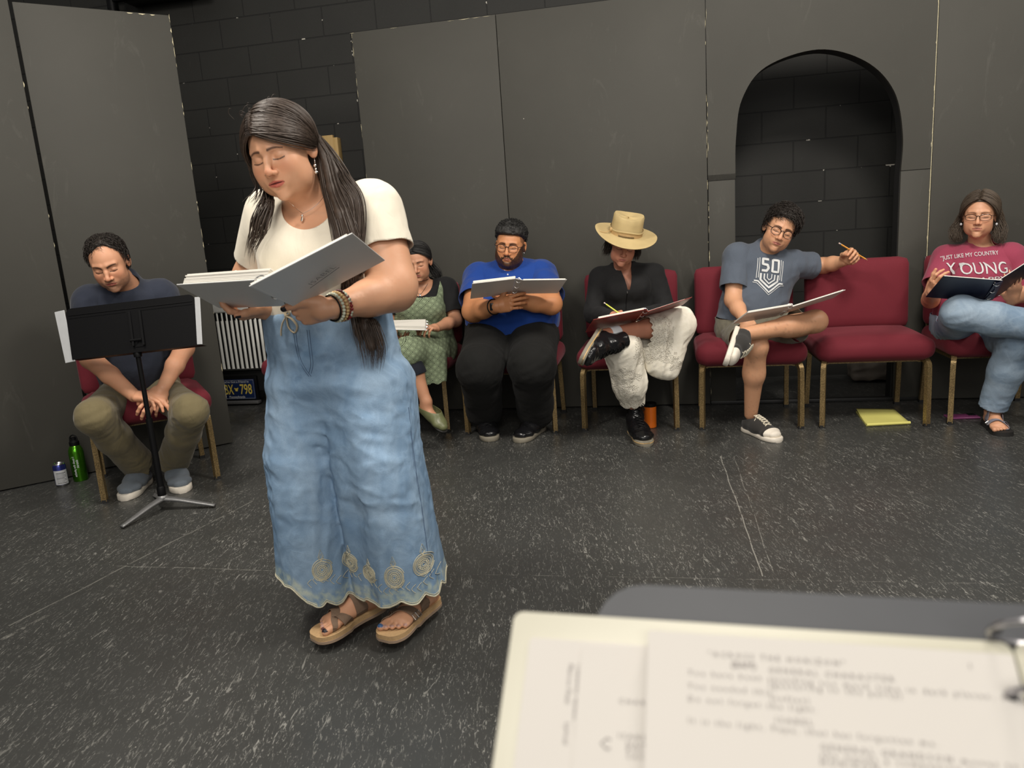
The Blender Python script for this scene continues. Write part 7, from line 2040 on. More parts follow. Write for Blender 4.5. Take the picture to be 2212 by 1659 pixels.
# ================================================================ woman in the maroon shirt, at the right edge
M['maroon_tee'] = fabric('raspberry_heather_cotton', srgb(150, 62, 84), 480, 0.16, 0.2, 0.9, 0.3)
M['jeans'] = denim('washed_blue_jeans', srgb(124, 146, 168), srgb(76, 98, 122), srgb(166, 182, 196))
M['navy_board'] = plain('navy_binder_vinyl', srgb(24, 28, 52), 0.35, 0, 40, 0.15, 0.2)
M['hair_light'] = hair_material('brown_hair_grey_ends', (0.028, 0.019, 0.014), (0.13, 0.098, 0.070), 0.40)
M['sandal_grey'] = plain('grey_webbing', srgb(128, 126, 138), 0.8, 0, 200, 0.15, 0.3)
M['amber'] = plain('brown_tortoise_frame', (0.05, 0.022, 0.014), 0.25)
SKR = srgb(208, 158, 126)
def build_right():
    P = person('person with shoulder-length brown hair in a maroon lettered shirt and jeans, holding a navy binder', (2.55, 4.0))
    hd = Head((2.528, 3.98, 1.068), (-36, 4, 3), 0.965, jaw=1.02, cheek=0.003, nose=0.98, lips=0.75)
    side = np.array([0.90, -0.42, 0]); J = dict(side=side)
    J['nk'] = A(2120, 528, 4.04)
    J['shA'] = A(2042, 558, 4.10); J['shB'] = A(2186, 556, 3.94)
    J['chest'] = A(2118, 582, 4.03); J['belly'] = A(2100, 650, 4.00); J['pelvis'] = A(2090, 700, 4.00)
    J['elA'] = A(2010, 648, 3.98); J['wrA'] = A(2012, 634, 3.72)
    J['elB'] = A(2226, 628, 3.86); J['wrB'] = A(2186, 648, 3.66)
    J['hipA'] = A(2060, 712, 3.94); J['hipB'] = A(2125, 712, 3.88)
    J['knA'] = A(2074, 676, 3.56); J['knB'] = A(2196, 742, 3.54)
    tA = atZ(2168, 944, 0); dA = unit(np.array([-0.30, -0.95, 0])); hlA = tA-dA*0.235
    J['anB'] = hlA+dA*0.05+np.array([0, 0, 0.10]); J['anA'] = A(2262, 708, 3.40)
    r = dict(chest=(0.168, 0.115), belly=(0.150, 0.118), pelvis=(0.170, 0.125), sh=0.056, neck=0.047, arm=(0.052, 0.042, 0.027), leg=(0.084, 0.060, 0.054, 0.036))
    hA = Hand(J['wrA'], A(2030, 598, 3.60)-J['wrA'], (0.75, 0.5, -0.1), tside=1, curls=((20, 45, 25), (24, 48, 25), (28, 50, 25), (32, 52, 25)), spread=8, thumb=(25, 10, 10), sc=0.92, thumb_in=30)
    hB = Hand(J['wrB'], A(2196, 596, 3.58)-J['wrB'], (-0.1, 0.5, 0.8), tside=1, curls=((15, 25, 15),)*4, spread=7, sc=0.92, thumb=(20, 10, 10))
    F = body_field(J, r, hd, (hA, hB), None)
    # foot in the sandal
    s = np.cross(dA, [0, 0, 1.0]); s = -s
    F.slab(hlA+dA*0.02+np.array([0, 0, 0.042]), hlA+dA*0.165+np.array([0, 0, 0.034]), s, 0.027, 0.026, 0.041, 0.016, k=0.03); F.cone(hlA+dA*0.02+np.array([0, 0, 0.04]), J['anB'], 0.028, 0.032, k=0.02); F.cone(hlA+dA*0.05+np.array([0, 0, 0.075]), hlA+dA*0.15+np.array([0, 0, 0.038]), 0.028, 0.018, k=0.02)
    for k in range(5):
        w = -(0.030-0.0150*k)*(-1); back = [0.0, 0.004, 0.012, 0.021, 0.032][k]; rr = [0.0118, 0.0088, 0.0085, 0.008, 0.0075][k]
        F.cone(hlA+dA*(0.168-back*0.5)-s*w+np.array([0, 0, 0.030]), hlA+dA*(0.208-back)-s*w*1.08+np.array([0, 0, 0.028]), rr, rr*0.92, k=0.006)
    fb = [(hd.c-0.155, hd.c+0.145, 0.0026), (*hA.bounds(0.02), 0.003), (hlA-0.12+np.array([0, 0, 0.11]), hlA+0.12+dA*0.12, 0.0032)]
    fb[2] = (np.minimum(hlA, tA)-np.array([0.07, 0.03, 0.01]), np.maximum(hlA, tA)+np.array([0.07, 0.04, 0.12]), 0.0032)
    def paint(V, C):
        hd.paint(V, C, SKR, lip=srgb(184, 118, 104), browc=srgb(104, 78, 62), brow_w=0.8, blush=0.32, look=-0.0005); hA.paint(V, C, SKR); hB.paint(V, C, SKR)
    skin_mesh('body', F, fb, 0, 0, 0.009, paint, P, SKR)
    G = shirt_field(J, r, 0.012, 0.016, seed=63, amp=0.0035)
    for g_ in (G, G.torso): g_.ell(A(2092, 598, 3.92), (0.075, 0.05, 0.065), k=0.05); g_.ell(A(2150, 598, 3.87), (0.075, 0.05, 0.065), k=0.05)
    cut = gmax(crew(J['nk'], 0.070, 0.074, 0.045, 0.014), lambda V: (J['pelvis'][2]+0.02)-V[:, 2])
    shirt_mesh('maroon_tshirt', G, J, M['maroon_tee'], P, cut, (0.175, 0.175), 0.0065)
    def lay(body, size, pa, pb, nm, arch=0.0, spacing=1.0, off=0.0):
        o = A(*pa, 3.88); ux = unit(A(*pb, 3.80)-o); uz = np.cross(np.cross(ux, [0, 0, 1.0]), ux); uz = unit(uz)
        ax = unit(np.cross(uz, ux)); ax = ax if ax[1] > 0 else -ax
        W_ = np.linalg.norm(A(*pb, 3.80)-o)
        def fn(a):
            mx = max(1e-6, a[:, 0].max()); x = a[:, 0]/mx*W_; y = a[:, 1]+arch*np.sin(x/W_*math.pi)
            return project(G, o+np.outer(x, ux)+np.outer(y, uz), 0.003+np.where(a[:, 2] > 0, 0.0006, 0.0), axis=ax, back=0.12, it=26)
        text_obj(nm, body, size, M['print_white'], P, None, spacing=spacing, fn=fn, extrude=0.0003, offset=0.0, res=3, fine=0.009)
    lay('\u201cJUST LIKE MY COUNTRY', 0.030, (2048, 566), (2172, 552), 'shirt_lettering', 0.004, off=0.0008)
    lay('YOUNG', 0.080, (2056, 594), (2180, 590), 'shirt_lettering', 0.0, off=0.001)
    lay('SCRAPPY', 0.034, (2070, 612), (2176, 606), 'shirt_lettering', 0.0, off=0.002)
    lay('AND HUNGRY', 0.022, (2085, 632), (2170, 628), 'shirt_lettering', 0.0, off=0.001)
    lay('* * *', 0.03, (2130, 648), (2172, 642), 'shirt_lettering', 0.0, off=0.001)
    # jeans
    T = trouser_field(J, r, 0.012, (0.010, 0.018), seed=66, amp=0.006, ank=0.93)
    def tc(V):
        g = np.where(V[:, 1] > 3.75, V[:, 2]-(J['pelvis'][2]+0.06), -1)
        u = unit(J['anB']-J['knB']); q = V-J['anB']; lat = np.linalg.norm(q-np.outer(q@u, u), axis=1); return np.maximum(g, np.where(lat < 0.13, q@u+0.010, -1))
    garment('jeans', T, 0, 0, 0.007, M['jeans'], P, tc)
    # strap sandal
    rt = sandal('sandal', P, tA, hlA, dA, s, 1, M['sandal_grey'], M['dark_rubber'], M['dark_rubber'], F)
    # hair with a pale parting
    zl = hairline(front=0.072, temple=0.052, ear=0.02, nape=-0.07); cf, cap = cap_mesh(hd, 0.007, zl, 0.004, fade=0.010)
    gs = []; rn = np.random.RandomState(5); n = 760; yy = np.concatenate([rn.uniform(-0.088, 0.08, 520), rn.uniform(-0.089, -0.070, 240)])
    skull = hd.skull(0.0); P0 = hd.wv(np.stack([rn.normal(size=n)*0.001-0.004, yy, np.full(n, 0.10)], 1)).astype(f32)
    for _ in range(3): P0 = P0-skull.grad(P0)*(skull.eval(P0)-0.006)[:, None]
    sgn = rn.choice([-1, 1], n); fr = (0.085-yy)/0.167
    tg = hd.wv(np.stack([sgn*0.088, 0.045-0.03*fr, np.full(n, -0.03)], 1))+rn.normal(size=(n, 3))*0.008
    S_ = comb_strands(skull, P0.astype(float), lambda Pt, t: unitrows(tg-Pt)+(np.stack([sgn*0.5, -0.2*fr, np.zeros(n)], 1)@hd.R.T)*max(0, 0.7-t), 22, 0.0085, rn.uniform(0.012, 0.021, n), jit=0.04, seed=6)
    for i in range(n):
        k = int(np.argmin(np.linalg.norm(S_[i]-tg[i], axis=1)))+1
        if k > 3: gs.append(S_[i][:k])
    G.pad = 0.02
    for sx in (-1, 1):
        gs += guide_strands([hd.w((sx*0.084, 0.010, 0.01)), hd.w((sx*0.094, 0.022, -0.04)), hd.w((sx*0.104, 0.010, -0.085)), hd.w((sx*0.100, -0.015, -0.128)), hd.w((sx*0.092, -0.028, -0.150))], 210, [0.012, 0.024, 0.034, 0.034, 0.024], 70+sx, 0.006, G)
        gs += guide_strands([hd.w((sx*0.070, 0.07, 0.02)), hd.w((sx*0.085, 0.075, -0.06)), hd.w((sx*0.085, 0.06, -0.13))], 120, [0.03, 0.04, 0.04], 75+sx, 0.004)
    hair_obj('hair', [cap, strand_arrays(gs, np.random.RandomState(1).uniform(0.0009, 0.0021, len(gs)))], M['hair_light'], P)
    glasses(P, hd, M['amber'], 0.0265, 0.0160, -0.106, -0.005, 0.0015, 2.8, M['lens'])
    for sx in (-1, 1): MB().ball(hd.w((sx*0.083, -0.002, -0.050)), 0.0058, 10, (1, 1, 1.25)).build('earring', M['button'], P)
    L = flat_quad(((2045, 593), (2158, 611), (2128, 648), (1992, 646)), (3.46, 3.42, 3.60, 3.64)); Rr = flat_quad(((2162, 610), (2228, 556), (2240, 590), (2134, 648)), (3.42, 3.50, 3.66, 3.61))
    open_binder('open navy binder held up by the woman in the maroon lettered shirt', 'navy_binder', (2.4, 3.6, 0.75), L, Rr, M['navy_board'], M['navy_board'], M['paper'], (0.003, 0.010), (0.003, 0.008))
def unitrows(v): return v/(np.linalg.norm(v, axis=1)[:, None]+1e-9)
build_right()
# ================================================================ woman in the green patterned dress, half hidden
def dress_mat():
    t = NT('green_diamond_print'); c = t.coord(); x, y, z = t.sep(c)
    k = 2*math.pi/0.038
    u = t.math('ADD', t.math('MULTIPLY', x, 1.0), t.math('MULTIPLY', y, 0.55)); 
    a = t.math('ABSOLUTE', t.math('SINE', t.math('MULTIPLY', t.math('ADD', t.math('MULTIPLY', u, 0.75), z), k*0.5)))
    b = t.math('ABSOLUTE', t.math('SINE', t.math('MULTIPLY', t.math('SUBTRACT', t.math('MULTIPLY', u, 0.75), z), k*0.5)))
    d = t.math('MINIMUM', a, b)
    f = t.ramp(d, [(0.0, 0), (0.10, 0), (0.14, 1), (0.50, 1), (0.55, 0), (0.64, 0), (0.68, 1)])
    for e in t.N: pass
    n = t.noise(c, 500, 2)
    col = t.mix(f, srgb(36, 40, 34), srgb(138, 152, 122)); col = t.mix(t.math('MULTIPLY', n, 0.2), col, (0.05, 0.05, 0.04))
    return t.out(col, 0.9, 0, t.bump(n, 0.2, 0.001), 0.2)
M['dress'] = dress_mat()
M['black_tee'] = fabric('black_cotton', srgb(26, 26, 27), 500, 0.1, 0.15, 0.9, 0.3, 0.03)
M['navy_legging'] = fabric('dark_navy_legging', srgb(26, 29, 38), 500, 0.1, 0.15, 0.85, 0.2, 0.03)
M['olive_shoe'] = plain('olive_satin_flat', srgb(108, 112, 78), 0.35, 0, 60, 0.2, 0.3)
SKN = srgb(190, 142, 112)
def build_green():
    P = person('person in a green diamond-patterned dress over a black shirt, half hidden by the standing woman', (-0.55, 4.6))
    hd = Head((-0.508, 4.48, 1.010), (-6, 14, -3), 0.94, jaw=0.97, cheek=0.002, nose=1.05, lips=0.9)
    side = np.array([0.985, -0.17, 0]); J = dict(side=side)
    J['nk'] = A(908, 612, 4.56)
    J['shA'] = A(848, 628, 4.60); J['shB'] = A(968, 622, 4.56)
    J['chest'] = A(908, 655, 4.56); J['belly'] = A(912, 712, 4.54); J['pelvis'] = A(922, 752, 4.54)
    J['elA'] = A(838, 700, 4.50); J['wrA'] = A(852, 736, 4.24)
    J['elB'] = A(984, 692, 4.46); J['wrB'] = A(944, 708, 4.26)
    J['hipA'] = A(890, 762, 4.48); J['hipB'] = A(945, 760, 4.46)
    J['knA'] = A(842, 795, 4.08); J['knB'] = A(880, 762, 4.02)
    J['anB'] = A(921, 868, 3.98); tA = atZ(845, 960, 0); dA = np.array([0, -1.0, 0]); hlA = tA-dA*0.24; J['anA'] = hlA+dA*0.05+np.array([0, 0, 0.08])
    r = dict(chest=(0.150, 0.115), belly=(0.150, 0.125), pelvis=(0.168, 0.120), sh=0.052, neck=0.044, arm=(0.048, 0.038, 0.025), leg=(0.080, 0.054, 0.046, 0.030))
    hB = Hand(J['wrB'], A(915, 706, 4.16)-J['wrB'], (-0.1, 0.2, -0.9), tside=-1, curls=((25, 45, 30), (30, 48, 30), (35, 50, 30), (40, 52, 30)), spread=6, thumb=(18, 12, 10), sc=0.9, thumb_in=20)
    hA = Hand(J['wrA'], A(870, 736, 4.14)-J['wrA'], (0, 0, 1), tside=-1, curls=((20, 30, 20),)*4, sc=0.9)
    F = body_field(J, r, hd, (hA, hB))
    fd = unit(np.array([0.62, -0.55, -0.55])); hl = J['anB']-fd*0.04+np.array([0, 0, -0.045])
    F.cone(J['anB'], hl+fd*0.03, 0.030, 0.026, k=0.02); F.slab(hl+fd*0.02, hl+fd*0.17, (0.5, 0.8, 0), 0.026, 0.024, 0.034, 0.012, k=0.03)
    fb = [(hd.c-0.15, hd.c+0.14, 0.0026), (*hB.bounds(0.02), 0.003)]
    def paint(V, C):
        hd.paint(V, C, SKN, lip=srgb(170, 100, 88), browc=srgb(44, 36, 32), brow_w=1.0, blush=0.3); hB.paint(V, C, SKN); hA.paint(V, C, SKN)
    skin_mesh('body', F, fb, 0, 0, 0.010, paint, P, SKN)
    G = shirt_field(J, r, 0.008, 0.012, seed=83, amp=0.003)
    for g_ in (G, G.torso): g_.ell(A(890, 668, 4.44), (0.068, 0.06, 0.065), k=0.05); g_.ell(A(932, 668, 4.43), (0.068, 0.06, 0.065), k=0.05)
    nc = A(906, 606, 4.46)
    scoop = lambda V: (1-np.sqrt(((V[:, 0]-nc[0])/0.075)**2+((V[:, 2]-nc[2]+0.01)/0.082)**2+(np.maximum(V[:, 1]-4.55, 0)/0.05)**2))*0.07
    cut = gmax(scoop, crew(J['nk'], 0.070, 0.074, 0.05, 0.02), lambda V: J['belly'][2]-V[:, 2])
    shirt_mesh('black_shirt', G, J, M['black_tee'], P, cut, (0.17, 0.17), 0.007)
    D = Field()
    D.slab(J['chest'], J['belly'], side, 0.166, 0.130, 0.166, 0.142, k=0.0); D.slab(J['belly'], J['pelvis'], side, 0.166, 0.142, 0.184, 0.138, k=0.05)
    D.slab(J['shA']+(J['shB']-J['shA'])*0.12, J['shB']+(J['shA']-J['shB'])*0.12, (0, 0, 1), 0.063, 0.068, 0.063, 0.068, k=0.06)
    D.ell(A(890, 668, 4.44), (0.076, 0.068, 0.073), k=0.05); D.ell(A(932, 668, 4.43), (0.076, 0.068, 0.073), k=0.05)
    D.cone(J['hipA'], J['knA'], 0.100, 0.085, k=0.05); D.cone(J['hipB'], J['knB'], 0.105, 0.088, k=0.05)
    D.slab(A(925, 768, 4.18), A(935, 840, 4.12), (1, 0, 0), 0.105, 0.085, 0.075, 0.050, k=0.05, end=0.6)
    D.disp = lambda p: -(folds(p, (0.25, 0, 1), 20, 0.005, 88, 0.15)+folds(p, (1, 0, 0.2), 20, 0.003, 89, 0.2)*sstep(0.62, 0.72, p[..., 2])); D.pad = 0.02
    top = A(905, 643, 4.42)[2]; sx = A(950, 620, 4.5)[0]; sx2 = A(866, 625, 4.5)[0]
    def dc(V):
        up = V[:, 2]-top; strap = np.minimum(np.abs(V[:, 0]-sx-(V[:, 2]-top)*0.25), np.abs(V[:, 0]-sx2+(V[:, 2]-top)*0.25))-0.017
        g = np.where(V[:, 2] > top, np.maximum(np.minimum(up, strap), -1), -1)
        xo = np.abs((V-J['chest'])@side)-0.185
        lo = (A(930, 828, 4.1)[2]+0.35*np.maximum(0, A(925, 800, 4.1)[0]-V[:, 0])+0.006*np.sin(V[:, 0]*110))-V[:, 2]
        return np.max(np.stack([g, np.where(V[:, 2] > 0.70, xo, -1), np.where(V[:, 1] < 4.35, lo, -1)]), axis=0)
    garment('patterned_dress', D, 0, 0, 0.0065, M['dress'], P, dc)
    T = trouser_field(J, r, 0.006, (0.002, 0.004), seed=86, amp=0.0015, pel=False)
    def tcc(V):
        g = V[:, 1]-4.5
        for k, ds in (('A', 0.1), ('B', 0.155)):
            u = unit(J['an'+k]-J['kn'+k]); q = V-J['an'+k]; lat = np.linalg.norm(q-np.outer(q@u, u), axis=1); g = np.maximum(g, np.where(lat < 0.085, q@u+ds, -1))
        return g
    garment('leggings', T, 0, 0, 0.007, M['navy_legging'], P, tcc)
    st = dict(sole=M['dark_rubber'], upper=M['olive_shoe'], sole_h=0.010, fat=-0.005, top=0.045, sole_g=0.001)
    shoe('flat_shoe', P, hl-np.array([0.0, 0, 0.0])+np.cross(np.cross(fd, [0, 0, 1]), fd)*-0.030-fd*0.01, fd, np.cross(np.cross(fd, [0, 0, 1.0]), fd), 0.225, st); shoe('flat_shoe', P, hlA, dA, (0, 0, 1), 0.24, st)
    zl = hairline(front=0.066, temple=0.048, ear=-0.02, nape=-0.075); cf, cap = cap_mesh(hd, 0.006, zl, 0.004, fade=0.010)
    rn = np.random.RandomState(8); n = 620; skull = hd.skull(0.0); yy = np.concatenate([rn.uniform(-0.086, 0.07, 440), rn.uniform(-0.089, -0.070, 180)])
    P0 = hd.wv(np.stack([rn.normal(size=n)*0.0012-0.012, yy, np.full(n, 0.10)], 1)).astype(f32)
    for _ in range(3): P0 = P0-skull.grad(P0)*(skull.eval(P0)-0.005)[:, None]
    sgn = rn.choice([-1, 1], n); tg = hd.wv(np.stack([sgn*0.045, np.full(n, 0.088), np.full(n, -0.03)], 1)); fr = (0.085-yy)/0.167
    S_ = comb_strands(skull, P0.astype(float), lambda Pt, t: unitrows(tg-Pt)+(np.stack([sgn*0.9, -0.3*fr, -0.25*np.ones(n)], 1)@hd.R.T)*max(0, 0.8-t), 26, 0.0085, rn.uniform(0.008, 0.014, n), jit=0.04, seed=9)
    gs = [q for q in S_] + guide_strands([hd.w((0.03, 0.095, 0.0)), hd.w((0.055, 0.10, -0.06)), hd.w((0.085, 0.085, -0.12)), hd.w((0.10, 0.08, -0.17))], 150, [0.02, 0.025, 0.03, 0.02], 90, 0.004)
    hair_obj('hair', [cap, strand_arrays(gs, 0.0014)], M['hair_black'], P)
    nl = project(F, [A(*q, 4.4) for q in ((888, 600), (892, 618), (898, 632), (905, 638), (912, 630), (920, 616), (926, 603))], 0.002); mb = MB().tube(smooth_path(nl, 4), 0.0011, n=5)
    nl2 = project(F, [A(*q, 4.4) for q in ((889, 600), (898, 607), (908, 608), (920, 606), (931, 598))], 0.003); mb.tube(smooth_path(nl2, 4), 0.0016, n=5); mb.build('necklace', M['black_metal'], P)
    MB().ball(nl[3]+np.array([0, -0.003, -0.012]), 0.006, 10, (1, 0.7, 2.2)).ball(nl[3]+np.array([0, -0.003, 0.002]), 0.004, 10).build('pendant', M['silver'], P)
    b = wthing('ring_binder', tuple(A(900, 712, 4.15)), 'open white binder in the lap of the woman in the green dress', 'binder')
    q = (A(820, 702, 4.06), A(922, 696, 4.10), A(918, 716, 4.28), A(822, 722, 4.28)); q = (A(822, 712, 4.04), A(921, 714, 4.08), A(922, 697, 4.26), A(826, 700, 4.26))
    o, n_ = binder_panel('cover', q, M['white_board'], b, 0.004); n_ = n_ if n_[2] > 0 else -n_; page_stack('pages', q, n_, 0.004, 0.022, M['paper'], b, (0.02, 0.04, 0.03, 0.04), 0, 5, 9)
    ring_set(q[1], q[2], n_, 0.010, b)
def unitrows(v): return v/(np.linalg.norm(v, axis=1)[:, None]+1e-9)
build_green()
# ================================================================ music stands
M['stand_grey'] = plain('worn_grey_metal', (0.20, 0.20, 0.20), 0.4, 0.5, 60, 0.2, 0.2)
M['wing_white'] = plain('pale_grey_wing', srgb(186, 188, 190), 0.45, 0, 30, 0.06, 0.3)
def stand_one():
    b = atZ(352, 1080, 0.05); x0, y0 = b[0], b[1]
    s = empty('music_stand', (x0, y0, 0), 0, 'black music stand with pale side wings in front of the seated man in navy', 'music stand', 'music stands'); s['at_world'] = 1
    piv = A(297, 735, y0-0.002)
    MB().tube([(x0, y0, 0.05), (x0, y0, 0.44)], 0.0145, n=16).build('lower_tube', M['black_metal'], s)
    MB().tube([(x0, y0, 0.40), (x0, y0, piv[2]-0.055)], 0.0105, n=16).build('upper_tube', M['black_metal'], s)
    mb = MB(); mb.lathe([(0.0, piv[2]-0.075), (0.017, piv[2]-0.073), (0.018, piv[2]-0.058), (0.013, piv[2]-0.045), (0.012, piv[2]-0.01)], 16, (x0, y0, 0)).build('collar', M['black_metal'], s)
    mb = MB(); mb.lathe([(0.015, 0.05), (0.019, 0.055), (0.019, 0.11), (0.015, 0.118)], 16, (x0, y0, 0)); mb.build('base_collar', M['black_metal'], s)
    c = np.array([x0, y0, 0.052]); tips = [atZ(263, 1141, 0.006), atZ(465, 1094, 0.006)]
    tips.append(np.array([x0, y0, 0])*3-tips[0]-tips[1]+np.array([0, 0, 0.006]))
    for tp in tips:
        d = tp-c; pts = smooth_path([c+np.array([0, 0, 0.006]), c+d*0.3+np.array([0, 0, 0.010]), c+d*0.65+np.array([0, 0, 0.008]), tp+np.array([0, 0, 0.006])], 6); n = len(pts)
        MB().tube(pts, list(np.linspace(0.021, 0.012, n)), n=12, flat=(1, 0.55), up=(0, 0, 1)).build('leg', M['stand_grey'], s, sharp=None)
    MB().ball((x0, y0, 0.062), 0.026, 16, (1, 1, 0.7)).build('hub', M['stand_grey'], s)
    # desk: back side to the camera
    TL, TR_, BR, BL = flat_quad(((139, 664), (420, 639), (433, 741), (158, 781)), (3.31, 3.29, 3.23, 3.25))
    ux = unit(TR_-TL); uy = unit(TL-BL); n = unit(np.cross(ux, uy)); w = np.linalg.norm(TR_-TL); h = np.linalg.norm(TL-BL)
    n = -n if n[1] > 0 else n      # towards camera
    def P_(u, v, d=0.0): return BL*(1-u)*(1-v)+BR*u*(1-v)+TR_*u*v+TL*(1-u)*v+n*d
    rr = 0.045; out = [(0, 0), (1, 0)]
    for a in np.linspace(0, math.pi/2, 6): out.append((1-rr+rr*math.cos(a), 1-rr*2.4+rr*2.4*math.sin(a)))
    for a in np.linspace(math.pi/2, math.pi, 6): out.append((rr+rr*math.cos(a), 1-rr*2.4+rr*2.4*math.sin(a)))
    V = [P_(u, v, 0.001) for u, v in out]+[P_(u, v, -0.001) for u, v in out]; m = len(out)
    MB().add(V, [tuple(range(m)), tuple(range(2*m-1, m-1, -1))]+[(i, m+i, m+(i+1) % m, (i+1) % m) for i in range(m)]).build('desk', M['black_metal'], s, smooth=False)
    cr = MB(); cr.tube([P_(0.02, 0.86, 0.002), P_(0.98, 0.86, 0.002)], 0.0018, n=6); cr.tube([P_(0.02, 0.80, 0.0015), P_(0.46, 0.80, 0.0015)], 0.001, n=5); cr.tube([P_(0.56, 0.80, 0.0015), P_(0.98, 0.80, 0.0015)], 0.001, n=5)
    cr.build('desk_crease', M['black_metal'], s)
    br = MB()
    for u in (0.495, 0.575): br.add(*sweep_arrays([P_(u, 0.12, 0.010), P_(u, 0.80, 0.004)], 0.0045, square=True))
    br.add([P_(0.495, 0.10, 0.004), P_(0.575, 0.10, 0.004), P_(0.575, 0.82, 0.004), P_(0.495, 0.82, 0.004)], [(0, 1, 2, 3)]); br.build('desk_bracket', M['black_metal'], s)
    MB().tube([piv-ux*0.026+n*0.01, piv+ux*0.026+n*0.01], 0.007, n=12).tube([np.array([x0, y0, piv[2]-0.03]), piv], 0.013, n=12).build('tilt_joint', M['black_metal'], s)
    for sg in (-1, 1): MB().ball(piv+ux*sg*0.027, 0.0065, 12).build('bolt', M['silver'], s)
    # bottom lip faces the reader
    L = [P_(0.0, 0.0, 0), P_(1.0, 0.0, 0), P_(1.0, 0.0, -0.05), P_(0.0, 0.0, -0.05)]; binder_panel('music_ledge', L, M['black_metal'], s, 0.0015)
    for q in (flat_quad(((117, 675), (138, 669), (162, 781), (141, 784)), (3.32, 3.31, 3.25, 3.26)), flat_quad(((420, 641), (431, 642), (437, 743), (425, 745)), (3.275, 3.27, 3.225, 3.23))):
        binder_panel('side_wing', q, M['wing_white'], s, 0.004)
stand_one()
def front_stand():
    """stand and script in front of the camera's seat"""
    up = unit(np.array([523.0, 1992.0, 1718.0])); rt = unit(np.array([1992.0, -523.0, 0.0])); n = np.cross(rt, up)   # n faces the reader
    r0 = ray(1112, 1320); r0 = r0/np.linalg.norm(r0)
    best = None
    for t in np.linspace(0.25, 0.9, 400):
        TL = CAM+r0*t; q = proj(TL+rt*0.272)
        if best is None or abs(q[0]-2182) < best[0]: best = (abs(q[0]-2182), t)
    TL = CAM+r0*best[1]
    pass
    Wd = 0.272; Hh = 0.292
    s = empty('music_stand', tuple((TL+rt*0.2)[:2])+(0,), 0, 'grey music stand desk directly in front of the viewer, holding the open script', 'music stand', 'music stands'); s['at_world'] = 1
    M['desk_grey'] = plain('worn_dark_desk', srgb(66, 68, 72), 0.5, 0, 14, 0.15, 0.1)
    # desk
    q0 = atRayPlane = None
    def onp(px, py, off):
        r = ray(px, py); p0 = TL+n*off; return CAM+r*(((p0-CAM)@n)/(r@n))
    dTL = onp(1292, 1258, -0.012)
    W0 = 0.50; H0 = 0.36; rr = 0.030; out = [(0, -H0), (W0, -H0)]
    for a in np.linspace(0, math.pi/2, 6): out.append((W0-rr+rr*math.cos(a), -rr+rr*math.sin(a)))
    for a in np.linspace(math.pi/2, math.pi, 6): out.append((rr+rr*math.cos(a), -rr+rr*math.sin(a)))
    V = [dTL+rt*a+up*b for a, b in out]+[dTL+rt*a+up*b-n*0.002 for a, b in out]; m = len(out)
    MB().add(V, [tuple(range(m)), tuple(range(2*m-1, m-1, -1))]+[(i, m+i, m+(i+1) % m, (i+1) % m) for i in range(m)]).build('desk', M['desk_grey'], s, smooth=False)
    base = dTL+rt*W0*0.5-up*H0*0.55
    binder_panel('music_ledge', (dTL-up*H0, dTL-up*H0+rt*W0, dTL-up*H0+rt*W0+n*0.05, dTL-up*H0+n*0.05), M['desk_grey'], s, 0.002)
    bx, by = base[0], base[1]
    MB().tube([(bx, by, 0.05), (bx, by, base[2]-0.05), tuple(base-n*0.012)], 0.012, n=14).build('pole', M['black_metal'], s)
    for a in (0.6, 2.7, 4.8):
        MB().tube(smooth_path([(bx, by, 0.06), (bx+0.1*math.cos(a), by+0.1*math.sin(a), 0.055), (bx+0.26*math.cos(a), by+0.26*math.sin(a), 0.010)], 5), 0.012, n=10).build('leg', M['stand_grey'], s)
    # binder on it
    b = wthing('ring_binder', tuple(TL), 'open white script binder lying on the nearest music stand', 'binder')
    M['script_paper'] = plain('script_paper', srgb(200, 196, 190), 0.75, 0, 8, 0.02, 0.1)
    M['vinyl_cream'] = plain('clear_cream_vinyl', srgb(190, 187, 170), 0.3, 0, 10, 0.03, 0.1)
    def slab_(nm, u0, v0, u1, v1, z0, z1, mt, r=0.006, par=b):
        out = []
        for (cu, cv, a0) in ((u1-r, v1-r, 0), (u0+r, v1-r, 90), (u0+r, v0+r, 180), (u1-r, v0+r, 270)):
            for a in np.linspace(a0, a0+90, 5): out.append((cu+r*math.cos(R(a)), cv+r*math.sin(R(a))))
        V = [TL+rt*x+up*y+n*z0 for x, y in out]+[TL+rt*x+up*y+n*z1 for x, y in out]; m = len(out)
        return MB().add(V, [tuple(range(m)), tuple(range(2*m-1, m-1, -1))]+[(i, m+i, m+(i+1) % m, (i+1) % m) for i in range(m)]).build(nm, mt, par, smooth=False)
    slab_('left_cover', 0, -Hh, Wd, 0, -0.004, 0.0, M['vinyl_cream'])
    slab_('cover_pocket', 0.012, -Hh+0.01, 0.10, -0.016, 0.0, 0.0012, M['script_paper'], 0.003)
    slab_('cover_pocket', 0.044, -Hh+0.01, 0.16, -0.018, 0.0012, 0.0022, M['script_paper'], 0.003)
    slab_('pages', 0.083, -Hh+0.006, Wd-0.004, -0.010, 0.0022, 0.010, M['script_paper'], 0.002)
    slab_('spine', Wd+0.001, -Hh, Wd+0.045, 0, -0.004, 0.0, M['vinyl_cream'])
    slab_('right_cover', Wd+0.046, -Hh, Wd+0.30, 0, -0.004, 0.0, M['vinyl_cream'])
    slab_('pages', Wd+0.05, -Hh+0.006, Wd+0.275, -0.010, 0.0002, 0.008, M['script_paper'], 0.002)
    M['ring_steel'] = plain('binder_ring_steel', (0.45, 0.44, 0.46), 0.25, 0.9)
    hole = onp(2186, 1500, 0.0105)
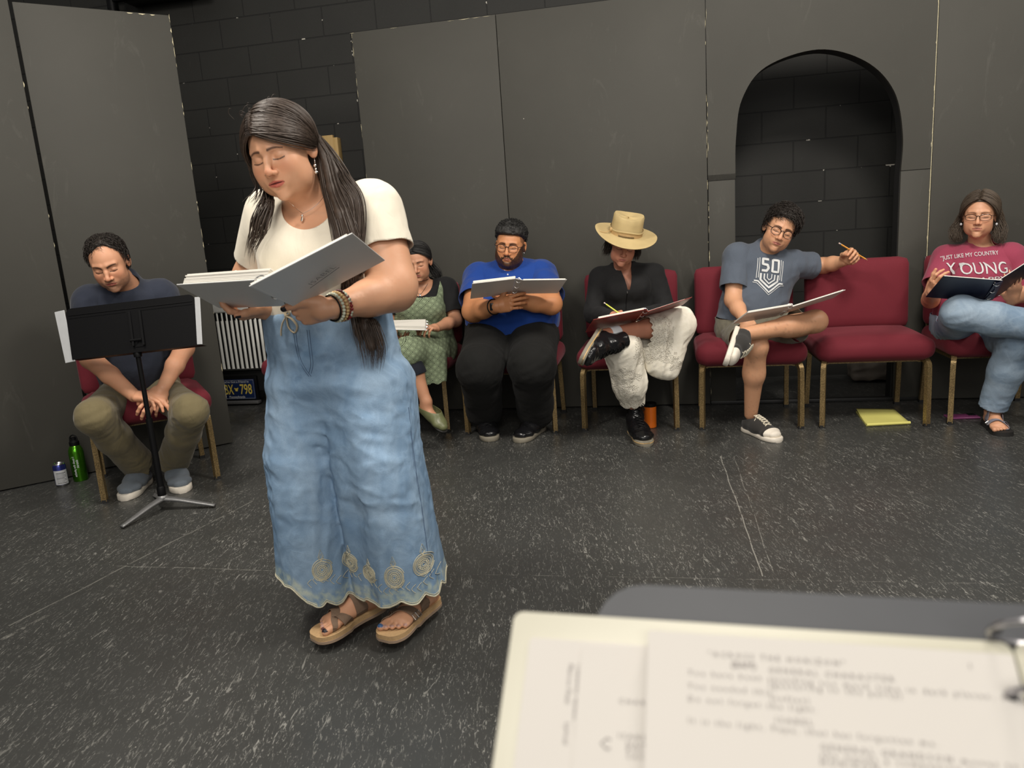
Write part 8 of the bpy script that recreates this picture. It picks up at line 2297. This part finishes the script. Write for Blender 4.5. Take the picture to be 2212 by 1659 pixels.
    for k, dv in enumerate((0.105, 0.0, -0.105)):
        h = hole+up*(dv if k else 0.0) if k else hole+up*0.034
        h = [hole+up*0.033, hole, hole-up*0.105][k]
        MB().ball(h, 0.0032, 12).build('ring_hole', M['ink'], b)
        c = h+rt*0.014-n*0.002; rp = ring_pts(c, up, n, 0.0165, 24); MB().tube(rp+[rp[0]], 0.0017, n=8).build('ring', M['ring_steel'], b)
    MB().tube([TL+rt*(Wd+0.022)-up*0.01+n*0.001, TL+rt*(Wd+0.022)-up*0.28+n*0.001], 0.004, n=8).build('ring_spine', M['ring_steel'], b)
    M['script_ink'] = plain('printed_ink', srgb(122, 116, 116), 0.8)
    Mx = lambda o_, z, a=0.0: Matrix([[*(rt*math.cos(a)+up*math.sin(a)), 0], [*(up*math.cos(a)-rt*math.sin(a)), 0], [*n, 0], [0, 0, 0, 1]]).to_3x3() 
    def put(body, size, px, py, off, rot=0.0, sp=1.6, line=1.0):
        o_ = onp(px, py, off); a = R(rot); X = rt*math.cos(a)+up*math.sin(a); Y = up*math.cos(a)-rt*math.sin(a)
        Mt = Matrix([[X[i], Y[i], n[i], o_[i]] for i in range(3)]+[[0, 0, 0, 1]])
        text_obj('printed_text', body, size, M['script_ink'], b, Mt, spacing=sp, extrude=0.00005, line=line, res=1)
    z = 0.0103; S = 0.0041
    put('"ACROSS THE HORIZON"', S, 1530, 1417, z); put('(BAM)', S*1.25, 1578, 1441, z, 0, 1.0); put('GENERAL CHARACTER', S, 1660, 1452, z)
    put('You have been spending too much time in dark places, mija.', S, 1486, 1457, z, 0, 1.56); put('(gesturing to the party)', S, 1660, 1484, z, 0, 1.56)
    put('You needed this.', S, 1486, 1486, z, 0, 1.56); put('(softer)', S, 1663, 1512, z, 0, 1.5); put('Do not forget the light.', S, 1486, 1514, z, 0, 1.56)
    put('ISABEL', S, 1675, 1560, z); put('It is the light, Papa, that has forgotten me.', S, 1486, 1561, z, 0, 1.56)
    put('GENERAL GRANDSON moves to HIS', S*1.02, 1772, 1619, z, 0, 1.56); put('she needs a companion to go', S*1.02, 1772, 1636, z, 0, 1.56); put('HORIZON', S*1.02, 1772, 1652, z)
    put('1', S, 2092, 1444, z)
    z2 = 0.0024; put('CHAR OF', S, 1336, 1519, z2); put('ISABEL', S, 1335, 1594, z2); put('NAMES', S*0.9, 1352, 1612, z2); put('ROLE', S*0.9, 1352, 1624, z2); put('CAST', S*0.9, 1352, 1638, z2); put('C', S*2.2, 1294, 1618, z2, 0, 1)
    z3 = 0.0014; put('Cuaderno Abuelo', S*0.95, 1247, 1434, z3, -90, 1.1); put('Marcos Final', S*0.95, 1229, 1434, z3, -90, 1.1); put('and', S*0.95, 1242, 1560, z3, -90, 1.1); put('Lyrical', S*0.95, 1221, 1560, z3, -90, 1.1)
front_stand()

# ================================================================ things on the floor
def can():
    c = atZ(131, 1051, 0); c[1] += 0.02; cn = wthing('drink_can', tuple(c), 'blue-topped drink can with a white nutrition panel beside the green bottle', 'can')
    M['can_blue'] = plain('blue_can_metal', srgb(54, 62, 134), 0.25, 0.7, 20, 0.1, 0.0); M['can_alu'] = plain('aluminium', (0.7, 0.7, 0.72), 0.25, 1.0)
    r = 0.031; H = 0.122
    MB().lathe([(0.0, 0.003), (0.022, 0.003), (0.024, 0.0), (0.026, 0.001), (r, 0.010)], 32, c).build('base', M['can_alu'], cn)
    MB().lathe([(r, 0.010), (r, H-0.016), (0.027, H-0.006)], 32, c).build('body', M['can_blue'], cn)
    MB().lathe([(0.027, H-0.006), (0.0275, H-0.002), (0.026, H), (0.0245, H-0.004), (0.0, H-0.005)], 32, c).build('lid', M['can_alu'], cn)
    V = []; n = 14
    a0 = math.atan2(-c[1], -c[0])
    for z in (0.012, 0.088):
        for k in range(n+1): a = a0-1.15+2.3*k/n; V.append((c[0]+(r+0.0005)*math.cos(a), c[1]+(r+0.0005)*math.sin(a), z))
    MB().add(V, [(k, k+1, n+2+k, n+1+k) for k in range(n)]).build('nutrition_panel', M['wing_white'], cn)
    ln = MB()
    for j in range(9):
        z = 0.020+j*0.0068; ln.tube([(c[0]+(r+0.001)*math.cos(a), c[1]+(r+0.001)*math.sin(a), z) for a in np.linspace(a0-0.7, a0+0.75-0.3*(j % 3 == 1), 10)], 0.0006 if j % 4 else 0.0012, n=4)
    ln.build('panel_print', M['ink'], cn)
can()
def bottle():
    c = atZ(170, 1040, 0); c[1] += 0.025; b = wthing('water_bottle', tuple(c), 'shiny green metal water bottle with a black cap beside the blue can', 'bottle')
    M['green_metal'] = plain('green_anodised', srgb(74, 140, 30), 0.22, 0.85, 10, 0.1, 0.0)
    MB().lathe([(0, 0.0), (0.033, 0.0), (0.036, 0.004), (0.0365, 0.155), (0.034, 0.172), (0.026, 0.190), (0.021, 0.196)], 36, c).build('body', M['green_metal'], b)
    cp = MB().lathe([(0.021, 0.194), (0.024, 0.196), (0.024, 0.214), (0.020, 0.218), (0.012, 0.224), (0.012, 0.238), (0.0, 0.240)], 28, c).build('cap', M['black_metal'], b)
    MB().tube(smooth_path([c+np.array([-0.02, 0, 0.216]), c+np.array([-0.016, 0, 0.240]), c+np.array([0.0, 0, 0.250]), c+np.array([0.016, 0, 0.240]), c+np.array([0.02, 0, 0.216])], 5), 0.0035, n=8).build('carry_loop', M['black_metal'], cp)
    a0 = math.atan2(-c[1], -c[0])
    def fn(a): 
        ang = a0-0.40+(-(a[:, 1]))/0.0365*1.0; z = 0.140-a[:, 0]; rr = 0.0369+np.where(a[:, 2] > 0, 0.0002, 0)
        return np.stack([c[0]+rr*np.cos(ang), c[1]+rr*np.sin(ang), z], 1)
    text_obj('bottle_lettering', 'I took the pledge\n    detroit', 0.016, M['wing_white'], b, None, fn=fn, extrude=0.0002, offset=0.0003)
bottle()
def tumbler():
    c = atZ(1408, 926, 0); c[1] += 0.035; b = wthing('tumbler', tuple(c), 'orange tumbler with a black lid under the chair of the woman in the hat', 'tumbler')
    M['orange'] = plain('orange_enamel', srgb(226, 112, 28), 0.3, 0, 30, 0.05, 0.0)
    MB().lathe([(0, 0.0), (0.030, 0.0), (0.034, 0.004), (0.0355, 0.125)], 36, c).build('body', M['orange'], b)
    MB().lathe([(0.036, 0.124), (0.0375, 0.126), (0.0375, 0.140), (0.034, 0.144), (0, 0.145)], 36, c).build('lid', M['black_metal'], b)
tumbler()
def legal_pad():
    q = [atZ(1872, 917, 0.012), atZ(1966, 912, 0.012), atZ(1931, 886, 0.012), atZ(1849, 887, 0.012)]
    b = wthing('legal_pad', tuple((q[0]+q[2])/2), 'yellow legal pad on the floor under the empty chair', 'notepad')
    M['yellow'] = plain('yellow_ruled_paper', srgb(222, 216, 122), 0.8, 0, 40, 0.04, 0.1)
    up = np.array([0, 0, 1.0])
    base = [np.array([p[0], p[1], 0.0]) for p in q]
    mb = MB(); V = []
    for z in (0.001, 0.009): V += [p+up*z for p in base]
    mb.add(V, [(0, 1, 2, 3), (7, 6, 5, 4), (0, 4, 5, 1), (1, 5, 6, 2), (2, 6, 7, 3), (3, 7, 4, 0)]).build('sheets', M['yellow'], b, smooth=False)
    # top sheet, slightly lifted at the far left
    n = 10; V = []; F = []
    for i in range(n+1):
        for j in range(n+1):
            u, v = i/n, j/n; p = (base[0]*(1-u)+base[1]*u)*(1-v)+(base[3]*(1-u)+base[2]*u)*v
            V.append(p+up*(0.010+0.016*v**2*(1-0.4*u)))
    for i in range(n):
        for j in range(n): a = i*(n+1)+j; F.append((a, a+n+1, a+n+2, a+1))
    o = MB().add(V, F).build('top_sheet', M['yellow'], b); solidify(o, 0.0006)
    MB().tube([base[0]+up*0.010, base[1]+up*0.010], 0.008, n=12).build('binding_strip', M['yellow'], b)
legal_pad()
def phone():
    c = atZ(2085, 905, 0); d = unit(atZ(2122, 903, 0)-atZ(2055, 905, 0)); a = math.atan2(d[1], d[0])
    b = empty('smartphone', (c[0], c[1]+0.03, 0), a, 'purple smartphone lying on the floor left of the sandal', 'phone')
    M['purple'] = plain('purple_phone_case', srgb(128, 62, 108), 0.35, 0, 30, 0.05, 0.0)
    box('case', (0, 0, 0.006), (0.158, 0.078, 0.011), M['purple'], b, 0.005, 3)
    box('camera_bump', (0.052, 0.015, 0.0125), (0.036, 0.036, 0.003), M['black_leather'] if 'black_leather' in M else M['black_metal'], b, 0.001, 2)
    for x, y in ((0.044, 0.023), (0.044, 0.007), (0.060, 0.015)): MB().lathe([(0, 0.0155), (0.006, 0.0155), (0.0065, 0.014)], 16, (x, y, 0)).build('camera_lens', M['black_metal'], b)
phone()
def bag():
    """dusty object glimpsed between the legs of the empty chair, beyond the arch"""
    c = atZ(1885, 820, 0); F = Field(); w = np.array([DU[0], DU[1], 0]); nn = np.array([DN[0], DN[1], 0]); c = c+nn*-0.02
    F.rbox(np.vstack([np.column_stack([w, nn, [0, 0, 1], c+np.array([0, 0, 0.085])]), [0, 0, 0, 1]]), (0.15, 0.08, 0.07), 0.04, k=0)
    F.disp = lambda p: -folds(p, (1, 0, 0.3), 14, 0.012, 5, 0.4); F.pad = 0.03
    V, Q = surface(F, *F.bounds(0.03), 0.01); V[:, 2] = np.maximum(V[:, 2], 0.0)
    o = np_mesh('canvas_bundle', V, Q, M['dusty']); tag(o, 'dusty brown bundle on the floor behind the arch, seen under the empty chair', 'bundle')
bag()

# ================================================================ truck front prop behind the left flats
def grille():
    e = empty('truck_grille_prop', (B1[0], B1[1], 0), YAW, 'chrome grille prop with a blue and yellow number plate beside the left flat', 'stage prop')
    M['chrome'] = plain('chrome', (0.86, 0.86, 0.84), 0.14, 1.0, 20, 0.03, 0.0); M['white_bar'] = plain('white_glossy_bar', srgb(240, 240, 234), 0.3)
    def uz(px, py, off=0.30):
        r = ray(px, py); p0 = np.array([B1[0], B1[1], 0])+np.array([DN[0], DN[1], 0])*off; nn = np.array([DN[0], DN[1], 0]); p = CAM+r*(((p0-CAM)@nn)/(r@nn)); q = p-np.array([B1[0], B1[1], 0])
        return q@np.array([DU[0], DU[1], 0]), p[2]
    off = 0.30
    uL, zT = uz(468, 668); uR, zB = uz(574, 792); uL2, zB2 = uz(487, 800)
    u0, u1 = uL2-0.10, uR+0.10; zb = (zB+zB2)/2; zt = zb+0.46
    box('body', ((u0+u1)/2, off+0.14, zt/2+0.06), (u1-u0+0.16, 0.20, zt-0.06), M['black_paint'], e, 0.02, 3)
    box('grille_frame', ((u0+u1)/2, off+0.03, zt+0.015), (u1-u0+0.06, 0.05, 0.11), M['white_bar'], e, 0.012, 3)
    box('grille_frame', ((u0+u1)/2, off+0.03, zb-0.006), (u1-u0+0.04, 0.05, 0.012), M['chrome'], e, 0.003, 2)
    box('grille_recess', ((u0+u1)/2, off+0.050, (zb+zt)/2), (u1-u0, 0.03, zt-zb), M['black_leather'] if 'black_leather' in M else M['black_metal'], e)
    k = 0; u = u0+0.010
    while u < u1:
        mb = MB(); mb.tube([(u, off+0.012, zb), (u, off+0.012, zt-0.10)], 0.0105, n=12); mb.tube([(u, off+0.018, zt-0.12), (u, off+0.018, zt-0.03)], 0.006, n=10)
        mb.build('grille_bar', M['white_bar'], e); u += 0.038
    pu0, pz0 = uz(492, 880); pu1, pz1 = uz(560, 812); cx_ = uz(511, 850)[0]; pu0 = cx_-0.1525; pu1 = cx_+0.1525; pz = (uz(560, 812)[1]+uz(563, 868)[1])/2
    box('plate_holder', ((pu0+pu1)/2, off+0.026, pz-0.005), (0.34, 0.03, 0.205), M['black_metal'], e, 0.006, 2)
    box('bumper_lip', ((pu0+pu1)/2, off+0.005, pz-0.098), (0.36, 0.05, 0.022), M['stand_grey'], e, 0.004, 2)
    M['plate_blue'] = plain('plate_blue', srgb(24, 42, 84), 0.35, 0, 20, 0.05); M['plate_yellow'] = plain('plate_yellow', srgb(232, 206, 90), 0.4)
    pl = box('number_plate', ((pu0+pu1)/2, off+0.006, pz), (0.305, 0.004, 0.152), M['plate_blue'], e, 0.0015, 2)
    def pt(body, size, x, z, m=M['plate_yellow'], al='CENTER', o_=0.0, sx=1.0):
        Mt = Matrix([[sx, 0, 0, x], [0, 0, -1, off+0.0036], [0, 1, 0, z], [0, 0, 0, 1]]); text_obj('plate_lettering', body, size, m, pl, Mt, al, 0.0004, offset=o_)
    cx = (pu0+pu1)/2
    pt("You've Got a Friend in", 0.024, cx, pz+0.050, M['wing_white'], o_=0.0004); pt('Pennsylvania', 0.026, cx, pz-0.066, M['wing_white'], o_=0.0004)
    pt('ZBX', 0.108, cx-0.080, pz-0.036, o_=0.001, sx=0.55); pt('798', 0.108, cx+0.080, pz-0.036, o_=0.001, sx=0.62)
    ks = [(-0.010, 0.013), (-0.016, 0.013), (-0.017, 0.004), (-0.012, 0.002), (-0.009, -0.014), (0.009, -0.014), (0.012, 0.002), (0.017, 0.004), (0.016, 0.013), (0.010, 0.013), (0.010, 0.009), (-0.010, 0.009)]
    MB().add([(cx+0.002+a, off+0.0030, pz+b) for a, b in ks], [tuple(range(len(ks)))]).build('keystone', M['plate_yellow'], pl, smooth=False)
    fr = [(pu0+0.006, off+0.003, pz-0.070), (pu1-0.006, off+0.003, pz-0.070), (pu1-0.006, off+0.003, pz+0.070), (pu0+0.006, off+0.003, pz+0.070), (pu0+0.006, off+0.003, pz-0.070)]
    MB().tube(fr, 0.0011, n=5).build('plate_border', M['wing_white'], pl)
grille()
bpy.context.view_layer.update()
